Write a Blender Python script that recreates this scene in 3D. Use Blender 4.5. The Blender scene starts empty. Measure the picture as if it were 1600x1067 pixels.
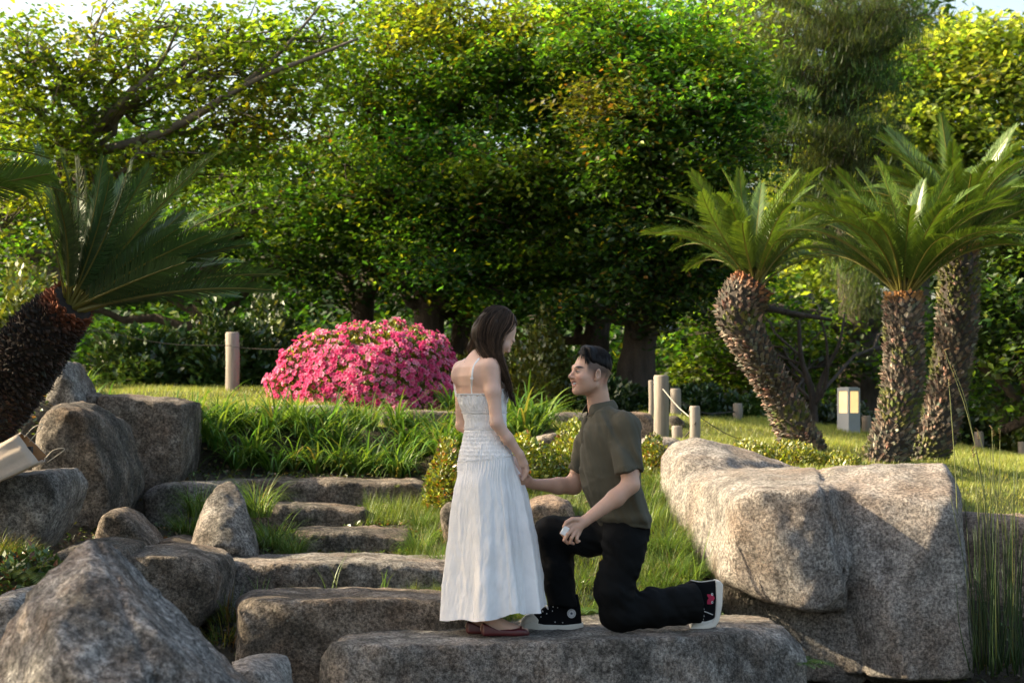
import bpy, bmesh, math, random
import numpy as np
from mathutils import Vector, Matrix

# ------------------------------------------------------------------ camera, sky, sun, exposure
SC = bpy.context.scene
COL = SC.collection
F, HX, HY, CZ = 3016.0, 800.0, 650.0, 1.07      # picture pixels per metre at one metre, horizon row, eye height

cam_d = bpy.data.cameras.new('camera')
cam = bpy.data.objects.new('camera', cam_d)
COL.objects.link(cam)
cam.location = (0, 0, CZ)
cam.rotation_euler = (math.radians(90), 0, 0)
cam_d.sensor_width = 36.0
cam_d.lens = 36.0 * F / 1600.0
cam_d.shift_y = (HY - 533.5) / 1600.0
cam_d.clip_start = 0.1
cam_d.clip_end = 2000
cam_d.dof.use_dof = True
cam_d.dof.focus_distance = 9.55
cam_d.dof.aperture_fstop = 5.0
SC.camera = cam

SUN_EL = math.radians(31)
SUN_AZ = math.atan2(-0.993, 0.115)              # clockwise from +Y; the sun stands to the left, a little behind the couple
sun_dir = Vector((math.sin(SUN_AZ) * math.cos(SUN_EL), math.cos(SUN_AZ) * math.cos(SUN_EL), math.sin(SUN_EL)))
world = bpy.data.worlds.new('World')
SC.world = world
world.use_nodes = True
wn = world.node_tree
for n in list(wn.nodes): wn.nodes.remove(n)
sky = wn.nodes.new('ShaderNodeTexSky')
sky.sky_type = 'NISHITA'
sky.sun_disc = False
sky.sun_elevation = SUN_EL
sky.sun_rotation = SUN_AZ
sky.air_density = 1.0
sky.dust_density = 4.0
sky.ozone_density = 1.0
bg = wn.nodes.new('ShaderNodeBackground')
bg.inputs['Strength'].default_value = 0.15
wo = wn.nodes.new('ShaderNodeOutputWorld')
tint = wn.nodes.new('ShaderNodeMix'); tint.data_type = 'RGBA'; tint.blend_type = 'MULTIPLY'
tint.inputs[0].default_value = 1.0; tint.inputs[7].default_value = (1.06, 0.98, 0.87, 1)      # the photograph's white balance
wn.links.new(sky.outputs[0], tint.inputs[6]); wn.links.new(tint.outputs[2], bg.inputs[0])
wn.links.new(bg.outputs[0], wo.inputs[0])
sun_l = bpy.data.lights.new('sun', 'SUN')
sun_l.energy = 4.8
sun_l.angle = math.radians(0.6)
sun_l.color = (1.0, 0.83, 0.58)
sun = bpy.data.objects.new('sun', sun_l)
sun.rotation_euler = sun_dir.to_track_quat('Z', 'Y').to_euler()
sun.location = (-20, 5, 20)
COL.objects.link(sun)
SC.view_settings.view_transform = 'Standard'
SC.view_settings.look = 'None'
SC.view_settings.gamma = 1.0
SC.view_settings.use_curve_mapping = False
SC.view_settings.exposure = 1.52
SC.cycles.max_bounces = 6
SC.cycles.diffuse_bounces = 3
SC.cycles.glossy_bounces = 2
SC.cycles.transmission_bounces = 4
SC.cycles.transparent_max_bounces = 6
SC.cycles.caustics_reflective = False
SC.cycles.caustics_refractive = False

RNG = np.random.default_rng(7)
random.seed(7)

# ------------------------------------------------------------------ helpers
def P(px, py, Y):
    """world point seen at picture pixel (px, py) at distance Y"""
    return np.array(((px - HX) * Y / F, Y, CZ + (HY - py) * Y / F))

def T(px, z, Y):
    return np.array(((px - HX) * Y / F, Y, z))

def norm(v):
    v = np.asarray(v, float)
    return v / (np.linalg.norm(v, axis=-1, keepdims=True) + 1e-12)

def tag(o, label=None, cat=None, group=None, kind=None):
    if label: o['label'] = label
    if cat: o['category'] = cat
    if group: o['group'] = group
    if kind: o['kind'] = kind
    return o

def make_mesh(name, verts, faces, mats, col=None, smooth=True, midx=None, tris=None):
    """verts (n,3); faces (m,4) quads and/or tris (k,3)"""
    me = bpy.data.meshes.new(name)
    verts = np.ascontiguousarray(verts, dtype=np.float32)
    me.vertices.add(len(verts))
    me.vertices.foreach_set('co', verts.ravel())
    q = np.zeros((0, 4), np.int32) if faces is None else np.asarray(faces, np.int32).reshape(-1, 4)
    t = np.zeros((0, 3), np.int32) if tris is None else np.asarray(tris, np.int32).reshape(-1, 3)
    loops = np.concatenate([q.ravel(), t.ravel()]).astype(np.int32)
    me.loops.add(len(loops))
    me.loops.foreach_set('vertex_index', loops)
    me.polygons.add(len(q) + len(t))
    starts = np.concatenate([np.arange(len(q)) * 4, len(q) * 4 + np.arange(len(t)) * 3]).astype(np.int32)
    me.polygons.foreach_set('loop_start', starts)
    me.polygons.foreach_set('use_smooth', np.full(len(q) + len(t), bool(smooth)))
    if midx is not None:
        me.polygons.foreach_set('material_index', np.asarray(midx, np.int32))
    me.update(calc_edges=True)
    if col is not None:
        a = me.color_attributes.new('col', 'FLOAT_COLOR', 'POINT')
        c = np.ones((len(verts), 4), np.float32)
        c[:, :3] = col
        a.data.foreach_set('color', c.ravel())
    for m in (mats if isinstance(mats, (list, tuple)) else [mats]):
        me.materials.append(m)
    return me

def link(name, data, parent=None, loc=None):
    o = bpy.data.objects.new(name, data)
    COL.objects.link(o)
    if parent is not None: o.parent = parent
    if loc is not None: o.location = loc
    return o

def empty(name, loc, label, cat, group=None, rz=0.0):
    o = bpy.data.objects.new(name, None)
    o.location = tuple(float(v) for v in loc)
    o.rotation_euler = (0, 0, rz)
    o.empty_display_size = 0.1
    COL.objects.link(o)
    return tag(o, label, cat, group)

class MB:
    """collects pieces of geometry for one mesh; origin is subtracted from every vertex"""
    def __init__(s, org=(0, 0, 0)):
        s.v, s.q, s.t, s.c, s.n, s.mq, s.mt = [], [], [], [], 0, [], []
        s.org = np.array(org, float)
    def add(s, v, q=None, t=None, c=(1, 1, 1), m=0):
        v = np.asarray(v, float).reshape(-1, 3)
        s.v.append(v - s.org)
        if q is not None and len(q):
            q = np.asarray(q).reshape(-1, 4); s.q.append(q + s.n); s.mq.append(np.full(len(q), m))
        if t is not None and len(t):
            t = np.asarray(t).reshape(-1, 3); s.t.append(t + s.n); s.mt.append(np.full(len(t), m))
        c = np.asarray(c, float)
        s.c.append(np.broadcast_to(c, (len(v), 3)))
        s.n += len(v)
    def mesh(s, name, mats, smooth=True):
        q = np.concatenate(s.q) if s.q else None
        t = np.concatenate(s.t) if s.t else None
        mi = np.concatenate(s.mq + s.mt)
        return make_mesh(name, np.concatenate(s.v), q, mats, np.concatenate(s.c), smooth, mi, t)
    def build(s, name, mats, parent=None, smooth=True, loc=None):
        return link(name, s.mesh(name, mats, smooth), parent, loc)
    def tube(s, pts, rad, sides=8, c=(1, 1, 1), m=0, cap=True):
        pts = np.asarray(pts, float); n = len(pts)
        rad = np.broadcast_to(np.asarray(rad, float), (n,))
        tan = norm(np.gradient(pts, axis=0))
        ref = np.array((0, 0, 1.0)) if abs(tan[0][2]) < 0.9 else np.array((1.0, 0, 0))
        u = norm(np.cross(tan[0], ref)); U = []
        for i in range(n):
            u = u - tan[i] * np.dot(u, tan[i]); u = norm(u); U.append(u)
        U = np.array(U); W = np.cross(tan, U)
        a = np.arange(sides) * 2 * math.pi / sides
        ring = pts[:, None, :] + rad[:, None, None] * (np.cos(a)[None, :, None] * U[:, None, :] + np.sin(a)[None, :, None] * W[:, None, :])
        v = ring.reshape(-1, 3)
        i = np.arange(n - 1)[:, None] * sides; j = np.arange(sides)[None, :]; j2 = (j + 1) % sides
        q = np.stack([i + j, i + j2, i + sides + j2, i + sides + j], -1).reshape(-1, 4)
        t = []
        if cap:
            v = np.concatenate([v, pts[:1], pts[-1:]]); a0 = n * sides
            jj = np.arange(sides); jj2 = (jj + 1) % sides
            t = np.concatenate([np.stack([np.full(sides, a0), jj2, jj], -1), np.stack([np.full(sides, a0 + 1), (n - 1) * sides + jj, (n - 1) * sides + jj2], -1)])
        if np.ndim(c) == 2:
            c = np.repeat(c, sides, axis=0)
            if cap: c = np.concatenate([c, c[:1], c[-1:]])
        s.add(v, q, t if len(t) else None, c, m)
    def box(s, c0, size, R=None, c=(1, 1, 1), m=0, taper=1.0):
        b = np.array([(x, y, z) for z in (-.5, .5) for y in (-.5, .5) for x in (-.5, .5)]) * np.array(size)
        b[4:, :2] *= taper
        if R is not None: b = b @ np.asarray(R).T
        s.add(b + np.array(c0), [(0, 2, 3, 1), (4, 5, 7, 6), (0, 1, 5, 4), (2, 6, 7, 3), (0, 4, 6, 2), (1, 3, 7, 5)], c=c, m=m)

def curve(pts, n=12):
    """Catmull-Rom through control rows (any width)"""
    p = np.asarray(pts, float)
    if len(p) < 3:
        t = np.linspace(0, 1, n)[:, None]; return p[0] * (1 - t) + p[-1] * t
    q = np.concatenate([[2 * p[0] - p[1]], p, [2 * p[-1] - p[-2]]])
    out = []
    for s in np.linspace(0, len(p) - 1 - 1e-6, n):
        i = int(s); t = s - i
        a, b, c, d = q[i], q[i + 1], q[i + 2], q[i + 3]
        out.append(0.5 * (2 * b + (c - a) * t + (2 * a - 5 * b + 4 * c - d) * t * t + (3 * b - a - 3 * c + d) * t ** 3))
    return np.array(out)

# ---- vectorised noise
_NT = np.random.default_rng(3).random((32, 32, 32)).astype(np.float32)
def vnoise(p):
    p = np.asarray(p, np.float32)
    i = np.floor(p).astype(np.int32); f = p - i; f = f * f * (3 - 2 * f)
    i0 = i & 31; i1 = (i + 1) & 31
    x0, y0, z0 = i0[..., 0], i0[..., 1], i0[..., 2]; x1, y1, z1 = i1[..., 0], i1[..., 1], i1[..., 2]
    fx, fy, fz = f[..., 0], f[..., 1], f[..., 2]
    a = _NT[x0, y0, z0] * (1 - fx) + _NT[x1, y0, z0] * fx
    b = _NT[x0, y1, z0] * (1 - fx) + _NT[x1, y1, z0] * fx
    c = _NT[x0, y0, z1] * (1 - fx) + _NT[x1, y0, z1] * fx
    d = _NT[x0, y1, z1] * (1 - fx) + _NT[x1, y1, z1] * fx
    return (a * (1 - fy) + b * fy) * (1 - fz) + (c * (1 - fy) + d * fy) * fz
def fbm(p, oct=4, gain=0.5):
    s = 0; a = 1.0; t = 0
    p = np.asarray(p, np.float32)
    for k in range(oct):
        s = s + a * (vnoise(p + 7.3 * k) - 0.5); t += a; a *= gain; p = p * 2.03
    return s / t * 2

# ---- signed distance modelling on a grid, turned into a mesh by surface nets
def smin(a, b, k):
    if k <= 0: return np.minimum(a, b)
    h = np.clip(k - np.abs(a - b), 0, None) / k
    return np.minimum(a, b) - h * h * k * 0.25
def smax(a, b, k): return -smin(-a, -b, k)

class Grid:
    def __init__(s, lo, hi, h):
        s.lo = np.array(lo, float); s.h = h
        s.n = np.ceil((np.array(hi, float) - s.lo) / h).astype(int) + 1
        s.v = np.full(tuple(s.n), 1.0, np.float32)
    def block(s, lo, hi):
        a = np.clip(np.floor((np.asarray(lo) - s.lo) / s.h).astype(int), 0, s.n)
        b = np.clip(np.ceil((np.asarray(hi) - s.lo) / s.h).astype(int) + 1, 0, s.n)
        ax = [(s.lo[k] + np.arange(a[k], b[k]) * s.h).astype(np.float32) for k in range(3)]
        X, Y, Z = np.meshgrid(*ax, indexing='ij')
        return (slice(a[0], b[0]), slice(a[1], b[1]), slice(a[2], b[2])), np.stack([X, Y, Z], -1)
    def add(s, fn, lo, hi, k=0.0, sub=False):
        pad = max(0.012, k + 2 * s.h)
        sl, p = s.block(np.asarray(lo) - pad, np.asarray(hi) + pad)
        if p.size == 0: return
        d = fn(p)
        s.v[sl] = smax(s.v[sl], -d, k) if sub else smin(s.v[sl], d, k)
    def cone(s, a, b, r1, r2, k=0.0, sub=False):
        a = np.asarray(a, float); b = np.asarray(b, float); r = max(r1, r2)
        s.add(lambda p: d_cone(p, a, b, r1, r2), np.minimum(a, b) - r, np.maximum(a, b) + r, k, sub)
    def ell(s, c, r, R=None, k=0.0, sub=False):
        c = np.asarray(c, float); r = np.broadcast_to(np.asarray(r, float), (3,)); m = r.max()
        s.add(lambda p: d_ell(p, c, r, R), c - m, c + m, k, sub)
    def mesh(s):
        return surface_nets(s.v, s.lo, s.h)

def d_cone(p, a, b, r1, r2):
    a = np.asarray(a, np.float32); b = np.asarray(b, np.float32)
    ab = b - a; t = np.clip(((p - a) @ ab) / max(float(ab @ ab), 1e-9), 0, 1)
    q = p - a - t[..., None] * ab
    return np.sqrt((q * q).sum(-1)) - (r1 + (r2 - r1) * t)
def d_ell(p, c, r, R=None):
    q = (p - np.asarray(c, np.float32))
    if R is not None: q = q @ np.asarray(R, np.float32)      # columns of R are the ellipsoid's axes
    r = np.asarray(r, np.float32)
    k0 = np.sqrt(((q / r) ** 2).sum(-1)); k1 = np.sqrt(((q / (r * r)) ** 2).sum(-1)) + 1e-9
    return k0 * (k0 - 1) / k1

def surface_nets(v, lo, h):
    ins = v < 0
    nx, ny, nz = v.shape
    cnt = np.zeros((nx - 1, ny - 1, nz - 1), np.int8)
    for dx in (0, 1):
        for dy in (0, 1):
            for dz in (0, 1):
                cnt += ins[dx:nx - 1 + dx, dy:ny - 1 + dy, dz:nz - 1 + dz]
    act = (cnt > 0) & (cnt < 8)
    I = np.argwhere(act)
    idx = np.full(act.shape, -1, np.int32)
    idx[I[:, 0], I[:, 1], I[:, 2]] = np.arange(len(I))
    cs = [(a, b, c) for a in (0, 1) for b in (0, 1) for c in (0, 1)]
    val = {c: v[I[:, 0] + c[0], I[:, 1] + c[1], I[:, 2] + c[2]] for c in cs}
    acc = np.zeros((len(I), 3)); num = np.zeros(len(I))
    for c in cs:
        for ax in range(3):
            if c[ax] == 1: continue
            d = list(c); d[ax] = 1; d = tuple(d)
            a, b = val[c], val[d]
            m = (a < 0) != (b < 0)
            t = np.where(m, a / np.where(m, a - b, 1), 0)
            pt = np.tile(np.array(c, float), (len(I), 1)); pt[:, ax] = t
            acc += pt * m[:, None]; num += m
    verts = lo + (I + acc / num[:, None]) * h
    quads = []
    for ax in range(3):
        sl0 = [slice(None)] * 3; sl1 = [slice(None)] * 3
        sl0[ax] = slice(0, -1); sl1[ax] = slice(1, None)
        a = ins[tuple(sl0)]; b = ins[tuple(sl1)]
        E = np.argwhere(a != b)
        o1, o2 = (ax + 1) % 3, (ax + 2) % 3
        ok = (E[:, o1] > 0) & (E[:, o2] > 0) & (E[:, o1] < v.shape[o1] - 1) & (E[:, o2] < v.shape[o2] - 1)
        E = E[ok]
        flip = a[E[:, 0], E[:, 1], E[:, 2]]
        def g(d1, d2):
            e = E.copy(); e[:, o1] -= d1; e[:, o2] -= d2
            return idx[e[:, 0], e[:, 1], e[:, 2]]
        q = np.stack([g(1, 1), g(0, 1), g(0, 0), g(1, 0)], -1)
        q[~flip] = q[~flip][:, ::-1]
        quads.append(q)
    q = np.concatenate(quads)
    return verts, q[(q >= 0).all(1)]

def vnormals(v, q):
    fn = np.cross(v[q[:, 2]] - v[q[:, 0]], v[q[:, 3]] - v[q[:, 1]])
    n = np.zeros_like(v)
    for k in range(4): np.add.at(n, q[:, k], fn)
    return norm(n)
def relax(v, q, it=1, f=0.5):
    for _ in range(it):
        s = np.zeros_like(v); c = np.zeros(len(v))
        for k in range(4):
            for d in (1, 3):
                np.add.at(s, q[:, k], v[q[:, (k + d) % 4]]); np.add.at(c, q[:, k], 1)
        v = v + f * (s / np.maximum(c, 1)[:, None] - v)
    return v

# ------------------------------------------------------------------ materials
def mat_new(name):
    m = bpy.data.materials.new(name); m.use_nodes = True
    nt = m.node_tree
    for n in list(nt.nodes): nt.nodes.remove(n)
    out = nt.nodes.new('ShaderNodeOutputMaterial')
    return m, nt, out
def N(nt, typ, **kw):
    n = nt.nodes.new(typ)
    for k, v in kw.items():
        if k.startswith('i_'):
            key = k[2:]
            n.inputs[int(key) if key.isdigit() else key.replace('_', ' ')].default_value = v
        else: setattr(n, k, v)
    return n
def ramp(nt, fac, stops):
    r = nt.nodes.new('ShaderNodeValToRGB')
    el = r.color_ramp.elements
    el[0].position, el[0].color = stops[0][0], (*stops[0][1], 1)
    el[1].position, el[1].color = stops[-1][0], (*stops[-1][1], 1)
    for p, c in stops[1:-1]:
        e = el.new(p); e.color = (*c, 1)
    nt.links.new(fac, r.inputs[0])
    return r
def mixc(nt, fac, a, b, mode='MIX'):
    n = nt.nodes.new('ShaderNodeMix'); n.data_type = 'RGBA'; n.blend_type = mode
    for s, val in ((n.inputs[0], fac), (n.inputs[6], a), (n.inputs[7], b)):
        if hasattr(val, 'is_output') or isinstance(val, bpy.types.NodeSocket): nt.links.new(val, s)
        elif isinstance(val, (int, float)): s.default_value = val
        else: s.default_value = (*val, 1)
    return n.outputs[2]
def noise(nt, vec, scale, detail=4, rough=0.55, out=0):
    n = N(nt, 'ShaderNodeTexNoise'); n.inputs['Scale'].default_value = scale
    n.inputs['Detail'].default_value = detail; n.inputs['Roughness'].default_value = rough
    if vec is not None: nt.links.new(vec, n.inputs['Vector'])
    return n.outputs[out]

def mat_leaf(name, trans=0.45, gloss=0.10, rough=0.35, tcol=(1.25, 1.15, 0.55)):
    """leaf colour comes from the per-leaf colour; light also passes through the blade"""
    m, nt, out = mat_new(name)
    a = N(nt, 'ShaderNodeAttribute', attribute_name='col')
    d = N(nt, 'ShaderNodeBsdfDiffuse'); tr = N(nt, 'ShaderNodeBsdfTranslucent'); g = N(nt, 'ShaderNodeBsdfGlossy')
    g.inputs['Roughness'].default_value = rough
    nt.links.new(a.outputs[0], d.inputs[0])
    nt.links.new(mixc(nt, 1.0, a.outputs[0], tcol, 'MULTIPLY'), tr.inputs[0])
    g.inputs[0].default_value = (0.9, 0.95, 0.9, 1)
    m1 = N(nt, 'ShaderNodeMixShader', i_0=trans); m2 = N(nt, 'ShaderNodeMixShader', i_0=gloss)
    nt.links.new(d.outputs[0], m1.inputs[1]); nt.links.new(tr.outputs[0], m1.inputs[2])
    nt.links.new(m1.outputs[0], m2.inputs[1]); nt.links.new(g.outputs[0], m2.inputs[2])
    nt.links.new(m2.outputs[0], out.inputs[0])
    return m

def mat_rock(name, dark, mid, light, warm=(0.30, 0.20, 0.13), stain=0.5, seed=0.0, scale=1.0):
    m, nt, out = mat_new(name)
    geo = N(nt, 'ShaderNodeTexCoord'); oi = N(nt, 'ShaderNodeObjectInfo')
    mp = N(nt, 'ShaderNodeMapping'); nt.links.new(geo.outputs['Object'], mp.inputs[0])
    mp.inputs['Location'].default_value = (seed, seed * 1.7, seed * 0.6)
    V = mp.outputs[0]
    big = noise(nt, V, 2.2 * scale, 5, 0.6)
    med = mixc(nt, 0.45, noise(nt, V, 13 * scale, 7, 0.75), noise(nt, V, 4.3 * scale, 6, 0.7))
    fine = noise(nt, V, 62, 3, 0.75)
    grain = noise(nt, V, 190, 2, 0.8)
    base = ramp(nt, med, [(0.41, dark), (0.5, mid), (0.59, light)])
    # pinkish and ochre drifts
    w = ramp(nt, big, [(0.45, (0, 0, 0)), (0.68, (1, 1, 1))])
    c1 = mixc(nt, w.outputs[0], base.outputs[0], mixc(nt, 0.5, base.outputs[0], warm))
    # dark weathering / lichen stains
    s2 = noise(nt, V, 3.7 * scale, 7, 0.68)
    st = ramp(nt, s2, [(0.46, (0, 0, 0)), (0.62, (1, 1, 1))])
    stf = N(nt, 'ShaderNodeMath', operation='MULTIPLY', i_1=stain); nt.links.new(st.outputs[0], stf.inputs[0])
    c2 = mixc(nt, stf.outputs[0], c1, (0.045, 0.042, 0.034))
    # speckle of the granite
    sp = ramp(nt, fine, [(0.38, (0.28, 0.26, 0.23)), (0.50, (1, 1, 1)), (0.62, (1.9, 1.85, 1.75))])
    c3 = mixc(nt, 0.75, c2, sp.outputs[0], 'MULTIPLY')
    gr = ramp(nt, grain, [(0.36, (0.45, 0.45, 0.45)), (0.55, (1.1, 1.1, 1.1)), (0.7, (1.5, 1.5, 1.5))])
    c4 = mixc(nt, 0.6, c3, gr.outputs[0], 'MULTIPLY')
    # pale lichen dots
    vo = N(nt, 'ShaderNodeTexVoronoi'); vo.inputs['Scale'].default_value = 26; nt.links.new(V, vo.inputs['Vector'])
    ld = ramp(nt, vo.outputs['Distance'], [(0.10, (1, 1, 1)), (0.22, (0, 0, 0))])
    lm = N(nt, 'ShaderNodeMath', operation='MULTIPLY'); nt.links.new(ld.outputs[0], lm.inputs[0])
    ln = ramp(nt, noise(nt, V, 5, 4), [(0.52, (0, 0, 0)), (0.62, (0.55, 0.55, 0.55))]); nt.links.new(ln.outputs[0], lm.inputs[1])
    c5 = mixc(nt, lm.outputs[0], c4, (0.36, 0.36, 0.31))
    b = N(nt, 'ShaderNodeBsdfPrincipled'); b.inputs['Roughness'].default_value = 0.92
    b.inputs['Specular IOR Level'].default_value = 0.25
    nt.links.new(c5, b.inputs['Base Color'])
    bh = mixc(nt, 0.4, med, fine); bh2 = mixc(nt, 0.3, bh, grain)
    bp = N(nt, 'ShaderNodeBump'); bp.inputs['Strength'].default_value = 1.0; bp.inputs['Distance'].default_value = 0.055
    nt.links.new(bh2, bp.inputs['Height']); nt.links.new(bp.outputs[0], b.inputs['Normal'])
    nt.links.new(b.outputs[0], out.inputs[0])
    return m

def mat_bark(name, dark, light, scale=14, stretch=0.25, bump=0.06):
    m, nt, out = mat_new(name)
    tc = N(nt, 'ShaderNodeTexCoord'); mp = N(nt, 'ShaderNodeMapping'); nt.links.new(tc.outputs['Object'], mp.inputs[0])
    mp.inputs['Scale'].default_value = (1, 1, stretch)
    n1 = noise(nt, mp.outputs[0], scale, 8, 0.7); n2 = noise(nt, tc.outputs['Object'], 2.5, 3)
    r = ramp(nt, n1, [(0.35, dark), (0.65, light)])
    c = mixc(nt, n2, r.outputs[0], tuple(x * 0.5 + 0.01 for x in light))
    b = N(nt, 'ShaderNodeBsdfPrincipled'); b.inputs['Roughness'].default_value = 0.9
    nt.links.new(c, b.inputs['Base Color'])
    bp = N(nt, 'ShaderNodeBump'); bp.inputs['Strength'].default_value = 1.0; bp.inputs['Distance'].default_value = bump
    nt.links.new(n1, bp.inputs['Height']); nt.links.new(bp.outputs[0], b.inputs['Normal'])
    nt.links.new(b.outputs[0], out.inputs[0])
    return m

def mat_pb(name, color, rough=0.6, bump=0.0, bscale=60, var=0.15, spec=0.5, sheen=0.0, attr=False, sss=0.0, vscale=9, emit=None, estr=0):
    m, nt, out = mat_new(name)
    tc = N(nt, 'ShaderNodeTexCoord')
    b = N(nt, 'ShaderNodeBsdfPrincipled'); b.inputs['Roughness'].default_value = rough
    b.inputs['Specular IOR Level'].default_value = spec
    if sheen: b.inputs['Sheen Weight'].default_value = sheen
    if attr:
        a = N(nt, 'ShaderNodeAttribute', attribute_name='col'); src = a.outputs[0]
    else: src = color
    n = noise(nt, tc.outputs['Object'], vscale, 4)
    r = ramp(nt, n, [(0.3, (1 - var,) * 3), (0.7, (1 + var,) * 3)])
    nt.links.new(mixc(nt, 1.0, src, r.outputs[0], 'MULTIPLY'), b.inputs['Base Color'])
    if bump:
        nb = noise(nt, tc.outputs['Object'], bscale, 4, 0.6)
        bp = N(nt, 'ShaderNodeBump'); bp.inputs['Strength'].default_value = 1.0; bp.inputs['Distance'].default_value = bump
        nt.links.new(nb, bp.inputs['Height']); nt.links.new(bp.outputs[0], b.inputs['Normal'])
    if sss:
        b.inputs['Subsurface Weight'].default_value = sss
        b.inputs['Subsurface Radius'].default_value = (0.012, 0.004, 0.002)
        b.inputs['Subsurface Scale'].default_value = 1.0
    if emit:
        b.inputs['Emission Color'].default_value = (*emit, 1); b.inputs['Emission Strength'].default_value = estr
    nt.links.new(b.outputs[0], out.inputs[0])
    return m

# ------------------------------------------------------------------ ground
def W(px, py, Y):
    p = P(px, py, Y); return (p[0], p[1], p[2])
CTRL = [
    # pond and front edge
    (-8, 3, -0.75), (-3, 5, -0.7), (0, 5, -0.8), (3, 5, -0.8), (8, 5, -0.8), (0, 7.5, -0.75), (3, 8, -0.75), (2.6, 9.3, -0.7), (3.4, 9.8, -0.55), (-1.4, 7.3, -0.6), (1.5, 8.2, -0.75), (-3, 7, -0.5), (6, 8, -0.7),
    # under the stones and the steps
    (-0.8, 9.6, -0.35), (0.2, 9.6, -0.3), (1.2, 9.9, -0.3), (-2.4, 9.2, -0.15), (-2.1, 10.4, -0.05), (-1.3, 10.3, -0.1), (-0.9, 11.1, 0.12), (-1.2, 11.9, 0.26),
    W(560, 872, 11.7), W(600, 815, 12.4), W(630, 800, 12.8), W(600, 770, 13.4), (-0.6, 10.3, 0.03), W(670, 880, 11.4), W(690, 950, 10.4),
    (-2.4, 12.4, 0.35), (-1.6, 12.9, 0.38), (-1.9, 13.1, 0.40), (-1.1, 13.1, 0.40), (-0.7, 13.1, 0.42), (-0.9, 14.0, 0.60), (-2.0, 12.6, .36), (-1.4, 12.2, .30), (1.45, 9.9, -.6), (1.6, 10.3, -.6), (2.1, 10.2, -.7), (2.6, 10.1, -.7), (1.5, 10.7, -.3), (0.0, 9.3, -.45), (-0.8, 9.3, -.45), (0.8, 9.4, -.45), (1.0, 9.9, -.35), (0.6, 10.0, -.3),
    # bank behind the man
    W(920, 965, 10.25), W(1000, 960, 10.35), W(930, 900, 10.75), W(1020, 900, 10.75), W(900, 830, 11.3), W(1010, 820, 11.4), W(850, 800, 11.7), W(980, 760, 12.2), W(760, 800, 12.0), W(760, 960, 10.3), W(850, 960, 10.3), W(1080, 930, 10.45),
    # daylily bank and the upper lawn on the left
    W(300, 742, 13.7), W(450, 745, 13.7), W(600, 735, 13.9), W(700, 700, 14.2), W(300, 670, 14.4), W(450, 665, 14.6), W(600, 665, 14.8), W(700, 668, 15),
    W(220, 622, 13.9), W(330, 634, 15.2), W(440, 634, 15.9), W(250, 612, 17.0), W(400, 612, 17.6), W(560, 625, 17.0), W(700, 640, 16.6), W(180, 608, 18.5), W(400, 606, 19.5), W(100, 610, 15), W(60, 620, 13), (-3.6, 11.6, 0.75), (-4.6, 12, 1.0), (-6, 13, 1.2), (-4.5, 9.5, 0.3),
    W(820, 668, 15.2), W(850, 650, 16.8), W(950, 650, 17.2), W(800, 700, 13.9), W(900, 700, 13.6),
    # mound and lawn on the right
    W(1040, 688, 15.6), W(1060, 694, 13.6), W(1100, 655, 19.5), W(1180, 654, 19.5), W(1300, 672, 19.5), W(1420, 690, 19.5), W(1540, 708, 19.5), W(1620, 725, 19.5),
    W(1120, 690, 15.0), W(1240, 692, 15.2), W(1300, 715, 14.0), W(1390, 728, 13.9), W(1450, 724, 14.6), W(1530, 760, 13.6), W(1600, 770, 14.2), W(1560, 812, 12.3), W(1640, 815, 12.6), W(1420, 745, 12.6), W(1150, 730, 12.6), W(1300, 735, 12.6),
    (2.7, 11.8, 0.2), (3.4, 11.0, -0.2), (1.7, 11.2, 0.2), (4.5, 12.0, 0.3), (6, 14, 0.5), (6, 18, 0.6), (8, 12, 0.1),
    # behind, rising gently under the wood
    (-10, 18, 1.5), (-10, 26, 1.9), (-5, 24, 1.7), (0, 22, 1.15), (0, 27, 1.6), (5, 23, 0.75), (10, 20, 0.6), (8, 27, 1.2), (0, 33, 3.0), (-8, 34, 3.4), (8, 34, 2.6), (-14, 12, 1.4), (-12, 6, 0.4),
    (14, 10, 0.2), (14, 30, 2), (-20, 40, 5.5), (0, 45, 6.5), (20, 42, 5.5), (-30, 20, 2.5), (30, 20, 1.5),
]
CTRL = np.array(CTRL, float)
def H(x, y):
    x = np.asarray(x, float); y = np.asarray(y, float)
    sh = x.shape; x = x.ravel(); y = y.ravel(); out = np.empty(len(x))
    for a in range(0, len(x), 40000):
        d2 = (x[a:a + 40000, None] - CTRL[None, :, 0]) ** 2 + (y[a:a + 40000, None] - CTRL[None, :, 1]) ** 2
        w = 1.0 / (d2 + 0.04) ** 1.9
        out[a:a + 40000] = (w * CTRL[None, :, 2]).sum(1) / w.sum(1)
    out += 0.03 * fbm(np.stack([x * 1.3, y * 1.3, x * 0], -1), 3)
    return out.reshape(sh)

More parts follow.
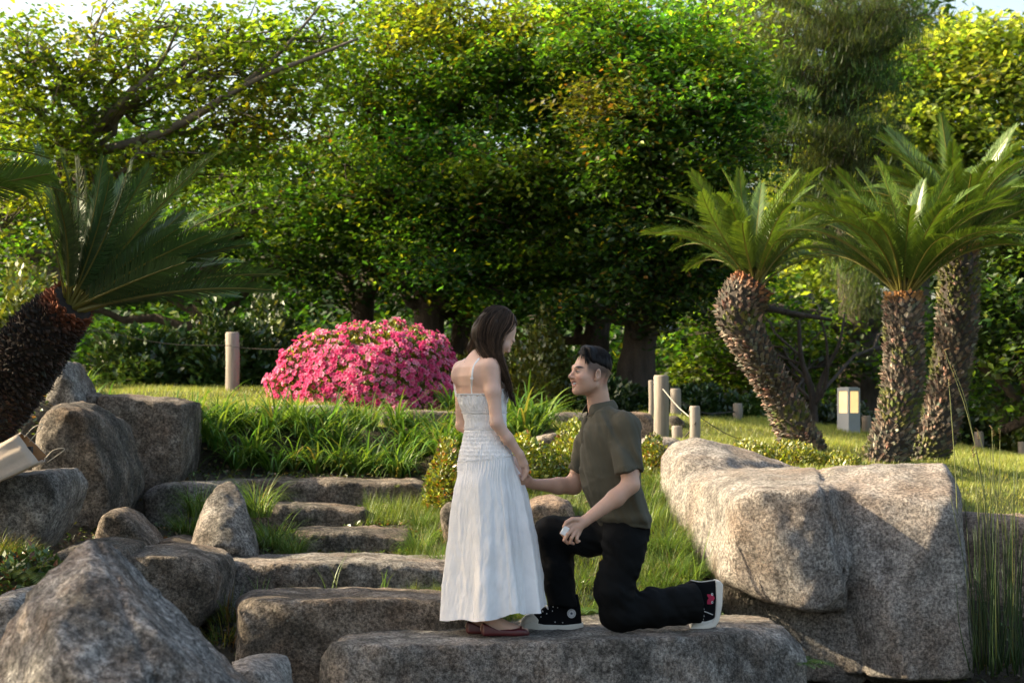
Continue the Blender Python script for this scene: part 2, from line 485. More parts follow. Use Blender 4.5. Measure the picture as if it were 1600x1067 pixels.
def mat_ground():
    m, nt, out = mat_new('soil_and_turf')
    tc = N(nt, 'ShaderNodeTexCoord'); a = N(nt, 'ShaderNodeAttribute', attribute_name='col')
    n1 = noise(nt, tc.outputs['Object'], 3, 6, 0.7); n2 = noise(nt, tc.outputs['Object'], 40, 4, 0.7)
    r = ramp(nt, n2, [(0.3, (0.5, 0.5, 0.5)), (0.7, (1.5, 1.4, 1.2))]); r1 = ramp(nt, n1, [(0.3, (0.7, 0.75, 0.7)), (0.7, (1.3, 1.25, 1.2))])
    c = mixc(nt, 1.0, mixc(nt, 1.0, a.outputs[0], r.outputs[0], 'MULTIPLY'), r1.outputs[0], 'MULTIPLY')
    b = N(nt, 'ShaderNodeBsdfPrincipled'); b.inputs['Roughness'].default_value = 0.95
    nt.links.new(c, b.inputs['Base Color'])
    bp = N(nt, 'ShaderNodeBump'); bp.inputs['Distance'].default_value = 0.04; nt.links.new(n2, bp.inputs['Height']); nt.links.new(bp.outputs[0], b.inputs['Normal'])
    nt.links.new(b.outputs[0], out.inputs[0]); return m
M_GROUND = mat_ground()

def lawn_mask(x, y):
    """1 where the turf is mown lawn"""
    left = (y > 14.9 + 0.0 * x) & (y < 18.9) & (x < 0.9) & (x > -7)
    left |= (x < -2.5) & (x > -7) & (y > 13.6) & (y < 18.9)
    right = (x > 1.15) & (x < 10) & (y < 19.9) & (y > 12.45)
    right |= (x > 2.6) & (x < 10) & (y < 19.9) & (y > 12.1)
    return left | right

gx = np.unique(np.concatenate([np.linspace(-160, -9, 22), np.arange(-9, 9.01, 0.12), np.linspace(9, 160, 22)]))
gy = np.unique(np.concatenate([np.linspace(-60, 5, 14), np.arange(5, 22.01, 0.12), np.linspace(22, 48, 30), np.linspace(50, 260, 12)]))
GX, GY = np.meshgrid(gx, gy, indexing='ij')
GZ = H(GX, GY)
lm = lawn_mask(GX, GY)
gc = np.where(lm[..., None], np.array((0.085, 0.10, 0.028)), np.array((0.040, 0.034, 0.022)))
i = np.arange(len(gx) - 1)[:, None] * len(gy); j = np.arange(len(gy) - 1)[None, :]
gq = np.stack([i + j, i + len(gy) + j, i + len(gy) + j + 1, i + j + 1], -1).reshape(-1, 4)
tag(link('ground', make_mesh('ground', np.stack([GX, GY, GZ], -1).reshape(-1, 3), gq, M_GROUND, gc.reshape(-1, 3))), kind='structure')

# pond
def mat_water():
    m, nt, out = mat_new('pond_water')
    b = N(nt, 'ShaderNodeBsdfPrincipled'); b.inputs['Base Color'].default_value = (0.012, 0.016, 0.010, 1)
    b.inputs['Roughness'].default_value = 0.06
    tc = N(nt, 'ShaderNodeTexCoord'); n = noise(nt, tc.outputs['Object'], 3, 3)
    bp = N(nt, 'ShaderNodeBump'); bp.inputs['Distance'].default_value = 0.02; nt.links.new(n, bp.inputs['Height']); nt.links.new(bp.outputs[0], b.inputs['Normal'])
    nt.links.new(b.outputs[0], out.inputs[0]); return m
wv = [(-14, -6, -0.50), (14, -6, -0.50), (14, 11, -0.50), (-14, 11, -0.50)]
tag(link('water', make_mesh('water', wv, [(0, 1, 2, 3)], mat_water())), kind='structure')

# ------------------------------------------------------------------ stones
R_GREY = mat_rock('weathered_granite', (0.105, 0.099, 0.089), (0.235, 0.223, 0.203), (0.40, 0.385, 0.355), stain=0.55, seed=1)
R_DARK = mat_rock('mossy_dark_granite', (0.068, 0.060, 0.050), (0.155, 0.138, 0.115), (0.27, 0.245, 0.21), stain=0.8, seed=5)
R_PALE = mat_rock('pale_granite', (0.20, 0.185, 0.168), (0.33, 0.31, 0.285), (0.47, 0.445, 0.41), stain=0.35, seed=9)
R_PINK = mat_rock('pinkish_granite', (0.17, 0.125, 0.095), (0.28, 0.215, 0.165), (0.40, 0.32, 0.26), stain=0.35, seed=13)
R_FORE = mat_rock('lichened_granite', (0.080, 0.078, 0.073), (0.20, 0.195, 0.186), (0.45, 0.44, 0.42), stain=0.5, seed=21, scale=1.4)
R_BROWN = mat_rock('rust_brown_granite', (0.105, 0.087, 0.068), (0.205, 0.175, 0.143), (0.35, 0.31, 0.262), stain=0.65, seed=31)

def hull_planes(pts):
    bm = bmesh.new()
    for p in pts: bm.verts.new(tuple(float(c) for c in p))
    bmesh.ops.convex_hull(bm, input=bm.verts)
    bm.normal_update()
    cen = np.mean(np.asarray(pts), axis=0)
    pl = []
    for f in bm.faces:
        if f.calc_area() < 1e-5: continue
        n = np.array(f.normal); o = float(np.dot(n, f.verts[0].co))
        if np.dot(n, cen) - o > 0: n, o = -n, -o
        if all(np.dot(n, q[0]) < 0.9995 or abs(o - q[1]) > 0.004 for q in pl): pl.append((n, o))
    bm.free()
    return pl

def rock(name, label, hulls, mat, h=0.02, rnd=0.06, amp=0.03, freq=2.5, blend=0.05, cracks=(), cuts=30, cat='rock', group=None, parent=None, strat=0.0, seed=None, bulge=1.0):
    allp = np.concatenate([np.asarray(q, float) for q in hulls]); h = h * 1.12
    lo, hi = allp.min(0) - 0.12, allp.max(0) + 0.12
    g = Grid(lo, hi, h)
    sl, p = g.block(lo, hi)
    d = None
    for q in hulls:
        e = None
        for n, o in hull_planes(q):
            t = (p @ n.astype(np.float32)) - np.float32(o)
            e = t if e is None else smax(e, t, rnd * .3)
        rc = np.random.default_rng(int(abs(seed or 1) * 7 + len(q)))       # chipped facets
        qa = np.asarray(q, float); ext = float(np.linalg.norm(qa.max(0) - qa.min(0)))
        for _ in range(cuts):
            n = norm(rc.normal(0, 1, 3) * (1, 1, .7)); o = float((qa @ n).max()) - rc.uniform(.006, .042) * ext
            e = smax(e, (p @ n.astype(np.float32)) - np.float32(o), .007)
        d = e if d is None else smin(d, e, blend)
    s = (hash(name + label[:12]) % 97) * 0.37 if seed is None else seed
    s = seed if seed is not None else float(sum(map(ord, label)) % 53)
    q = p + s
    d = d + amp * fbm(q * freq, 3) + amp * 0.8 * np.abs(fbm(q * freq * 2.7 + 5, 4)) - amp * 0.4 + 0.016 * fbm(q * 13, 4, .6) + .012 * np.abs(fbm(q * 24, 3)) - .004
    if strat: d = d + strat * fbm(q * np.array((1.2, 1.2, 9.0), np.float32), 3)
    for (n, o, wdt, dep) in cracks:
        n = norm(n); t = np.abs(p @ n.astype(np.float32) - np.float32(np.dot(n, o)) + 0.02 * fbm(q * 4, 2))
        d = d + dep * np.exp(-(t / wdt) ** 2)
    g.v[sl] = d
    v, qd = g.mesh()
    v = relax(v, qd, 1, 0.4)
    org = np.array(((lo[0] + hi[0]) / 2, (lo[1] + hi[1]) / 2, allp[:, 2].min()))
    me = make_mesh(name, v - org, qd, mat)
    return tag(link(name, me, parent, tuple(org)), label, cat, group)

def outl(pts, Yf, Yb, ins=0.10, front=0.25, bi=0.12):
    """points of a stone whose outline in the picture is pts; front and back rings drawn in"""
    a = np.array([P(x, y, Yf) for x, y in pts]); c = a.mean(0); D = Yb - Yf
    r = []
    for t, s in ((0.0, 1 - ins), (front, 1.0), (0.7, 1.0), (1.0, 1 - bi)):
        q = c + (a - c) * s; q[:, 1] = Yf + D * t
        r.append(q)
    # keep the top level and the feet on the ground
    return np.concatenate(r)
def block(pxl, pxr, ztl, ztr, zb, Yf, Yb, skew=0.0):
    """long step stone: left/right pixel at the front, top heights, bottom height"""
    r = []
    for Y in (Yf + skew, Yf + 0.02 + skew):
        r += [T(pxl, zb, Yf), T(pxr, zb, Yf)]
    xl, xr = T(pxl, 0, Yf)[0], T(pxr, 0, Yf)[0]
    D = Yb - Yf; L = xr - xl
    f = lambda u, Y, z: (xl + u * L, Y, z)
    zt = lambda u: ztl + (ztr - ztl) * u
    pts = []
    for u, dy, dz in ((0.0, 0.25, -0.05), (0.03, 0.06, -0.012), (0.3, 0.0, 0.0), (0.6, 0.02, 0.004), (0.96, 0.03, -0.01), (1.0, 0.2, -0.04)):
        pts.append(f(u, Yf + D * dy + skew * u, zt(u) + dz)); pts.append(f(u, Yb - D * dy * 0.8 + skew * u, zt(u) + dz + 0.008))
        pts.append(f(u * 0.98 + 0.01, Yf + D * dy + 0.02 + skew * u, zb)); pts.append(f(u, Yb - D * dy * 0.8 + skew * u, zb))
    return np.array(pts)

# the slab the couple stand on
rock('step_stone', 'broad flat slab of pale granite that the couple stand and kneel on',
     [[T(505, -0.02, 9.10), T(640, -.003, 9.03), T(800, 0, 9.0), T(1000, 0, 9.12), T(1150, 0, 9.5), T(1226, -.015, 9.85), T(1190, .0, 10.35), T(900, 0.0, 10.38), T(600, -0.01, 10.25), T(545, -0.03, 10.0),
       T(493, -0.12, 9.10), T(494, -0.5, 9.12), T(800, -.5, 9.05), T(1262, -0.12, 9.75), T(1262, -0.5, 9.65), T(1235, -0.5, 10.4), T(545, -0.5, 10.25), T(1100, -0.3, 9.35), T(1000, -0.5, 9.15)]],
     R_GREY, h=0.017, rnd=0.025, amp=0.014, freq=2.6, cat='stone', group='stone steps', seed=3)
STEP = 'stone steps'
rock('step_stone', 'chunky brown step stone just left of the couple slab, its front face tall',
     [[T(372, 0.10, 9.75), T(385, 0.145, 9.68), T(520, 0.15, 9.66), T(700, 0.14, 9.7), T(760, 0.13, 9.8), T(760, 0.12, 10.4), T(560, 0.15, 10.45), T(400, 0.15, 10.4), T(374, 0.11, 10.2),
       T(370, -0.35, 9.74), T(374, -0.42, 9.75), T(700, -0.42, 9.7), T(760, -0.42, 9.8), T(760, -0.42, 10.4), T(380, -0.42, 10.4)]],
     R_BROWN, h=0.018, rnd=0.07, amp=0.022, freq=3, cat='stone', seed=8)
rock('step_stone', 'long grey step stone behind the chunky brown one, fine lines along its top',
     [block(328, 735, 0.262, 0.262, -0.1, 10.55, 11.3)], R_GREY, h=0.018, rnd=0.05, amp=0.018, strat=0.012, cat='stone', seed=11)
rock('step_stone', 'dark low step stone right of the big bright grass tuft',
     [block(452, 640, 0.375, 0.362, 0.05, 11.65, 12.15)], R_DARK, h=0.018, rnd=0.05, amp=0.018, cat='stone', seed=14)
rock('step_stone', 'thin dark step stone pointing in from the grass tuft below the long top step',
     [block(395, 578, 0.51, 0.47, 0.2, 12.35, 12.9)], R_DARK, h=0.018, rnd=0.06, amp=0.02, cat='stone', seed=17)
rock('step_stone', 'long brown step stone below the daylilies',
     [block(330, 676, 0.625, 0.62, 0.25, 13.2, 13.75)], R_BROWN, h=0.018, rnd=0.05, amp=0.022, cat='stone', seed=19)
rock('step_stone', 'small dark topmost step stone beside the daylilies and the low azalea',
     [block(528, 690, 0.70, 0.745, 0.4, 14.0, 14.5)], R_DARK, h=0.018, rnd=0.06, amp=0.02, cat='stone', seed=23)
rock('rock', 'rounded mossy block left of the triangular stone with dark streaks down its face',
     [outl([(216, 775), (232, 758), (280, 753), (345, 756), (350, 800), (330, 845), (235, 842), (222, 810)], 12.5, 13.3, 0.06)], R_GREY, h=0.02, rnd=0.08, amp=0.02, seed=29)

# big boulder on the right
Cfill = [P(1262, 775, 10.30), P(1345, 760, 10.55), P(1285, 950, 10.30), P(1345, 950, 10.40), P(1250, 733, 11.3), P(1330, 731, 11.2), P(1250, 900, 11.5), P(1340, 1000, 11.5)]
A = [P(1156, 782, 10.34), P(1190, 768, 10.27), P(1278, 763, 10.22), P(1130, 905, 10.50), P(1152, 900, 10.38), P(1228, 950, 10.26), P(1272, 964, 10.2), P(1325, 936, 10.22), P(1330, 770, 10.6),
     P(1290, 731, 11.3), P(1280, 728, 11.5), P(1140, 735, 11.4), P(1060, 770, 11.7), P(1045, 735, 12.1), P(1034, 770, 12.1), P(1052, 850, 11.8), P(1126, 908, 10.62), P(1300, 900, 12.0), P(1240, 745, 12.1)]
A2 = [P(1046, 693, 12.25), P(1084, 684, 12.2), P(1110, 694, 12.1), P(1034, 716, 12.2), P(1030, 760, 12.15), P(1070, 720, 11.7), P(1130, 712, 11.8), P(1200, 716, 12.2), P(1250, 731, 12.2), P(1120, 735, 11.6), P(1060, 780, 11.6), P(1050, 850, 11.8), P(1050, 850, 12.5), P(1046, 700, 12.6), P(1230, 728, 12.6), P(1230, 850, 12.4)]
A3 = [P(1150, 890, 10.78), P(1140, 1062, 10.70), P(1290, 1066, 10.50), P(1330, 920, 10.42), P(1180, 920, 10.68), P(1060, 880, 11.6), P(1060, 980, 11.6), P(1300, 900, 12), P(1300, 1000, 12), P(1420, 1066, 10.5), P(1420, 900, 10.5)]
B = [P(1306, 768, 10.50), P(1480, 792, 10.36), P(1296, 734, 10.95), P(1400, 727, 10.95), P(1474, 727, 10.95), P(1487, 748, 10.7), P(1501, 800, 10.42), P(1505, 880, 10.34), P(1509, 960, 10.3), P(1521, 1058, 10.25), P(1420, 1062, 10.18), P(1292, 1046, 10.55), P(1322, 880, 10.42), P(1390, 960, 10.2),
     P(1300, 729, 11.9), P(1470, 727, 11.8), P(1497, 760, 11.7), P(1512, 1056, 11.8), P(1290, 1056, 11.6)]
rock('boulder', 'huge split granite boulder with a sunlit left face standing right of the kneeling man', [A, A2, A3, B, Cfill], R_PALE, h=0.022, rnd=0.03, amp=0.016, freq=2.2, blend=0.015, cuts=4,
     cracks=[((1, -0.15, 0.22), P(1302, 830, 10.4), 0.012, 0.03)], cat='boulder', seed=40)
rock('rock', 'pinkish sunlit rock behind the reeds at the right edge', [outl([(1490, 830), (1520, 806), (1580, 812), (1680, 820), (1700, 1000), (1490, 1000)], 11.2, 12.2, 0.04, 0.1)], R_PINK, h=0.025, rnd=0.06, amp=0.03, seed=43)
rock('rock', 'pale low stone along the bottom right edge in front of the big boulder', [[T(1255, -0.375, 8.6), T(1400, -0.355, 8.6), T(1540, -0.36, 8.65), T(1700, -0.37, 8.7), T(1260, -.38, 9.4), T(1700, -.37, 9.4), T(1240, -.8, 8.6), T(1700, -.8, 8.6), T(1240, -.8, 9.4), T(1700, -.8, 9.4)]], R_PALE, h=0.025, rnd=0.04, amp=0.02, seed=44)
rock('rock', 'pinkish flat stone at the bottom edge below the couple slab', [[T(850, -0.24, 8.0), T(1000, -0.215, 7.95), T(1180, -0.25, 8.1), T(860, -.25, 8.7), T(1160, -.26, 8.7), T(830, -.7, 7.9), T(1200, -.7, 8), T(830, -.7, 8.8), T(1200, -.7, 8.8)]], R_PINK, h=0.02, rnd=0.04, amp=0.015, seed=46)

# left side
rock('rock', 'big pointed grey rock in the bottom left foreground, patched with pale lichen',
     [[P(142, 843, 5.9), P(122, 852, 5.8), P(178, 855, 5.95), P(196, 885, 5.9), P(92, 885, 5.7), P(255, 935, 5.8), P(330, 990, 5.8), P(392, 1070, 5.75), P(40, 945, 5.6), P(-10, 1000, 5.6), P(-20, 1150, 5.3), P(180, 1150, 5.15), P(400, 1150, 5.5),
       P(100, 960, 5.35), P(210, 960, 5.42), P(140, 870, 6.2), P(300, 1000, 6.4), P(0, 1000, 6.4), P(-20, 1150, 6.6), P(420, 1150, 6.6)]],
     R_FORE, h=0.011, rnd=0.03, amp=0.020, freq=5.5, seed=50, cracks=[((1, 0.3, 0.35), P(205, 960, 5.45), 0.008, 0.015)])
rock('rock', 'small pale stone tip behind the pointed foreground rock at the bottom edge', [outl([(350, 1052), (385, 1045), (425, 1056), (440, 1120), (340, 1120)], 6.6, 7.1, 0.1)], R_PALE, h=0.013, rnd=0.03, amp=0.012, seed=52)
rock('rock', 'grey stone at the far left edge just above the foreground rock', [outl([(-30, 945), (10, 933), (30, 942), (38, 985), (20, 1040), (-30, 1040)], 7.2, 7.9, 0.1)], R_PALE, h=0.015, rnd=0.04, amp=0.014, seed=54)
rock('rock', 'rust stained rock between the foreground rock and the steps',
     [outl([(192, 872), (240, 864), (290, 870), (328, 880), (337, 905), (330, 955), (302, 985), (240, 1000), (190, 960)], 9.9, 10.9, 0.08)], R_BROWN, h=0.018, rnd=0.04, amp=0.028, seed=56)
rock('rock', 'triangular grey stone standing on the steps between two grass tufts',
     [[P(352, 744, 11.5), P(340, 752, 11.4), P(368, 752, 11.45), P(384, 790, 11.3), P(398, 835, 11.25), P(410, 878, 11.2), P(294, 878, 11.15), P(303, 830, 11.2), P(318, 790, 11.25), P(350, 850, 11.0), P(355, 750, 11.7), P(405, 878, 11.8), P(300, 870, 11.8)]],
     R_GREY, h=0.015, rnd=0.05, amp=0.02, freq=4, seed=58)
rock('rock', 'tall brown rock wall under the upper lawn, left of the daylilies',
     [outl([(150, 624), (180, 619), (250, 621), (288, 630), (290, 700), (262, 770), (225, 828), (180, 820), (150, 700)], 13.0, 14.1, 0.05, 0.15)], R_BROWN, h=0.022, rnd=0.05, amp=0.03, seed=60)
rock('rock', 'dark bulging boulder with a pale worn shoulder behind the paper bag',
     [outl([(60, 640), (90, 629), (130, 640), (152, 660), (165, 700), (180, 745), (178, 795), (150, 845), (60, 850), (40, 760), (45, 680)], 11.6, 12.7, 0.07, 0.3)], R_DARK, h=0.02, rnd=0.08, amp=0.035, seed=62)
rock('rock', 'tall grey stone leaning behind the leaning cycad trunk', [outl([(72, 600), (86, 560), (100, 566), (120, 620), (140, 665), (80, 690), (40, 690)], 12.8, 13.5, 0.08)], R_GREY, h=0.02, rnd=0.04, amp=0.02, seed=64)
rock('rock', 'small dark stone wedged between the leaning stone and the brown rock wall', [outl([(120, 618), (135, 612), (150, 618), (152, 660), (125, 660)], 13.0, 13.5, 0.1)], R_DARK, h=0.02, rnd=0.04, amp=0.015, seed=65)
rock('rock', 'grey wedge shaped rock that the paper bag lies on',
     [outl([(-60, 752), (20, 746), (60, 736), (86, 733), (96, 748), (90, 785), (68, 835), (30, 880), (-60, 880)], 10.2, 11.0, 0.05, 0.2)], R_GREY, h=0.018, rnd=0.04, amp=0.016, seed=66)
rock('rock', 'low ochre rock at the foot of the dark bulging boulder', [outl([(150, 810), (172, 796), (195, 806), (220, 832), (246, 862), (200, 868), (140, 862)], 11.1, 11.7, 0.06)], R_BROWN, h=0.016, rnd=0.05, amp=0.016, seed=68)
rock('rock', 'flat low stone beside the ferns, left of the rust stained rock', [outl([(52, 880), (90, 860), (140, 852), (190, 862), (200, 900), (120, 940), (60, 930)], 9.8, 10.6, 0.06)], R_DARK, h=0.018, rnd=0.05, amp=0.02, seed=70)
rock('rock', 'small flat stone in the gap left of the triangular stone', [outl([(235, 850), (262, 843), (296, 852), (300, 872), (240, 872)], 11.3, 11.9, 0.05)], R_BROWN, h=0.016, rnd=0.03, amp=0.01, seed=71)
rock('rock', 'long pale flat stone at the lawn edge below the left end of the pink azalea', [outl([(385, 646), (400, 637), (440, 641), (468, 642), (505, 634), (528, 638), (534, 656), (480, 672), (390, 670)], 14.9, 15.5, 0.04)], R_PALE, h=0.018, rnd=0.03, amp=0.014, seed=73)
rock('rock', 'brown flat stone at the lawn edge below the right end of the pink azalea', [outl([(590, 645), (640, 641), (715, 644), (725, 670), (590, 670)], 15.4, 15.9, 0.04)], R_BROWN, h=0.02, rnd=0.03, amp=0.012, seed=74)
rock('rock', 'long flat topped grey stone between the couple, beyond the daylilies', [outl([(842, 652), (860, 645), (915, 646), (950, 648), (955, 690), (842, 690)], 16.2, 16.9, 0.03)], R_GREY, h=0.022, rnd=0.03, amp=0.012, seed=76)
rock('rock', 'pinkish squared rock beside the rope posts behind the man', [outl([(950, 650), (975, 645), (1018, 646), (1026, 655), (1026, 694), (950, 700)], 15.9, 16.8, 0.03)], R_PINK, h=0.022, rnd=0.03, amp=0.015, seed=77)
rock('rock', 'small dark squared rock right of the rope posts', [outl([(1046, 652), (1058, 650), (1070, 660), (1070, 685), (1046, 688)], 16.6, 17.2, 0.03)], R_DARK, h=0.022, rnd=0.03, amp=0.012, seed=78)
rock('rock', 'narrow flat grey stone tucked in the low azalea behind the man', [outl([(835, 684), (860, 678), (915, 676), (930, 690), (840, 700)], 13.6, 14.1, 0.03)], R_GREY, h=0.018, rnd=0.03, amp=0.01, seed=79)
rock('rock', 'flat stone at the foot of the rope posts just behind the big boulder', [outl([(1000, 690), (1020, 685), (1052, 686), (1075, 695), (1075, 712), (1000, 712)], 13.2, 13.8, 0.03)], R_PALE, h=0.018, rnd=0.03, amp=0.01, seed=80)
rock('rock', 'rounded reddish rock seen between the dress and the man\'s forearm and thigh', [outl([(818, 796), (835, 784), (865, 779), (890, 789), (900, 812), (890, 850), (815, 850)], 11.2, 11.9, 0.08)], R_PINK, h=0.014, rnd=0.05, amp=0.02, seed=81)
rock('rock', 'dark rock in the grass left of the white skirt', [outl([(686, 800), (698, 788), (720, 790), (740, 860), (690, 850)], 11.6, 12.1, 0.08)], R_DARK, h=0.016, rnd=0.04, amp=0.015, seed=82)

# ------------------------------------------------------------------ leaves, blades, tubes
ML_TREE = mat_leaf('tree_leaf', 0.55, 0.03, 0.5, (1.5, 1.5, 0.5))
ML_SHRUB = mat_leaf('shrub_leaf', 0.35, 0.06, 0.4)
ML_GRASS = mat_leaf('grass_blade', 0.45, 0.03, 0.45, (1.15, 1.15, 0.6))
ML_CYCAD = mat_leaf('cycad_leaf', 0.30, 0.045, 0.35, (1.3, 1.2, 0.5))
ML_PETAL = mat_leaf('azalea_petal', 0.45, 0.02, 0.6, (1.1, 0.8, 0.9))
M_BARK = mat_bark('furrowed_bark', (0.018, 0.013, 0.010), (0.15, 0.11, 0.08), 11, 0.22, 0.12)
M_BARK2 = mat_bark('smooth_grey_bark', (0.07, 0.055, 0.042), (0.20, 0.165, 0.125), 7, 0.5, 0.01)
M_STEM = mat_pb('stem', (0.09, 0.07, 0.04), 0.8, 0.002)

def vcol(n, base, var=0.35, alt=None, altp=0.2, rng=RNG):
    c = np.tile(np.array(base, float), (n, 1))
    if alt is not None:
        for a, p in (alt if isinstance(alt[0], (tuple, list)) and isinstance(alt[0][0], (tuple, list)) else [(alt, altp)]):
            k = rng.random(n) < p; c[k] = a
    f = np.exp(rng.normal(0, var, n))[:, None]
    g = np.exp(rng.normal(0, var * 0.4, (n, 1)))
    c = c * f; c[:, :1] *= g
    return np.clip(c, 0.002, 0.75)

def leaves(mb, cen, L, wr=0.5, tilt=0.6, cols=None, rng=RNG, m=0, droop=0.25, out=None):
    """rhombic leaves; tilt = spread of the leaf plane from level"""
    n = len(cen)
    L = L * rng.uniform(0.65, 1.3, n)
    az = rng.uniform(0, 2 * math.pi, n)
    d = np.stack([np.cos(az), np.sin(az), rng.normal(-droop, 0.35, n)], -1)
    if out is not None: d = d * 0.6 + out
    d = norm(d)
    nn = norm(np.stack([rng.normal(0, tilt, n), rng.normal(0, tilt, n), np.ones(n)], -1))
    s = norm(np.cross(nn, d)); nn = np.cross(d, s)
    a = cen - d * L[:, None] * 0.5; b = cen + d * L[:, None] * 0.5
    w = s * (L * wr * 0.5)[:, None]; up = nn * (L * 0.10)[:, None]
    v = np.stack([a, cen + w - d * L[:, None] * 0.05 - up * 0, b - up, cen - w - d * L[:, None] * 0.05], 1).reshape(-1, 3)
    q = np.arange(n)[:, None] * 4 + np.arange(4)[None, :]
    c = np.repeat(cols, 4, axis=0) if np.ndim(cols) == 2 else cols
    mb.add(v, q, c=c, m=m)

def blades(mb, base, az, L, w, lean, bend, segs=4, cols=(0.1, 0.15, 0.03), m=0, twist=0.0, fold=0.0, taper=0.8):
    """arching strap leaves: start at angle lean from the vertical, bend further by bend radians along the way"""
    n = len(base); L = np.broadcast_to(L, (n,)); w = np.broadcast_to(w, (n,)); lean = np.broadcast_to(lean, (n,)); bend = np.broadcast_to(bend, (n,))
    hd = np.stack([np.cos(az), np.sin(az), np.zeros(n)], -1); sd = np.stack([-np.sin(az), np.cos(az), np.zeros(n)], -1)
    pos = np.array(base, float); rows = []; up = np.array((0, 0, 1.0))
    for k in range(segs + 1):
        t = k / segs
        wd = w * (1 - t ** 1.6) ** taper * (0.6 + 0.4 * min(1, t * 6)) * 0.5
        if k == segs: wd = w * 0.04
        tw = twist * t
        side = sd * math.cos(tw) + up * math.sin(tw)
        rows.append(np.stack([pos - side * wd[:, None], pos + side * wd[:, None]], 1))
        a = lean + bend * (t + 0.5 / segs) ** 1.2
        pos = pos + (hd * np.sin(a)[:, None] + up * np.cos(a)[:, None]) * (L / segs)[:, None]
    v = np.stack(rows, 1).reshape(-1, 3)
    if segs == 1:
        v3 = np.stack([rows[0][:, 0], rows[0][:, 1], rows[1].mean(1)], 1).reshape(-1, 3)
        mb.add(v3, None, np.arange(n * 3).reshape(-1, 3), np.repeat(cols, 3, axis=0) if np.ndim(cols) == 2 else cols, m); return
    k = np.arange(segs) * 2
    q1 = np.stack([k, k + 1, k + 3, k + 2], -1)
    q = (np.arange(n)[:, None, None] * (segs + 1) * 2 + q1[None]).reshape(-1, 4)
    c = np.repeat(cols, (segs + 1) * 2, axis=0) if np.ndim(cols) == 2 else cols
    mb.add(v, q, c=c, m=m)

# ------------------------------------------------------------------ trees
def tree(name, label, trunk, clumps, leaf=0.09, col=(0.06, 0.10, 0.015), var=0.35, alt=None, lift=0.0, sprays=26, per=38, mat=None, tilt=0.55, rng=None, group=None, wr=0.55, spray_r=0.32, bark=None, twigs=True, sides=10, needle=False, extra=(), dens=1.2, vert=1.2):
    """trunk: list of (px, py, Y, radius m) from the foot up; clumps: (px, py, Y, rx px, rz px, ry m, weight[, colour])"""
    rng = rng or np.random.default_rng(len(label) * 7 + len(clumps))
    tp = np.array([np.append(P(a, b, c), r) for a, b, c, r in trunk])
    zg = float(H(tp[0, 0], tp[0, 1]))
    if tp[0, 2] > zg: tp = np.concatenate([[[tp[0, 0], tp[0, 1], zg - 0.1, tp[0, 3] * 1.3]], tp])
    org = np.array((tp[0, 0], tp[0, 1], zg))
    root = empty(name, org, label, 'tree', group)
    tc = curve(tp, 18)
    mb = MB(org)
    mb.tube(tc[:, :3], tc[:, 3] * (1 + 0.06 * np.sin(np.arange(18) * 2.1)), sides + 4)
    mb.build('trunk', bark or M_BARK, root)
    for e in extra:
        ep = curve(np.array([np.append(P(a, b, c), r) for a, b, c, r in e]), 14)
        eb = MB(org); eb.tube(ep[:, :3], ep[:, 3], sides); eb.build('limb', bark or M_BARK, root)
    bb = MB(org); lb = MB(org)
    for cl in clumps:
        px, py, Y, rx, rz, ry, wgt = cl[:7]; cc = cl[7] if len(cl) > 7 else col
        cc = np.array(cc) * math.exp(rng.normal(0, .22)) * np.array((math.exp(rng.normal(0, .14)), 1, 1)); cc = tuple(cc)
        c = P(px, py, Y); R = np.array((rx * Y / F, ry, rz * Y / F))
        # limb from the trunk
        k = np.argmin(np.linalg.norm(tc[:, :3] - (c - np.array((0, 0, 0.8))), axis=1) + np.maximum(0, 6 - np.arange(18)) * 0.3)
        s = tc[k, :3]; r0 = tc[k, 3] * 0.5
        mid = (s + c) / 2 + np.array((0, 0, 0.18)) * np.linalg.norm(c - s) * rng.uniform(-0.2, 0.8) + rng.normal(0, 0.12, 3)
        cp = curve([s, mid, c], 9)
        cp[1:-1] += rng.normal(0, 0.04, (7, 3))
        bb.tube(cp, np.linspace(min(r0, 0.07), 0.015, 9), 6, cap=False)
        n = max(3, int(sprays * wgt * dens))
        u = norm(rng.normal(0, 1, (n, 3))) * rng.random((n, 1)) ** 0.45 * np.where(rng.random((n, 1)) < .22, rng.uniform(1.0, 1.5, (n, 1)), 1.0)
        u[:, 2] *= vert
        u[:, 2] *= 0.95
        sc = c + u * R
        if twigs:
            for k in range(0, n, 2):
                a = cp[rng.integers(4, 9)]
                t3 = curve([a, (a + sc[k]) / 2 + rng.normal(0, 0.06, 3) + (0, 0, 0.05), sc[k]], 5)
                bb.tube(t3, np.linspace(0.014, 0.004, 5), 4, cap=False)
        ns = n * per
        id_ = np.repeat(np.arange(n), per)
        rr = rng.random(ns) ** .65 * spray_r * rng.uniform(0.7, 1.4, n)[id_]; a = rng.uniform(0, 2 * math.pi, ns)
        tx, ty = rng.normal(0, 0.38, n)[id_], rng.normal(0, 0.38, n)[id_]
        dx, dy = rr * np.cos(a), rr * np.sin(a)
        pts = sc[id_] + np.stack([dx, dy, dx * tx + dy * ty - rr * rr * 0.5 + rng.normal(0, 0.035, ns)], -1)
        cs = vcol(ns, cc, var, alt, rng=rng) * np.exp(rng.normal(0, 0.30, n))[id_][:, None]
        if needle:
            az = rng.uniform(0, 2 * math.pi, ns)
            blades(lb, pts, az, leaf * rng.uniform(.7, 1.2, ns), leaf * 0.10, rng.uniform(0.1, 1.5, ns), 0.2, 1, cs)
        else:
            leaves(lb, pts, leaf, wr, tilt, cs, rng)
    if bb.n: bb.build('branches', bark or M_BARK, root)
    o = lb.build('crown', mat or ML_TREE, root, smooth=False)
    return root

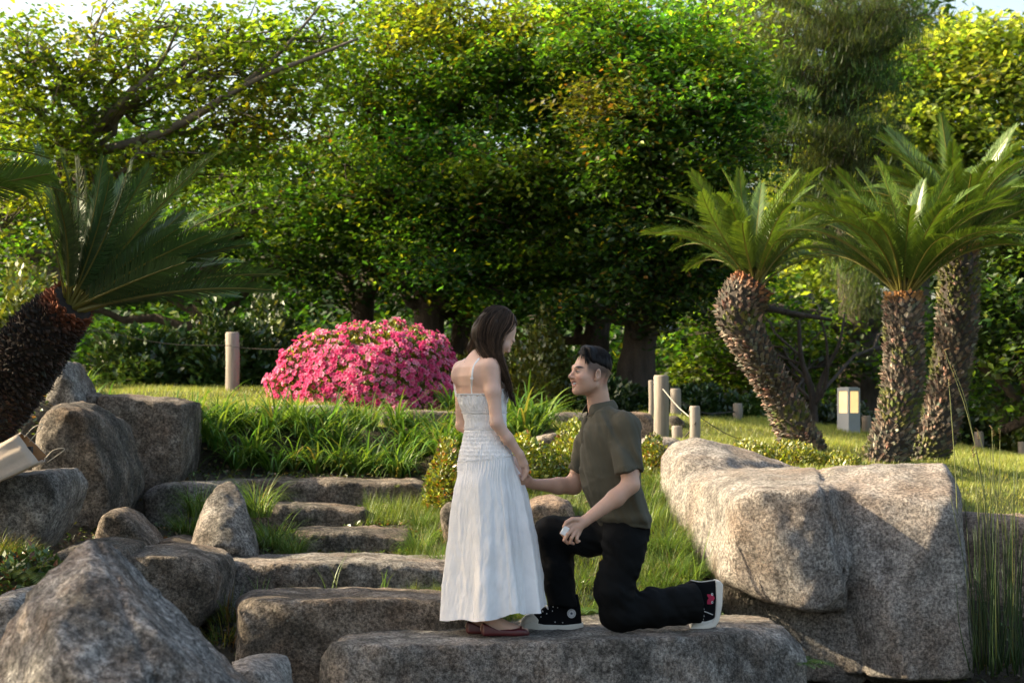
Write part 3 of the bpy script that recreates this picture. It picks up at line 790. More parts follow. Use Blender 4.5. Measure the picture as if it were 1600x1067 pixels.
# --- the trees behind the garden, from left to right
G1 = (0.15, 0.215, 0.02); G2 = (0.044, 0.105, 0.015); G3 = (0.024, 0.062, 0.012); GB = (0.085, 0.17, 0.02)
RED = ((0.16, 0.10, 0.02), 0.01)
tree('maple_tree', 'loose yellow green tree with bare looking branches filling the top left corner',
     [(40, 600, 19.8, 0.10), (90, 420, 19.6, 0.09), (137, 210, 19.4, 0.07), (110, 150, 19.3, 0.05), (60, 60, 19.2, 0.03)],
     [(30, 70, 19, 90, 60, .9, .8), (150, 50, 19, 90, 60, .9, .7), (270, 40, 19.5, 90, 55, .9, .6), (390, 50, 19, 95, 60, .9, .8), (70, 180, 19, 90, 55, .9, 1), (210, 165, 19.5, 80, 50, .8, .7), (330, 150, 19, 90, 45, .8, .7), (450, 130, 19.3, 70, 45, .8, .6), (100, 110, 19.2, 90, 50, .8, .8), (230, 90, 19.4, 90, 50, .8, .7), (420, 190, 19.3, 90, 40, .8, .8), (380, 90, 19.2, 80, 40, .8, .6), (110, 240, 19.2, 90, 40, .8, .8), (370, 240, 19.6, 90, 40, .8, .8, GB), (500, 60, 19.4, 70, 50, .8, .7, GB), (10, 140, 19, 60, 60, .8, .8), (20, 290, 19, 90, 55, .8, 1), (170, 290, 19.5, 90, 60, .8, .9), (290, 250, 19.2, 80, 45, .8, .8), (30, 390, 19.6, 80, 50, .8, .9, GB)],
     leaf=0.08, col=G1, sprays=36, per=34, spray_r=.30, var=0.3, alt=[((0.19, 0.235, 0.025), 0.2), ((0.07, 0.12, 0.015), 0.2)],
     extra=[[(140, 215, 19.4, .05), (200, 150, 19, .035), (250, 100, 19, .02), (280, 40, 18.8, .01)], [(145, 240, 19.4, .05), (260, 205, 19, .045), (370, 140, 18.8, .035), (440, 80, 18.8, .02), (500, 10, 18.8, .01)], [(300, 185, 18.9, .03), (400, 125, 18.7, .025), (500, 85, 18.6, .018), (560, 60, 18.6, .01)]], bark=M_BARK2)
tree('broadleaf_tree', 'dark green tree behind the left cycad with its trunk in deep shade',
     [(322, 560, 22, 0.17), (325, 430, 22, 0.15), (345, 330, 22, 0.11), (400, 250, 22, 0.07)],
     [(240, 360, 22, 110, 60, 1.2, 1.2), (380, 330, 21.5, 110, 60, 1.2, 1.3), (500, 300, 22, 90, 70, 1.2, 1), (330, 440, 22.3, 110, 40, 1, .9), (470, 400, 22, 90, 45, 1.1, 1), (120, 420, 22, 110, 60, 1.2, 1.2), (540, 210, 22.5, 60, 40, 1, .5), (420, 235, 22, 80, 50, 1, .9), (20, 470, 22, 90, 60, 1, 1)],
     leaf=0.095, col=G2, sprays=34, per=34, alt=[((0.10, 0.14, 0.02), 0.12)])
tree('maple_tree', 'dark maple with forked trunk behind the left half of the pink azalea',
     [(562, 600, 22.5, 0.16), (568, 470, 22.5, 0.13), (580, 420, 22.4, 0.10), (610, 330, 22.3, 0.06)],
     [(560, 380, 22, 80, 35, 1, .9), (640, 330, 21.5, 90, 45, 1.1, 1.2), (600, 250, 22, 80, 45, 1, 1.1), (520, 330, 21.5, 80, 40, 1, 1), (640, 200, 21.8, 80, 45, 1, .9), (570, 440, 22.6, 90, 30, .9, .6)],
     leaf=0.09, col=G2, sprays=34, per=34, alt=[((0.12, 0.15, 0.02), 0.12), RED], extra=[[(572, 470, 22.5, .09), (590, 430, 22.3, .07), (625, 400, 22.1, .05)], [(560, 480, 22.5, .08), (530, 420, 22.5, .06), (500, 400, 22.5, .04)]])
tree('maple_tree', 'thick trunked maple spreading layered foliage over the standing woman',
     [(672, 600, 21.5, 0.19), (670, 450, 21.5, 0.17), (672, 360, 21.5, 0.15), (690, 200, 21.4, 0.10), (720, 60, 21.3, 0.05)],
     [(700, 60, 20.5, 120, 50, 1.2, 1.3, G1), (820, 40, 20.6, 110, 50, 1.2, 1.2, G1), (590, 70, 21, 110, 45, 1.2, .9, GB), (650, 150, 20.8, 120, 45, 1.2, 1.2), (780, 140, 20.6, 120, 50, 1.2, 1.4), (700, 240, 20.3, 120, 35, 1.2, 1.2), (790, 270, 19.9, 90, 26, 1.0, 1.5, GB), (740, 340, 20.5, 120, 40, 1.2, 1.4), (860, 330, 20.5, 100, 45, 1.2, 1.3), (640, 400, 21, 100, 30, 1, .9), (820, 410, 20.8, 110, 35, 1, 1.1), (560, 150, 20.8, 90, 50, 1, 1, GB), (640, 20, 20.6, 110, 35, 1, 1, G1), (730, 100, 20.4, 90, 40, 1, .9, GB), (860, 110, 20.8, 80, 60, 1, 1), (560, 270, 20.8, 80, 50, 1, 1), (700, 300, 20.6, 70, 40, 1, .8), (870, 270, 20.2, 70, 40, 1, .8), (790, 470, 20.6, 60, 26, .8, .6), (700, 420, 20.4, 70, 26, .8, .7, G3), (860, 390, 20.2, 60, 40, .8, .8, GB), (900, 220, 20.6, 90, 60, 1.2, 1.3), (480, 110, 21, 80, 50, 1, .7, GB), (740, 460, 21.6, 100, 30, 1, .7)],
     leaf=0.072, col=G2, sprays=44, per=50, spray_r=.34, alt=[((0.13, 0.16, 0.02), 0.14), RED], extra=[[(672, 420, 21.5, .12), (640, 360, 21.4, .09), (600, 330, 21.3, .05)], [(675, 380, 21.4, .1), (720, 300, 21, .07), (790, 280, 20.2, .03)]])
tree('broadleaf_tree', 'slender dark trunk close to the right of the thick maple trunk',
     [(716, 610, 21.8, 0.12), (724, 480, 21.8, 0.11), (735, 400, 21.8, 0.09), (745, 300, 21.8, 0.06)],
     [(760, 430, 21.8, 80, 30, .9, .8), (720, 380, 22, 80, 30, .9, .8), (800, 470, 22.3, 80, 30, .9, .6)], leaf=0.09, col=G3, sprays=30, per=34)
tree('broadleaf_tree', 'leaning trunk with a patch of sunlight on its bark left of the kneeling man\'s head',
     [(932, 610, 21.8, 0.17), (930, 540, 21.8, 0.155), (938, 470, 21.8, 0.14), (915, 400, 21.8, 0.12), (900, 300, 21.8, .08)],
     [(880, 430, 22, 90, 35, 1, 1), (960, 400, 21.5, 90, 40, 1, 1.1), (900, 350, 22.2, 90, 40, 1, 1), (860, 500, 22.8, 80, 25, .8, .4)], leaf=0.09, col=G3, sprays=34, per=34,
     extra=[[(935, 490, 21.8, .09), (915, 455, 21.6, .07), (885, 430, 21.4, .05)]])
tree('maple_tree', 'broad maple with reddish young leaves, its thick sunlit trunk right of the man\'s head',
     [(992, 600, 20.2, 0.21), (1000, 530, 20.2, 0.18), (1008, 470, 20.2, 0.165), (1020, 380, 20.2, 0.14), (1015, 240, 20.2, 0.10), (1040, 100, 20.2, .05)],
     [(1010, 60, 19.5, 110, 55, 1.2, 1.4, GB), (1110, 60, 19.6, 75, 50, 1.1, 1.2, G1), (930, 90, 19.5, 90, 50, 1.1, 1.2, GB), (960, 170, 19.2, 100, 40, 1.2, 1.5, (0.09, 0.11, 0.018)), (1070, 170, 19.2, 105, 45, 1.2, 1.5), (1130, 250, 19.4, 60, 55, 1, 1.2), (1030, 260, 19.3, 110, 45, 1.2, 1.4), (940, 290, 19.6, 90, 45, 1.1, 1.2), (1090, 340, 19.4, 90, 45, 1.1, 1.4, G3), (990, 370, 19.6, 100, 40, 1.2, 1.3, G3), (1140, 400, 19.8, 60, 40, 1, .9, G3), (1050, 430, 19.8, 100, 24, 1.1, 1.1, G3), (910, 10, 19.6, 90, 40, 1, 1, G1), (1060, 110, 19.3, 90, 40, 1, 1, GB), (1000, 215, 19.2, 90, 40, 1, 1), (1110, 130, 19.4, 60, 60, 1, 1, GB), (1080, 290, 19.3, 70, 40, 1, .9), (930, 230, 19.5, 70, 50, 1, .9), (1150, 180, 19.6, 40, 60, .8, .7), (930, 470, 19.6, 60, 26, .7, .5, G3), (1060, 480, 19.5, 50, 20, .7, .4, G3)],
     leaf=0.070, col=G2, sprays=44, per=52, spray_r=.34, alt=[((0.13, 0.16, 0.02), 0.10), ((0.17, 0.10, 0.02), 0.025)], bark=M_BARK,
     extra=[[(1012, 420, 20.2, .09), (1060, 440, 20, .06), (1150, 470, 19.9, .045), (1230, 488, 19.9, .032), (1300, 500, 19.9, .018)]])
tree('pine_tree', 'tall grey green pine with soft needle tufts, top centre right, dark trunk between the cycads',
     [(1342, 640, 23.5, 0.27), (1340, 520, 23.5, 0.24), (1335, 400, 23.5, 0.21), (1320, 200, 23.5, 0.15), (1300, 20, 23.5, .08)],
     [(1210, 60, 23, 90, 50, 1.2, 1.5), (1320, 50, 23, 90, 55, 1.2, 1.6), (1400, 20, 23.3, 60, 45, 1.1, 1), (1230, 150, 23, 90, 40, 1.2, 1.4), (1340, 140, 23, 80, 40, 1.2, 1.3), (1200, 220, 23, 80, 35, 1.1, 1.1), (1260, 290, 23.2, 80, 30, 1.1, .8), (1300, 0, 23, 120, 40, 1.2, 1), (1340, 215, 22.8, 80, 35, 1, 1), (1290, 240, 22.8, 70, 35, 1, .8), (1350, 290, 22.8, 60, 40, 1, .8), (1280, 340, 22.8, 60, 40, 1, .7), (1180, 140, 23, 60, 60, 1, 1), (1270, 110, 22.8, 90, 50, 1, 1), (1370, 90, 22.9, 60, 50, 1, 1), (1340, 400, 22.7, 45, 40, .7, .8), (1345, 470, 22.7, 40, 30, .6, .5), (1180, -10, 23, 80, 40, 1.2, .8)],
     leaf=0.13, col=(0.060, 0.100, 0.042), var=0.3, alt=[((0.13, 0.16, 0.07), 0.10)], sprays=52, per=80, spray_r=0.26, needle=True,
     extra=[[(1338, 520, 23.5, .12), (1290, 500, 23.2, .10), (1230, 485, 23, .07), (1190, 480, 23, .04)], [(1336, 440, 23.5, .08), (1310, 400, 23, .06), (1270, 380, 23, .03)]])
tree('broadleaf_tree', 'sunlit pale green tree in tiered pads at the top right, sky showing through a gap',
     [(1440, 600, 27, 0.22), (1430, 380, 27, 0.18), (1450, 200, 27, 0.12), (1500, 90, 27, .06)],
     [(1370, 110, 26.5, 80, 28, 1.4, 1), (1450, 80, 26.5, 75, 26, 1.4, 1), (1540, 60, 26.5, 70, 24, 1.4, .9), (1600, 70, 27, 60, 30, 1.3, .9), (1340, 170, 26.3, 80, 30, 1.4, 1.1), (1430, 150, 26.5, 60, 26, 1.2, .8), (1370, 220, 26, 110, 30, 1.5, 1.4), (1470, 190, 26, 100, 26, 1.4, 1.2), (1580, 180, 26.2, 80, 30, 1.3, 1), (1290, 240, 26.3, 70, 30, 1.2, 1), (1590, 120, 26.5, 40, 20, 1, .5), (1400, 280, 26, 120, 35, 1.4, 1.2), (1540, 240, 26, 110, 35, 1.4, 1.2), (1320, 320, 26, 100, 40, 1.4, 1.2), (1500, 130, 26, 60, 22, 1.2, .6), (1250, 300, 25.5, 70, 50, 1.2, 1), (1220, 360, 25.5, 80, 50, 1.2, 1), (1300, 400, 25, 100, 50, 1.2, 1.2), (1450, 330, 25.5, 90, 50, 1.2, 1), (1600, 300, 26, 60, 40, 1.2, 1), (1560, 130, 26.4, 50, 22, 1, .6)],
     leaf=0.12, col=(0.22, 0.28, 0.05), var=0.28, alt=[((0.10, 0.14, 0.03), 0.2)], sprays=44, per=36, spray_r=.42, bark=M_BARK2)
tree('maple_tree', 'dark green maple at the right edge behind the tallest cycad',
     [(1640, 700, 18.5, 0.14), (1620, 560, 18.5, 0.12), (1600, 430, 18.4, .08), (1570, 330, 18.3, .05)],
     [(1590, 300, 18, 70, 40, .9, 1.1), (1570, 380, 18, 80, 40, .9, 1.3), (1560, 460, 18, 80, 40, .9, 1.3), (1600, 540, 18, 70, 40, .8, 1.1), (1530, 540, 18.5, 60, 35, .8, .8), (1660, 440, 18, 60, 70, .9, 1.2), (1570, 620, 18.8, 70, 25, .7, .6, GB)],
     leaf=0.08, col=(0.035, 0.07, 0.015), sprays=34, per=36, alt=[((0.10, 0.15, 0.02), 0.10)], extra=[[(1600, 640, 18.5, .05), (1560, 590, 18.4, .045), (1510, 560, 18.3, .03)]])
tree('young_tree', 'slender many stemmed young tree left of the garden lamp with bright green leaves',
     [(1272, 655, 20.5, 0.045), (1268, 610, 20.5, .038), (1252, 560, 20.5, .028), (1248, 500, 20.5, .018)],
     [(1220, 520, 22, 90, 35, 1, .9, GB), (1140, 520, 23, 80, 35, 1, .9, GB), (1120, 580, 23.5, 90, 28, 1, .9, GB), (1220, 590, 23, 80, 30, 1, .7, G2), (1300, 560, 22.5, 60, 30, .9, .5, G2), (1080, 500, 23.5, 70, 40, 1, .8, G2), (1180, 460, 22.5, 70, 30, 1, .6, G2), (1420, 540, 23, 60, 60, 1, .8, G2)],
     leaf=0.09, sprays=40, per=36, alt=[((0.15, 0.2, 0.03), 0.15)],
     extra=[[(1272, 640, 20.5, .032), (1285, 590, 20.5, .025), (1310, 540, 20.4, .018), (1320, 490, 20.4, .01)], [(1271, 635, 20.5, .03), (1290, 600, 20.4, .022), (1292, 540, 20.3, .015), (1280, 490, 20.3, .01)]])

# trees beyond the frame on the left: they shade the foreground and the couple
tree('broadleaf_tree', 'tall broad tree standing just outside the picture on the left', [(-900, 700, 8.4, 0.25), (-880, 300, 8.6, 0.2), (-860, -200, 8.8, 0.15), (-840, -700, 9, .08)],
     [(-800, -150, 9.1, 300, 250, 1.25, 3.2), (-900, -500, 9.1, 320, 260, 1.3, 3.2), (-1000, -900, 9.0, 300, 250, 1.2, 2.4), (-850, 150, 9.1, 250, 220, 1.1, 2.6), (-1100, -100, 7.2, 400, 350, 1.4, 3), (-1500, -600, 7, 400, 400, 1.6, 3)],
     leaf=0.17, col=G2, sprays=42, per=30, spray_r=0.42, twigs=False)
tree('broadleaf_tree', 'second tall tree standing outside the picture on the far left', [(-1300, 700, 21, 0.3), (-1300, 300, 21, 0.25), (-1300, 0, 21, .15)],
     [(-1300, 150, 21, 250, 150, 1.6, 1.3), (-1300, -100, 20.5, 260, 200, 1.6, 1.8)], leaf=0.17, col=G2, sprays=40, per=30, spray_r=0.42, twigs=False)

# --- far-off wood that closes the view
fw = MB(); rng = np.random.default_rng(11)
def wood(n, x0, x1, y0, y1, ztop, size, col):
    m = n // 24
    c = np.stack([rng.uniform(x0, x1, m), rng.uniform(y0, y1, m), np.zeros(m)], -1)
    zt = ztop(c[:, 0]) if callable(ztop) else ztop
    zg = H(c[:, 0], c[:, 1])
    c[:, 2] = zg + rng.random(m) ** 0.8 * np.maximum(zt - zg, 0.5)
    p = np.repeat(c, 24, axis=0) + rng.normal(0, 1, (m * 24, 3)) * np.array((0.45, 0.45, 0.16))
    leaves(fw, p, size, 0.6, 0.6, vcol(len(p), col, 0.35, [((0.10, 0.14, 0.02), 0.1)], rng=rng) * np.exp(rng.normal(0, 0.25, m)).repeat(24)[:, None], rng)
def ztop(x):  # height of the far wood's outline
    return np.interp(x, [-14, -9, -3.2, -2.0, 3.5, 5.0, 7.5, 9.5, 14], [5.2, 5.2, 5.0, 5.4, 10.0, 9.5, 4.9, 5.2, 6.2]) + 0.9 * fbm(np.stack([x * 0.7, x * 0, x * 0], -1), 2)
wood(84000, -13, 13, 27, 33, ztop, 0.17, G2)
wood(24000, -10, 12, 24, 27, lambda x: 2.3 + 0 * x, 0.13, G3)
tag(link('woods', fw.mesh('woods', ML_TREE, False)), kind='stuff')

# ------------------------------------------------------------------ shrubs
def shrub(name, label, c, R, n, leaf, col, alt=None, cat='shrub', group=None, bump=0.12, seed=1, var=0.35, wr=0.55, mat=None, tilt=0.8, inner=0.45):
    rng = np.random.default_rng(seed); c = np.asarray(c, float); R = np.asarray(R, float)
    zg = c[2]
    root = empty(name, c, label, cat, group)
    u = norm(rng.normal(0, 1, (n, 3))); u[:, 2] = np.abs(u[:, 2])
    k = 1 + bump * fbm(u * 3.1 + seed, 3) * 2
    r = 1 - inner * rng.random(n) ** 2.0
    p = u * R * (k * r)[:, None]
    mb = MB(); leaves(mb, p, leaf, wr, tilt, vcol(n, col, var, alt, rng=rng), rng, droop=-0.3, out=u * 0.7)
    mb.build('foliage', mat or ML_SHRUB, root, smooth=False)
    sb = MB()
    for k in range(9):
        a = rng.uniform(0, 6.28); e = norm(np.array((math.cos(a) * .8, math.sin(a) * .8, rng.uniform(.5, 1.3)))) * R * 0.8
        sb.tube(curve([(0, 0, -0.05), e * 0.5 + (0, 0, 0.05), e], 6), np.linspace(0.016, 0.004, 6), 5)
    sb.build('stems', M_STEM, root)
    return root

# pink azalea with its flowers
az_c = W(576, 641, 17.0); az_R = (0.86, 0.70, 0.80)
AZ = shrub('azalea_bush', 'big round azalea bush covered in bright pink flowers', az_c, (az_R[0] * .975, az_R[1] * .975, az_R[2] * 1.01), 16000, 0.045, (0.10, 0.13, 0.02), [((0.26, 0.26, 0.03), 0.35)], 'azalea', seed=3, bump=0.08, inner=0.22)
def flower_mesh(seed, base):
    rng = np.random.default_rng(seed); mb = MB()
    for k in range(5):
        a = k * 2 * math.pi / 5 + rng.normal(0, .1); L = 0.031 * rng.uniform(.85, 1.15); w = 0.013
        d = np.array((math.cos(a), math.sin(a), 0)); s = np.array((-math.sin(a), math.cos(a), 0)); up = np.array((0, 0, 1.0))
        o = np.array((0, 0, 0.0))
        v = [o, d * L * .55 + s * w + up * .014, d * L + up * .010, d * L * .55 - s * w + up * .014]
        c = np.array([np.array(base) * (0.62, 0.25, 0.45), base, np.array(base) * (1.15, 1.6, 1.4), base])
        mb.add(v, [(0, 1, 2, 3)], c=np.clip(c, 0, .85))
    return mb
rng = np.random.default_rng(5)
FB = [(0.74, 0.10, 0.27), (0.80, 0.18, 0.36), (0.64, 0.055, 0.21), (0.84, 0.32, 0.47)]
FM = [flower_mesh(40 + k, FB[k]).mesh('flower', ML_PETAL, False) for k in range(4)]
nf = 2100
u = norm(rng.normal(0, 1, (7000, 3))); u[:, 2] = np.abs(u[:, 2]) ; u = u[(u[:, 1] < 0.35)]
u = u[rng.random(len(u)) < np.interp(u[:, 2], [0, .6, .8, 1], [1, .85, .35, .2]) * (.8 + .5 * (fbm(u * 5, 2) > -.12))][:nf]
kk = 1 + 0.08 * fbm(u * 3.1 + 3, 3) * 2
fp = u * np.array(az_R) * (kk * rng.uniform(.97, 1.035, len(u)))[:, None]
order = np.argsort(u[:, 1] * 1.0 + rng.normal(0, .15, len(u)))
fb = MB()
for rank, k in enumerate(order):
    nrm = norm(u[k] / np.array(az_R) + rng.normal(0, .35, 3))
    q = Vector(nrm).to_track_quat('Z', 'Y'); s = float(rng.uniform(.62, 1.08)); ci = int(rng.choice(4, p=[.28, .3, .2, .22]))
    if rank < 300:
        o = link('flower', FM[ci], AZ, tuple(fp[k])); o.rotation_euler = (q @ Matrix.Rotation(float(rng.uniform(0, 6.28)), 3, 'Z').to_quaternion()).to_euler(); o.scale = (s, s, s)
    else:
        R3 = np.array(q.to_matrix()) @ np.array(Matrix.Rotation(float(rng.uniform(0, 6.28)), 3, 'Z'))
        t = flower_mesh(int(rng.integers(1e6)), FB[ci])
        fb.add(np.concatenate(t.v) * s @ R3.T + fp[k], np.concatenate(t.q), c=np.concatenate(t.c))
tag(fb.build('flowers', ML_PETAL, AZ, smooth=False), kind='stuff')

def W0(px, Y):
    x = (px - HX) * Y / F; return (x, Y, float(H(x, Y)))
# low azaleas and clipped shrubs
OR = [((0.28, 0.12, 0.03), 0.13), ((0.25, 0.25, 0.03), 0.25)]
YG = [((0.27, 0.29, 0.03), 0.4), ((0.20, 0.08, 0.02), 0.02)]
def shrub_px(label, x0, x1, ytop, ybot, Y, depth, n, leaf, col, alt, seed, **k):
    b = P((x0 + x1) / 2, ybot, Y); R = ((x1 - x0) / 2 * Y / F, depth, (ybot - ytop) * Y / F)
    return shrub(k.pop('name', 'azalea_bush'), label, b, R, n, leaf, col, alt, seed=seed, **k)
shrub_px('low azalea with orange red young leaves left of the white skirt', 664, 738, 688, 790, 12.7, .3, 4200, .034, (0.13, 0.17, 0.02), OR, 21)
shrub_px('yellow green low azalea between the couple, above their joined hands', 735, 880, 672, 790, 12.9, .34, 6000, .034, (0.15, 0.20, 0.02), YG, 22)
shrub_px('yellow green low azalea right against the front of the man\'s shirt', 840, 960, 664, 790, 13.1, .3, 5200, .034, (0.15, 0.20, 0.02), YG, 23)
shrub_px('orange tinted azalea in the gap between the man\'s back and the big boulder', 985, 1052, 676, 800, 12.6, .26, 3600, .034, (0.13, 0.17, 0.02), OR, 24)
for k, (x0, x1, yt, yb, Y) in enumerate([(1125, 1215, 688, 735, 13.2), (1190, 1290, 690, 740, 13.1), (1265, 1352, 706, 745, 13.0)]):
    shrub_px(['sunlit clipped azalea mound behind the left hump of the big boulder', 'sunlit clipped azalea mound behind the middle of the big boulder', 'sunlit clipped azalea mound at the foot of the middle cycad'][k], x0, x1, yt, yb, Y, .35, 2600, .03, (0.15, 0.18, 0.025), [((0.28, 0.28, 0.04), 0.3)], 30 + k)
# shrubs at the edge of the wood
for k, (lab, x0, x1, yt, yb, Y, col, n, lf) in enumerate([
    ('leafy green shrub behind the rope post on the left', 285, 425, 482, 612, 19.8, (0.045, 0.09, 0.02), 6000, .085),
    ('leafy green shrub in front of the wood, right of the leaning cycad trunk', 150, 300, 500, 612, 19.6, (0.045, 0.09, 0.02), 6000, .085),
    ('yellowish leafy shrub left of the leaning cycad trunk', -40, 110, 430, 640, 18.0, (0.09, 0.12, 0.02), 6000, .075),
    ('taller dark shrub over the left end of the pink azalea', 380, 470, 470, 612, 20.4, (0.03, 0.055, 0.014), 3500, .08),
    ('yellow green azalea hedge in half shade behind the couple', 790, 905, 505, 640, 19.6, (0.08, 0.095, 0.014), 6500, .06),
    ('dark shrub behind the woman\'s head', 700, 815, 520, 640, 20.4, (0.055, 0.075, 0.014), 4500, .065),
    ('low dark ferny hedge behind the man\'s head', 890, 1010, 585, 662, 19.2, (0.022, 0.05, 0.012), 5500, .07),
    ('low dark ferny hedge behind the rope posts', 1000, 1130, 590, 662, 19.6, (0.026, 0.06, 0.014), 5500, .07),
    ('bright edged low hedge left of the leaning right cycad', 1110, 1210, 612, 662, 19.9, (0.05, 0.10, 0.018), 4000, .07),
    ('low dark hedge behind the garden lamp', 1215, 1400, 628, 680, 21.0, (0.03, 0.055, 0.014), 4000, .07),
    ('yellow green shrub at the right edge beyond the lawn', 1535, 1660, 620, 715, 20.2, (0.09, 0.12, 0.018), 4500, .075),
    ('dark shrub right of the two taller cycad trunks', 1440, 1560, 610, 705, 20.6, (0.028, 0.05, 0.014), 3500, .075)]):
    Yg = Y; b = P((x0 + x1) / 2, yb, Y); zg = float(H(b[0], b[1])); top = P(0, yt, Y)[2]
    shrub('leafy_shrub', lab, (b[0], b[1], zg - 0.05), ((x1 - x0) / 2 * Y / F, .6, max(top - zg, .2)), n, lf, col, [((0.12, 0.16, 0.03), 0.08)], seed=60 + k, bump=0.3, tilt=0.6)

# ------------------------------------------------------------------ lawn grass
rng = np.random.default_rng(21)
def scatter_grass(n, x0, x1, y0, y1, keep, L, w, cols, name):
    x = rng.uniform(x0, x1, n); y = y0 + (y1 - y0) * rng.random(n) ** 1.2
    k = keep(x, y); x, y = x[k], y[k]
    patch = fbm(np.stack([x * .8, y * .8, x * 0], -1), 3)
    b = np.stack([x, y, H(x, y) - 0.004], -1); m = len(x)
    c = vcol(m, cols[0], 0.22, [(cols[1], 0.3)], rng=rng) * (1 + 0.5 * patch)[:, None]
    mb = MB(); blades(mb, b, rng.uniform(0, 6.28, m), L * rng.uniform(.5, 1.4, m) * (1 + .5 * patch), w, rng.uniform(.05, .8, m), .5, 1, c)
    return tag(link(name, mb.mesh(name, ML_GRASS, False)), kind='stuff')
scatter_grass(120000, -5.5, 1.2, 13.6, 18.9, lawn_mask, 0.055, 0.008, [(0.24, 0.29, 0.06), (0.34, 0.34, 0.09)], 'grass')
scatter_grass(190000, 1.1, 7.2, 12.1, 19.9, lawn_mask, 0.050, 0.008, [(0.24, 0.29, 0.06), (0.34, 0.34, 0.09)], 'grass')
scatter_grass(22000, -1.0, 0.1, 12.3, 13.15, lambda x, y: HX + x * F / y > 575, 0.045, 0.006, [(0.15, 0.20, 0.03), (0.22, 0.24, 0.05)], 'grass')

def bank(x, y):
    u = HX + x * F / y
    a = (u > 640) & (u < 1085) & (y > 10.1) & (y < 12.6) & ~((u > 860) & (u < 1085) & (y < 10.35))
    b = (u > 570) & (u < 700) & (y > 12.25) & (y < 13.1)
    return (a | b) & ~((u > 1040) & (y > 11.4))
scatter_grass(42000, -1.9, 1.2, 10.1, 13.2, bank, 0.15, 0.006, [(0.11, 0.17, 0.028), (0.20, 0.24, 0.05)], 'long_grass')

# ------------------------------------------------------------------ tufts and clumps
def clump_mesh(name, n, L, w, lean, bend, spread, segs, col, alt, seed, var=.25, mat=None, taper=.8):
    rng = np.random.default_rng(seed); mb = MB()
    r = np.sqrt(rng.random(n)) * spread; a = rng.uniform(0, 6.28, n)
    b = np.stack([r * np.cos(a), r * np.sin(a), np.full(n, -0.03)], -1)
    az = a + rng.normal(0, .7, n)
    blades(mb, b, az, L * rng.uniform(.55, 1.15, n), w * rng.uniform(.7, 1.2, n), lean * rng.uniform(.2, 1.5, n), bend * rng.uniform(.5, 1.4, n), segs, vcol(n, col, var, alt, rng=rng), taper=taper)
    return mb.mesh(name, mat or ML_GRASS)
DL = [clump_mesh('leaves', 60, 0.62, 0.026, 0.35, 1.95, 0.07, 7, (0.080, 0.165, 0.026), [((0.17, 0.26, 0.04), 0.35), ((0.24, 0.22, 0.05), 0.05)], 100 + k) for k in range(5)]
GT = [clump_mesh('leaves', 230, 0.34, 0.0055, 0.30, 1.9, 0.09, 5, (0.085, 0.15, 0.03), [((0.15, 0.22, 0.05), 0.3), ((0.24, 0.22, 0.09), 0.05)], 200 + k) for k in range(4)]
GW = [clump_mesh('leaves', 90, 0.26, 0.005, 0.45, 1.2, 0.10, 4, (0.11, 0.16, 0.03), [((0.18, 0.24, 0.05), 0.3), ((0.28, 0.24, 0.10), 0.1)], 300 + k) for k in range(4)]
RD = [clump_mesh('leaves', 130, 0.20, 0.006, 0.5, 1.2, 0.12, 3, (0.09, 0.13, 0.025), [((0.20, 0.11, 0.03), 0.25), ((0.20, 0.20, 0.05), 0.2)], 400 + k) for k in range(2)]
LG = [clump_mesh('leaves', 130, 0.30, 0.0055, 0.35, 1.5, 0.10, 4, (0.12, 0.19, 0.03), [((0.20, 0.26, 0.05), 0.3)], 450 + k) for k in range(3)]
rng = np.random.default_rng(33)
def put(name, meshes, px, Y, label, cat, group, scale=1.0, z=None, x=None, zs=1.0, py=None):
    c = W0(px, Y) if x is None else (x, Y, float(H(x, Y)))
    if py is not None: c = tuple(P(px, py, Y))
    if z is not None: c = (c[0], c[1], z)
    r = empty(name, c, label, cat, group, float(rng.uniform(0, 6.28)))
    s = scale * float(rng.uniform(.88, 1.12)); r.scale = (s, s, s * zs)
    me = meshes[int(rng.integers(len(meshes)))]
    link('leaves', me, r)
    return r
# daylily bank
dl_lab = 'arching strap leaved daylily clump in the bank between the steps and the pink azalea'
for k in range(46):
    t = (k + .5) / 46; row = k % 3
    px = 262 + 470 * ((k // 3 + .5 + rng.normal(0, .25)) / (46 / 3)); Y = 13.95 + row * .36 + rng.normal(0, .06)
    if px < 330 and row == 0: Y += .1
    dl_lab = ('lower', 'middle', 'upper')[row] + ' row daylily clump in the bank, ' + ('near the brown rock wall' if px < 400 else 'above the triangular stone side of the steps' if px < 520 else 'below the pink azalea' if px < 640 else 'close to the woman\'s back')
    put('daylily', DL, px, Y, dl_lab, 'plant', 'daylilies in the bank', (.72, .74, .60)[row])
for k, (px, Y, s) in enumerate([(800, 14.9, .95), (822, 14.6, 1.0), (845, 15.0, .9), (790, 15.3, .8), (770, 14.6, .9)]):
    put('daylily', DL, px, Y, 'arching daylily clump just right of the woman\'s waist', 'plant', 'daylilies right of the woman', s)
for k, (px, Y) in enumerate([(118, 14.2), (140, 14.4), (160, 14.2), (180, 14.6), (130, 14.9)]):
    put('daylily', DL, px, Y, 'sunlit yellow green daylily clump on the lawn edge beside the leaning stone', 'plant', 'daylilies by the leaning stone', .5)
put('daylily', DL, 705, 16.4, 'broad leaved dark clump at the right foot of the pink azalea', 'plant', None, .75)
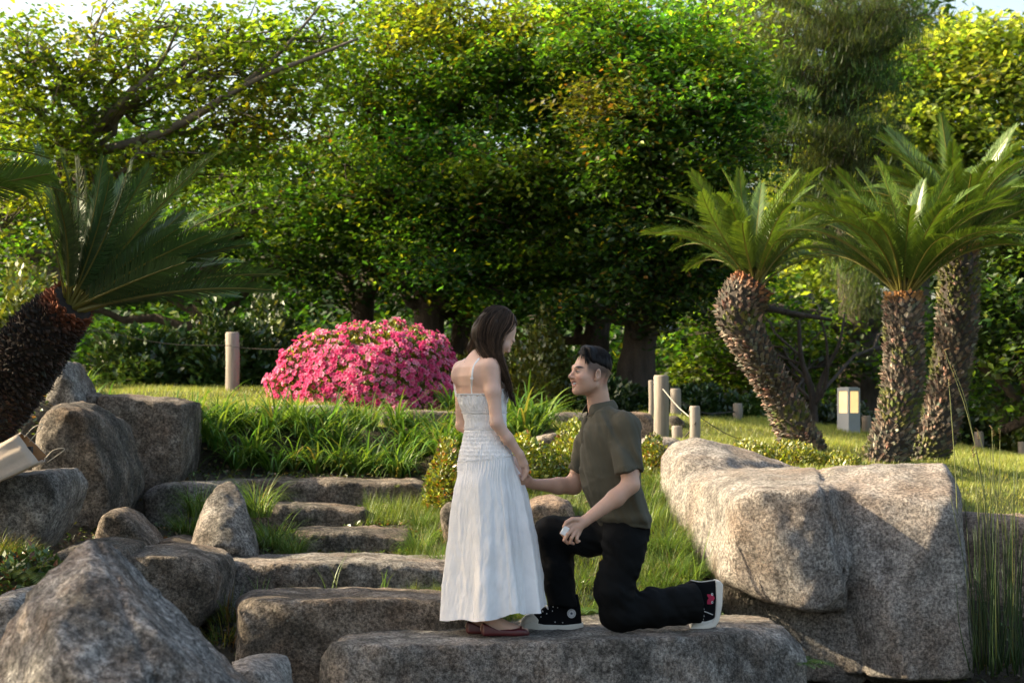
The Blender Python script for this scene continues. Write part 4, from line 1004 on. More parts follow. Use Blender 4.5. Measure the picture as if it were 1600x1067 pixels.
# grass tufts
put('grass_tuft', GT, 425, 11.75, 'biggest bright green grass tuft spilling over the steps right of the triangular stone', 'grass tuft', None, 1.15)
put('grass_tuft', GT, 400, 11.95, 'upper grass tuft leaning over the top of the triangular stone', 'grass tuft', None, 0.95, py=800)
put('grass_tuft', GT, 458, 11.55, 'low grass tuft at the right foot of the biggest tuft', 'grass tuft', None, .75)
put('grass_tuft', GT, 312, 12.3, 'dark green tuft hanging between the mossy block and the triangular stone', 'grass tuft', None, 1.0, py=800)
put('grass_tuft', GT, 295, 12.0, 'dark drooping tuft low on the left of the triangular stone', 'grass tuft', None, .8, py=835)
put('grass_tuft', RD, 365, 10.2, 'reddish green tuft between the rust stained rock and the chunky brown step', 'grass tuft', None, 1.2, py=960)
put('grass_tuft', RD, 345, 10.0, 'straggling dry tuft low in the gap beside the chunky brown step', 'grass tuft', None, 1.1, py=1000)
tl = 'loose light green grass tuft in the bank behind the couple'
for (px, py, Y, s) in [(655, 860, 11.5, .8), (675, 845, 11.8, .8), (690, 885, 11.1, .8), (640, 870, 11.6, .6), (668, 905, 10.9, .7), (700, 940, 10.5, .8), (690, 965, 10.3, .7), (720, 965, 10.35, .7), (730, 900, 10.9, .8), (760, 950, 10.5, .8), (790, 965, 10.4, .7), (820, 965, 10.4, .7), (850, 955, 10.5, .8), (700, 815, 12.0, .8), (660, 825, 12.1, .7),
                       (890, 975, 10.42, .7), (910, 968, 10.4, .8), (935, 965, 10.5, .8), (905, 930, 10.7, .9), (930, 925, 10.8, .9), (920, 890, 11.0, .9), (900, 880, 11.2, .9), (945, 880, 11.2, .9), (1000, 935, 10.6, 1), (1030, 930, 10.6, 1.05), (1060, 925, 10.6, 1.0), (1015, 905, 10.8, 1.05), (1045, 900, 10.8, 1.1), (1075, 905, 10.7, .9), (1010, 870, 11.1, 1.0), (1035, 865, 11.1, 1.0), (1055, 870, 11.0, .8), (1005, 830, 11.5, 1.0), (1022, 815, 11.7, .9), (1010, 790, 11.9, .9), (1025, 765, 12.2, .9), (1080, 940, 10.6, .7), (980, 850, 11.4, .9), (985, 900, 10.9, .9)]:
    tl = 'loose light green grass tuft ' + (('beside the white skirt at the top of the bank' if py < 860 else 'between the steps and the white skirt') if px < 705 else 'low behind the hem of the white skirt' if px < 870 else ('below the man\'s raised thigh' if px < 950 else ('between the man\'s back and the big boulder' if py < 880 else 'above his kneeling calf beside the boulder')))
    put('grass_tuft', GT if rng.random() < .6 else GW, px, Y, tl, 'grass tuft', 'loose grass tufts in the bank behind the couple', s * .82, py=py)
for (px, py, Y, s) in [(480, 870, 11.5, .7), (520, 868, 11.5, .6), (550, 868, 11.5, .6), (590, 868, 11.5, .6), (620, 866, 11.6, .6), (440, 868, 11.45, .6), (400, 880, 11.1, .6), (310, 882, 11.0, .5), (560, 820, 12.2, .5), (700, 752, 12.9, .6), (620, 760, 13.2, .4), (450, 930, 10.45, .7), (490, 930, 10.4, .6), (530, 928, 10.45, .6), (640, 925, 10.45, .7), (600, 925, 10.45, .5), (680, 925, 10.45, .6)]:
    put('grass_tuft', GW, px, Y, 'small wispy grass tuft growing ' + ('at the foot of the dark low steps' if py > 860 and py < 900 else 'along the back of the chunky brown step' if py > 900 else 'beside the upper steps'), 'grass tuft', 'wispy tufts in the joints of the steps', s * .42, py=py)
for (px, py, Y, s) in [(130, 870, 10.9, .8), (150, 862, 11.0, .7), (200, 868, 11.0, .5), (20, 900, 9.7, .8), (45, 905, 9.6, .8), (70, 880, 9.9, .6), (90, 890, 9.9, .6), (-5, 860, 10, .9), (30, 860, 10.0, .8)]:
    put('grass_tuft', RD, px, Y, 'reddish low ground tuft ' + ('at the foot of the dark bulging boulder' if px > 100 else 'beside the ferns at the left edge'), 'grass tuft', 'reddish tufts at the left edge', s, py=py)
# iris like blades beside the kneeling leg
b = MB(); p0 = P(1092, 905, 10.35)
for dx, L, ln, az, w in ((0, .31, .18, .3, .014), (.02, .28, .30, .1, .012), (-.015, .2, .1, 2.6, .010), (.01, .17, .5, -.2, .010)):
    blades(b, np.array([[dx, 0, 0]]), np.array([az]), L, w, ln, .15, 5, np.array([[0.12, 0.20, 0.035]]))
r = empty('iris_plant', p0, 'two tall upright iris blades in front of the sunlit boulder face', 'plant'); b.build('leaves', ML_GRASS, r)
for (px, py, Y, h, n) in ((520, 925, 10.42, .24, 3), (600, 922, 10.45, .14, 2), (405, 930, 10.3, .16, 3)):
    b = MB(); m = n + 3
    blades(b, rng.normal(0, .015, (m, 3)) * (1, 1, 0), rng.uniform(0, 6.28, m), h * rng.uniform(.7, 1.1, m), .006, rng.uniform(0, .4, m), .8, 5, vcol(m, (.13, .19, .05)))
    r = empty('sedge_plant', P(px, py, Y), {520: 'tall thin grass blades standing before the long grey step', 600: 'short thin blades before the right end of the long grey step', 405: 'thin blades left of the top of the chunky brown step'}[px], 'grass blades'); b.build('leaves', ML_GRASS, r)
# reeds at the right edge
def reeds(label, x0, x1, n, ybase, ytop, Y, col, seed, w=.0035):
    rg = np.random.default_rng(seed); root = empty('reeds', P((x0 + x1) / 2, ybase, Y), label, 'reeds'); c0 = np.array(P((x0 + x1) / 2, ybase, Y))
    mb = MB(c0)
    for k in range(n):
        px = rg.uniform(x0, x1); Yk = Y + rg.normal(0, .12); a = P(px, ybase + rg.normal(0, 8), Yk)
        t = P(px + rg.normal(-4, 16), ytop + abs(rg.normal(0, 1)) * (ybase - ytop) * .28, Yk + rg.normal(0, .05))
        mid = (a + t) / 2 + (rg.normal(0, .012), 0, 0)
        mb.tube(curve([a, mid, t], 8), np.linspace(w, w * .35, 8), 4, c=vcol(1, col, .25, rng=rg)[0])
    mb.build('stalks', ML_GRASS, root); return root
reeds('dense dark green reeds at the water\'s edge right of the big boulder', 1515, 1605, 60, 1045, 800, 10.3, (0.035, 0.07, 0.02), 5)
reeds('taller thin reeds rising over the lawn at the right edge', 1520, 1590, 26, 1040, 690, 10.35, (0.08, 0.11, 0.03), 6)
rr = empty('reeds', P(1520, 1000, 10.4), 'few pale seed topped stalks rising in front of the tallest cycad trunk', 'reeds'); mb = MB(P(1520, 1000, 10.4))
for q in ([(1548, 1000), (1545, 820), (1515, 660), (1476, 547)], [(1552, 1000), (1540, 800), (1512, 640), (1490, 575)], [(1500, 930), (1494, 760), (1486, 640), (1482, 592)], [(1560, 990), (1560, 830), (1552, 730), (1550, 668)], [(1572, 1000), (1566, 820), (1562, 740), (1563, 672)], [(1530, 1000), (1530, 850), (1524, 740), (1520, 700)], [(1590, 1000), (1575, 860), (1552, 760), (1528, 672)]):
    pts = np.array([P(a, b_, 10.4) for a, b_ in q]); mb.tube(curve(pts, 14), np.linspace(.0035, .0016, 14), 5, c=(0.24, 0.26, 0.11))
    for k in range(5): mb.tube([pts[-1] + (0, 0, -.012 * k), pts[-1] + (rng.normal(0, .012), rng.normal(0, .01), -.012 * k + .012)], [.003, .001], 4, c=(0.26, 0.17, 0.07))
mb.build('stalks', ML_GRASS, rr)
# ferns
def fern(px, py, Y, label, n, L, seed, col=(0.08, 0.16, 0.03), spread=1.0, up=.5):
    rg = np.random.default_rng(seed); root = empty('fern', P(px, py, Y), label, 'fern')
    for k in range(n):
        mb = MB(); az = rg.uniform(-1.5, 1.5) if spread < 1 else rg.uniform(0, 6.28); Lk = L * rg.uniform(.7, 1.15); e = rg.uniform(up, 1.25)
        m = 16; t = np.linspace(0, 1, m); ang = e - 1.3 * t
        st = np.concatenate([[[0, 0, 0]], np.cumsum(np.stack([np.cos(ang), 0 * t, np.sin(ang)], -1) * Lk / m, 0)])
        R = np.array(Matrix.Rotation(az, 3, 'Z')); st = st @ R.T; side = R @ np.array((0, 1.0, 0))
        mb.tube(st, np.linspace(.002, .0006, m + 1), 3, c=np.array(col) * .8)
        for s in (-1, 1):
            for i_ in range(1, m):
                l = .30 * Lk * math.sin(math.pi * (0.12 + .88 * (1 - i_ / m)) ** .8) + .004
                d = norm(side * s + (st[i_ + 1] - st[i_ - 1]) / (2 * Lk / m) * .5 + np.array((0, 0, -.15))); w = norm(st[i_ + 1] - st[i_ - 1]) * Lk / m * .42
                mb.add([st[i_] - w, st[i_] + d * l * .5 - w * .8, st[i_] + d * l, st[i_] + d * l * .5 + w * .8, st[i_] + w][0:4], [(0, 1, 2, 3)], c=vcol(1, col, .2, rng=rg)[0])
        mb.build('frond', ML_SHRUB, root)
fern(1247, 1045, 9.75, 'bright green fern growing at the right end of the couple slab', 9, .20, 1, up=.7)
fern(55, 925, 9.4, 'light green fern in the ground plants at the left edge', 11, .24, 2)
fern(38, 905, 9.3, 'yellowish fern leaning beside the reddish tufts at the left edge', 8, .2, 3, (0.13, .17, .03))
fern(770, 968, 10.35, 'dark fern low behind the hem of the white skirt', 8, .22, 4, (0.05, .10, .025))
fern(900, 965, 10.35, 'pale green fern behind the kneeling man\'s planted shoe', 9, .24, 5, (0.08, .15, .03))
for k, (px, py, w_, lab) in enumerate([(15, 925, 75, 'broad leaved green ground plant at the far left edge'), (45, 895, 60, 'mixed leafy ground plant below the bag rock')]):
    c = P(px, py, 9.3 + .2 * k); R = (w_ / 2 * 9.3 / F * 1.4, .25, .13)
    shrub('ground_plant', lab, c, R, 500, .045, (0.07, 0.12, 0.03), [((0.20, 0.08, 0.04), 0.12)], 'plant', seed=90 + k, bump=.3, tilt=.6)
shrub('azalea_bush', 'few pink azalea flowers above the paper bag at the left edge', P(-2, 700, 10.6), (.09, .1, .10), 260, .03, (0.10, 0.13, 0.03), [((0.62, 0.10, 0.25), 0.5)], 'azalea', seed=95)
# a dead-leaf and weed litter over the bare soil between the stones
x = rng.uniform(-3.4, 3.2, 26000); y = rng.uniform(9.2, 14.2, 26000); k = ~lawn_mask(x, y); x, y = x[k], y[k]
mb = MB(); leaves(mb, np.stack([x, y, H(x, y) + .008 + .02 * rng.random(len(x))], -1), .035, .6, .5, vcol(len(x), (.06, .07, .02), .4, [((.14, .09, .04), .3), ((.08, .13, .025), .3)]), rng)
tag(link('undergrowth', mb.mesh('undergrowth', ML_SHRUB, False)), kind='stuff')

# ------------------------------------------------------------------ cycads
def frond_mesh(e0, bend, L=1.0, n=64, seed=0, col=(0.05, 0.10, 0.015)):
    """leaves the crown at angle e0 above level and arches over by bend; leaflets in a V along both sides"""
    rg = np.random.default_rng(seed); mb = MB()
    m = 24; t = np.linspace(0, 1, m); ang = e0 - bend * t ** 1.35
    st = np.concatenate([[[0, 0, 0]], np.cumsum(np.stack([np.cos(ang), 0.03 * np.sin(t * 3 + seed), np.sin(ang)], -1) * L / m, 0)])
    rc = np.array((0.22, 0.20, 0.045))
    mb.tube(st, np.interp(np.linspace(0, 1, m + 1), [0, .1, 1], [.013, .008, .002]), 5, c=rc)
    tt = np.linspace(0.13, 0.995, n); base = np.stack([np.interp(tt, np.linspace(0, 1, m + 1), st[:, k]) for k in range(3)], -1)
    an = e0 - bend * tt ** 1.35; tan = np.stack([np.cos(an), 0 * an, np.sin(an)], -1); nor = np.stack([-np.sin(an), 0 * an, np.cos(an)], -1)
    ll = 0.155 * L * np.interp(tt, [0.1, .22, .5, .8, 1.0], [.35, .85, 1.0, .8, .35]) 
    for s in (-1, 1):
        side = np.array((0, s, 0.0)); fwd = np.interp(tt, [0, .5, 1], [.55, .9, 1.9])
        d = norm(side[None] + tan * fwd[:, None] + nor * 0.42 + rg.normal(0, .05, (n, 3)))
        lk = (ll * rg.uniform(.9, 1.08, n))[:, None]; w = 0.0042 * L
        wv = norm(np.cross(d, nor)) * w
        p0, p1, p2 = base, base + d * lk * .55, base + d * lk - nor * lk * .10 + tan * lk * .06
        v = np.stack([p0 - wv * .8, p0 + wv * .8, p1 + wv, p1 - wv, p2], 1).reshape(-1, 3)
        o = np.arange(n)[:, None] * 5
        c = vcol(n, col, .16, rng=rg) * np.interp(tt, [0, 1], [.9, 1.15])[:, None]
        mb.add(v, o + np.array((0, 1, 2, 3)), o + np.array((3, 2, 4)), np.repeat(c, 5, axis=0))
    return mb
def frond_set(col, seed, L=1.0, bs=1.0):
    return [(e, frond_mesh(math.radians(e), b * bs, L, 66, seed + i_, col).mesh('frond', ML_CYCAD, False)) for i_, (e, b) in enumerate([(84, .50), (77, .80), (70, 1.0), (62, 1.1), (54, 1.15), (46, 1.1), (36, .9)])]
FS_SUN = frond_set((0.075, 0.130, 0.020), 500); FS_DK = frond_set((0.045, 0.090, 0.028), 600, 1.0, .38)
M_SCALE = mat_pb('cycad_leaf_base', (1, 1, 1), 0.85, 0.004, 80, .3, attr=True)
def cycad(label, path, tilt, tiltaz, fronds, L, nf, seed, scale_col, top_col=(0.30, 0.11, 0.03), emin=24, azr=None, moss=0.0, ns=1500, ss=1.0, sel=None):
    """path: (px, py, Y, radius) foot to crown"""
    rg = np.random.default_rng(seed)
    pp = curve(np.array([np.append(P(a, b, c), r) for a, b, c, r in path]), 22)
    org = pp[0, :3].copy(); org[2] = min(org[2], float(H(org[0], org[1]))) if len(path) > 3 else org[2]
    root = empty('cycad', org, label, 'cycad')
    mb = MB(org); mb.tube(pp[:, :3], pp[:, 3] * .94, 18, c=np.array(scale_col) * .35); mb.build('trunk', M_SCALE, root)
    # leaf-base scales in a spiral around the trunk
    sb = MB(org); seg = np.linalg.norm(np.diff(pp[:, :3], axis=0), axis=1); cs = np.concatenate([[0], np.cumsum(seg)]) / seg.sum()
    k = np.arange(ns); u = (k + .5) / ns * 1.0; th = k * 2.399963 + rg.normal(0, .12, ns)
    c = np.stack([np.interp(u, cs, pp[:, j]) for j in range(4)], -1); tan = norm(np.stack([np.interp(u, cs, norm(np.gradient(pp[:, :3], axis=0))[:, j]) for j in range(3)], -1))
    ref = np.array((0, 1.0, 0)); a = norm(np.cross(tan, ref)); b = np.cross(tan, a)
    rad = a * np.cos(th)[:, None] + b * np.sin(th)[:, None]; tg = np.cross(tan, rad)
    s = (0.030 * ss * rg.uniform(.7, 1.25, ns))[:, None]; up = rg.uniform(.15, .9, (ns, 1)); r = c[:, 3:4] * .93
    o = c[:, :3] + rad * r
    tip = o + rad * s * 0.95 * rg.uniform(.5, 1.3, (ns, 1)) + tan * s * up
    v = np.stack([o - tg * s * .62, o - tan * s * .75, o + tg * s * .62, o + tan * s * .5, tip - tg * s * .18, tip + tg * s * .18 - tan * s * .1], 1).reshape(-1, 3)
    i0 = np.arange(ns)[:, None] * 6
    q = np.concatenate([i0 + np.array((1, 5, 4, 0)), i0 + np.array((1, 2, 5, 5))[:4]]) if False else i0 + np.array((0, 1, 5, 4))
    tr = np.concatenate([i0 + np.array((1, 2, 5)), i0 + np.array((2, 3, 5)), i0 + np.array((3, 4, 5)), i0 + np.array((3, 0, 4))])
    cc = vcol(ns, scale_col, .45, [((0.24, 0.20, 0.155), 0.16 if scale_col[0] > .1 else 0.0)], rng=rg)
    if moss:
        g = (vnoise(np.stack([th * 0 + c[:, 0] * 9, u * 9, np.sin(th)], -1)) < moss) & (rg.random(ns) < .75); cc[g] = vcol(int(g.sum()), (0.09, 0.10, 0.025), .3, rng=rg)
    f = np.clip((u - .93) / .05, 0, 1)[:, None]; cc = cc * (1 - f) + np.array(top_col) * f * np.exp(rg.normal(0, .35, (ns, 1)))
    sb.add(v, q, tr, np.repeat(cc, 6, axis=0)); tag(sb.build('leaf_bases', M_SCALE, root, smooth=False), kind='stuff')
    # crown of fronds
    top = pp[-1, :3] - org; Rt = Matrix.Rotation(tilt, 4, Vector((-math.sin(tiltaz), math.cos(tiltaz), 0)))
    for k in range(nf):
        t = (k + .5) / nf
        e, me = fronds[min(len(fronds) - 1, int(t ** .9 * len(fronds)))]
        if e < emin and len(fronds) > 6: e, me = fronds[3]
        az = k * 2.399963 + rg.normal(0, .2)
        if azr is not None: az = azr[0] + (az % 6.2832) / 6.2832 * (azr[1] - azr[0])
        o = link('frond', me, root)
        sc = L * rg.uniform(.88, 1.08) * (1 + .30 * max(0, math.cos(az)) * (tilt > .5))
        o.matrix_local = Matrix.Translation(Vector(top) + Vector((0, 0, -.02))) @ Rt @ Matrix.Rotation(az, 4, 'Z') @ Matrix.Rotation(rg.normal(0, .05), 4, 'Y') @ Matrix.Translation((0.06 * L * (t ** .5), 0, 0)) @ Matrix.Rotation(rg.normal(0, .25), 4, 'X') @ Matrix.Scale(sc, 4)
    return root
SCB = (0.105, 0.082, 0.060)
cycad('cycad with bent trunk leaning left, leftmost of the three on the right lawn', [(1262, 712, 14.6, .155), (1243, 670, 14.6, .145), (1215, 612, 14.6, .13), (1180, 552, 14.5, .135), (1155, 500, 14.5, .165), (1160, 468, 14.5, .175), (1178, 440, 14.5, .15)], .12, 1.5, FS_SUN[:6], .93, 38, 5, SCB, (0.26, 0.11, 0.05), moss=.35, emin=38)
cycad('middle cycad on the right lawn with small ferns growing on its upright trunk', [(1372, 740, 13.9, .17), (1392, 690, 13.9, .155), (1408, 620, 13.9, .145), (1412, 550, 13.9, .14), (1412, 490, 13.9, .135), (1412, 456, 13.9, .13)], .05, 0.5, FS_SUN[:7], 1.0, 54, 9, SCB, (0.30, 0.15, 0.05), moss=.45, emin=38)
cycad('tallest cycad, rightmost on the lawn, trunk curving up behind the middle one', [(1436, 730, 15.0, .16), (1462, 680, 15.0, .155), (1482, 600, 15.0, .15), (1494, 520, 15.0, .16), (1498, 440, 15.0, .155), (1496, 380, 15.0, .15)], .03, 0.0, FS_SUN[:7], 1.0, 52, 13, SCB, (0.30, 0.12, 0.04), moss=.5, emin=38)
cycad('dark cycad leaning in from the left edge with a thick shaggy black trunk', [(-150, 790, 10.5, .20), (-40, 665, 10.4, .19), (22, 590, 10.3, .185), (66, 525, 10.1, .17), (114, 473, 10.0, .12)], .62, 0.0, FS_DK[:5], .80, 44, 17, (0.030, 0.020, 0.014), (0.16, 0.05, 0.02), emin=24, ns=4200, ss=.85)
cycad('cycad standing outside the left edge whose fronds hang into the picture', [(-400, 760, 9.0, .2), (-380, 600, 9.0, .18), (-360, 420, 9.0, .17), (-330, 370, 9.0, .16)], .15, 0.0, FS_SUN, 1.3, 36, 23, (0.04, 0.03, 0.02), emin=38)

# ------------------------------------------------------------------ posts, ropes, lamp, far roof
M_POST = mat_bark('weathered_post_wood', (0.16, 0.13, 0.10), (0.36, 0.32, 0.27), 30, 0.08, 0.004)
M_ROPE = mat_pb('grey_rope', (0.30, 0.28, 0.24), .9, .003, 200)
M_ROPED = mat_pb('dark_rope', (0.05, 0.045, 0.04), .9, .003, 200)
def post(label, px0, px1, ytop, ybot, Y, mat=M_POST, hole=True, sq=False):
    x = ((px0 + px1) / 2 - HX) * Y / F; r = (px1 - px0) / 2 * Y / F; zb = P(0, ybot, Y)[2]; zt = P(0, ytop, Y)[2]
    root = empty('rope_post', (x, Y, zb), label, 'post')
    mb = MB(); h = zt - zb
    mb.tube([(0, 0, -.25), (0, 0, 0), (.004, 0, h * .5), (0, 0, h - .012), (0, 0, h)], [r, r, r * .99, r * .98, r * .86], 8 if sq else 18); mb.build('shaft', mat, root)
    if hole:
        hb = MB(); hb.tube([(-r * 1.06, 0, h * .86), (r * 1.06, 0, h * .86)], .012, 8); hb.build('eyelet', M_ROPED, root)
    return root
post('weathered wooden rope post standing alone on the lawn left of the pink azalea', 352, 374, 519, 614, 17.2)
post('tallest grey rope post behind the man\'s shoulder', 1021, 1045, 586, 688, 15.7)
post('thin grey post half hidden behind the left side of the tallest rope post', 1013, 1023, 594, 660, 16.9, hole=False)
post('yellowish square cut post just behind the tallest rope post', 1047, 1064, 607, 662, 17.6, hole=False, sq=True)
post('slim pale rope post above the left hump of the big boulder', 1077, 1094, 634, 698, 13.7)
post('short stub post between the two grey rope posts', 1049, 1066, 665, 700, 13.8, hole=False)
post('small far square post on the lawn ridge left of the bent cycad', 1145, 1160, 630, 656, 19.0, hole=False, sq=True)
post('far small post just behind the bent cycad trunk', 1251, 1266, 642, 664, 19.0, hole=False, sq=True)
post('small far post right of the garden lamp', 1346, 1361, 649, 676, 18.8, hole=False, sq=True)
post('far post on the lawn edge right of the tallest cycad', 1522, 1537, 674, 704, 18.6, hole=False, sq=True)
post('far post at the right edge of the picture', 1590, 1604, 690, 722, 18.4, hole=False, sq=True)
def rope(label, pts, r=.006, mat=M_ROPE):
    c = curve(np.array([P(*p) for p in pts]), 20); mb = MB(c[0]); mb.tube(c, r, 6); o = mb.build('rope', mat, None, loc=tuple(c[0])); tag(o, label, 'rope')
rope('pale rope slung between the tallest post and the slim post', [(1036, 608, 15.62), (1058, 634, 14.8), (1077, 651, 13.75)], .0045)
rope('short dark rope tied low on the slim post', [(1070, 683, 13.75), (1082, 668, 13.7), (1087, 660, 13.64)], .005, M_ROPED)
rope('long thin rope from the slim post away over the right lawn', [(1094, 652, 13.72), (1130, 675, 14.3), (1170, 690, 14.6), (1230, 700, 14.8)], .003, M_ROPED)
rope('dark rope hanging between the left edge and the lone post', [(-20, 500, 16.5), (60, 515, 16.8), (150, 517, 17.0), (260, 537, 17.1), (362, 540, 17.1)], .003, M_ROPED)
rope('dark rope running from the lone post into the pink azalea', [(364, 542, 17.1), (400, 545, 17.1), (450, 546, 17.0)], .003, M_ROPED)
rope('far dark rope along the lawn ridge past the small far posts', [(1060, 625, 17.6), (1100, 645, 18.4), (1150, 643, 19.0)], .006, M_ROPED)

M_LAMP = mat_pb('painted_lamp_metal', (0.34, 0.36, 0.38), .5, .001, 90, .06)
M_GLOW = mat_pb('lit_lamp_glass', (0.8, 0.68, 0.45), .4, emit=(1.0, 0.62, 0.22), estr=0.38)
def lamp():
    Y = 18.6; x0, x1 = (1309 - HX) * Y / F, (1343 - HX) * Y / F; w = (x1 - x0) * .74; zb = P(0, 673, Y)[2] - .05; zt = P(0, 606, Y)[2]; h = zt - zb
    root = empty('garden_lamp', ((x0 + x1) / 2, Y, zb), 'square grey garden lamp with glowing panes between the cycad trunks', 'lamp', rz=.62)
    mb = MB(); mb.box((0, 0, h * .24), (w, w, h * .48)); mb.build('post_base', M_LAMP, root, False)
    mb = MB(); mb.box((0, 0, h * .965), (w * 1.0, w * 1.0, h * .07)); mb.box((0, 0, h * 1.008), (w * .8, w * .8, h * .015)); mb.build('cap', M_LAMP, root, False)
    mb = MB(); t = w * .13
    for sx in (-1, 1):
        for sy in (-1, 1): mb.box((sx * (w - t) / 2, sy * (w - t) / 2, h * .705), (t, t, h * .45))
    mb.build('frame', M_LAMP, root, False)
    for k in range(4):
        a = k * math.pi / 2; mb = MB(); mb.box((math.cos(a) * w * .44, math.sin(a) * w * .44, h * .705), ((.006 if k % 2 == 0 else w * .73), (w * .73 if k % 2 == 0 else .006), h * .448)); mb.build('pane', M_GLOW, root, False)
lamp()
def roof():
    root = empty('garden_shelter', P(1040, 600, 21.3), 'small grey roofed shelter far behind the trees right of the sunlit trunk', 'shelter'); c = P(1040, 600, 21.3)
    z = P(0, 515, 21.3)[2] - c[2]; mb = MB()
    mb.add([(-.40, -.3, z), (.13, -.3, z), (.13, .4, z), (-.40, .4, z), (-.32, .05, z + .055), (.05, .05, z + .055)], [(0, 1, 5, 4), (2, 3, 4, 5)], [(1, 2, 5), (0, 4, 3)]); mb.box((-.135, .05, z - .012), (.50, .66, .02)); mb.build('roof', mat_pb('roof_sheet', (.32, .34, .36), .5), root, False)
    for x in (-.30, -.16):
        mb = MB(); mb.tube([(x, 0.05, -1.2), (x, 0.05, z)], .025, 8); mb.build('post', M_POST, root)
roof()

# paper bag
M_PAPER = mat_pb('kraft_paper', (0.56, 0.46, 0.37), .8, .002, 30, .10)
M_PIN = mat_pb('kraft_paper_inside', (0.40, 0.20, 0.08), .8, .002, 30, .10)
def bag():
    Y = 10.05; o = P(20, 745, Y)
    root = empty('paper_bag', o, 'brown paper carrier bag lying on its side on the wedge shaped rock', 'bag')
    # mouth corners (picture) and bottom beyond the left edge
    q = lambda px, py, d=0: P(px, py, Y + d) - o
    m = [q(29, 676, -.02), q(70, 712, -.06), q(71, 716, .10), q(36, 682, .14)]       # mouth: top near, right near, right far, top far
    m = [q(28, 678, .0), q(61, 722, -.02), q(75, 713, .12), q(41, 680, .13)]
    b = [q(-70, 735, .0), q(-45, 772, -.03), q(-45, 772, .12), q(-70, 735, .14)]
    mb = MB()
    def face(a0, a1, b1, b0, n=8):
        u, v = np.meshgrid(np.linspace(0, 1, n + 1), np.linspace(0, 1, n + 1), indexing='ij')
        g = (a0 * (1 - u[..., None]) + a1 * u[..., None]) * (1 - v[..., None]) + (b0 * (1 - u[..., None]) + b1 * u[..., None]) * v[..., None]
        nrm = norm(np.cross(a1 - a0, b0 - a0)); crease = .004 * np.sin(u * 9 + v * 4) + .010 * (vnoise(np.stack([u * 5, v * 5, u * 0 + a0[0] * 9], -1)) - .5) - .010 * np.exp(-((u - .5) / .05) ** 2)
        g = g + nrm * (crease * (np.sin(np.pi * u)) )[..., None]
        i_ = np.arange(n)[:, None] * (n + 1); j_ = np.arange(n)[None]; qd = np.stack([i_ + j_, i_ + n + 1 + j_, i_ + n + 2 + j_, i_ + j_ + 1], -1)
        return g.reshape(-1, 3), qd.reshape(-1, 4)
    sides = [(m[0], m[1], b[1], b[0]), (m[1], m[2], b[2], b[1]), (m[2], m[3], b[3], b[2]), (m[3], m[0], b[0], b[3])]
    for s in sides: v, qd = face(*s); mb.add(v, qd)
    body = mb.build('body', M_PAPER, root)
    so = body.modifiers.new('thickness', 'SOLIDIFY'); so.thickness = .002
    mb = MB(); c = sum(m) / 4
    mm = [c + (p - c) * .94 for p in m]; bb = [c + (p - sum(b) / 4) * .8 + (sum(b) / 4 - c) * .5 for p in b]
    for k in range(4): v, qd = face(mm[k], mm[(k + 1) % 4], bb[(k + 1) % 4], bb[k]); mb.add(v, qd)
    mb.build('lining', M_PIN, root)
    for (p0, p1, p2, p3) in ((q(38, 683, .0), q(52, 668, -.01), q(66, 664, -.01), q(46, 690, .0)), (q(70, 717, -.02), q(84, 703, -.03), q(101, 702, -.03), q(74, 722, -.02))):
        mb = MB(); mb.tube(curve([p0, p1, p2, p3], 18), .0028, 6); mb.build('handle', mat_pb('twisted_paper_cord', (.55, .48, .38), .8, .002, 200), root)
    mb = MB(); mb.box(c + (b[0] - m[0]) * .12, (.07, .05, .05), c=(.02, .02, .02)); mb.build('contents', mat_pb('dark_contents', (.02, .02, .022), .6), root, False)
bag()

# ------------------------------------------------------------------ people
def frame(yaw_vec, pitch, roll=0.0):
    """columns: left, forward, up; pitch > 0 looks up"""
    f = norm(np.array((yaw_vec[0], yaw_vec[1], 0.0))); f = f * math.cos(pitch) + np.array((0, 0, math.sin(pitch)))
    l = norm(np.cross((0, 0, 1.0), f)); u = np.cross(f, l)
    if roll:
        l, u = l * math.cos(roll) + u * math.sin(roll), u * math.cos(roll) - l * math.sin(roll)
    return np.stack([l, f, u], 1)

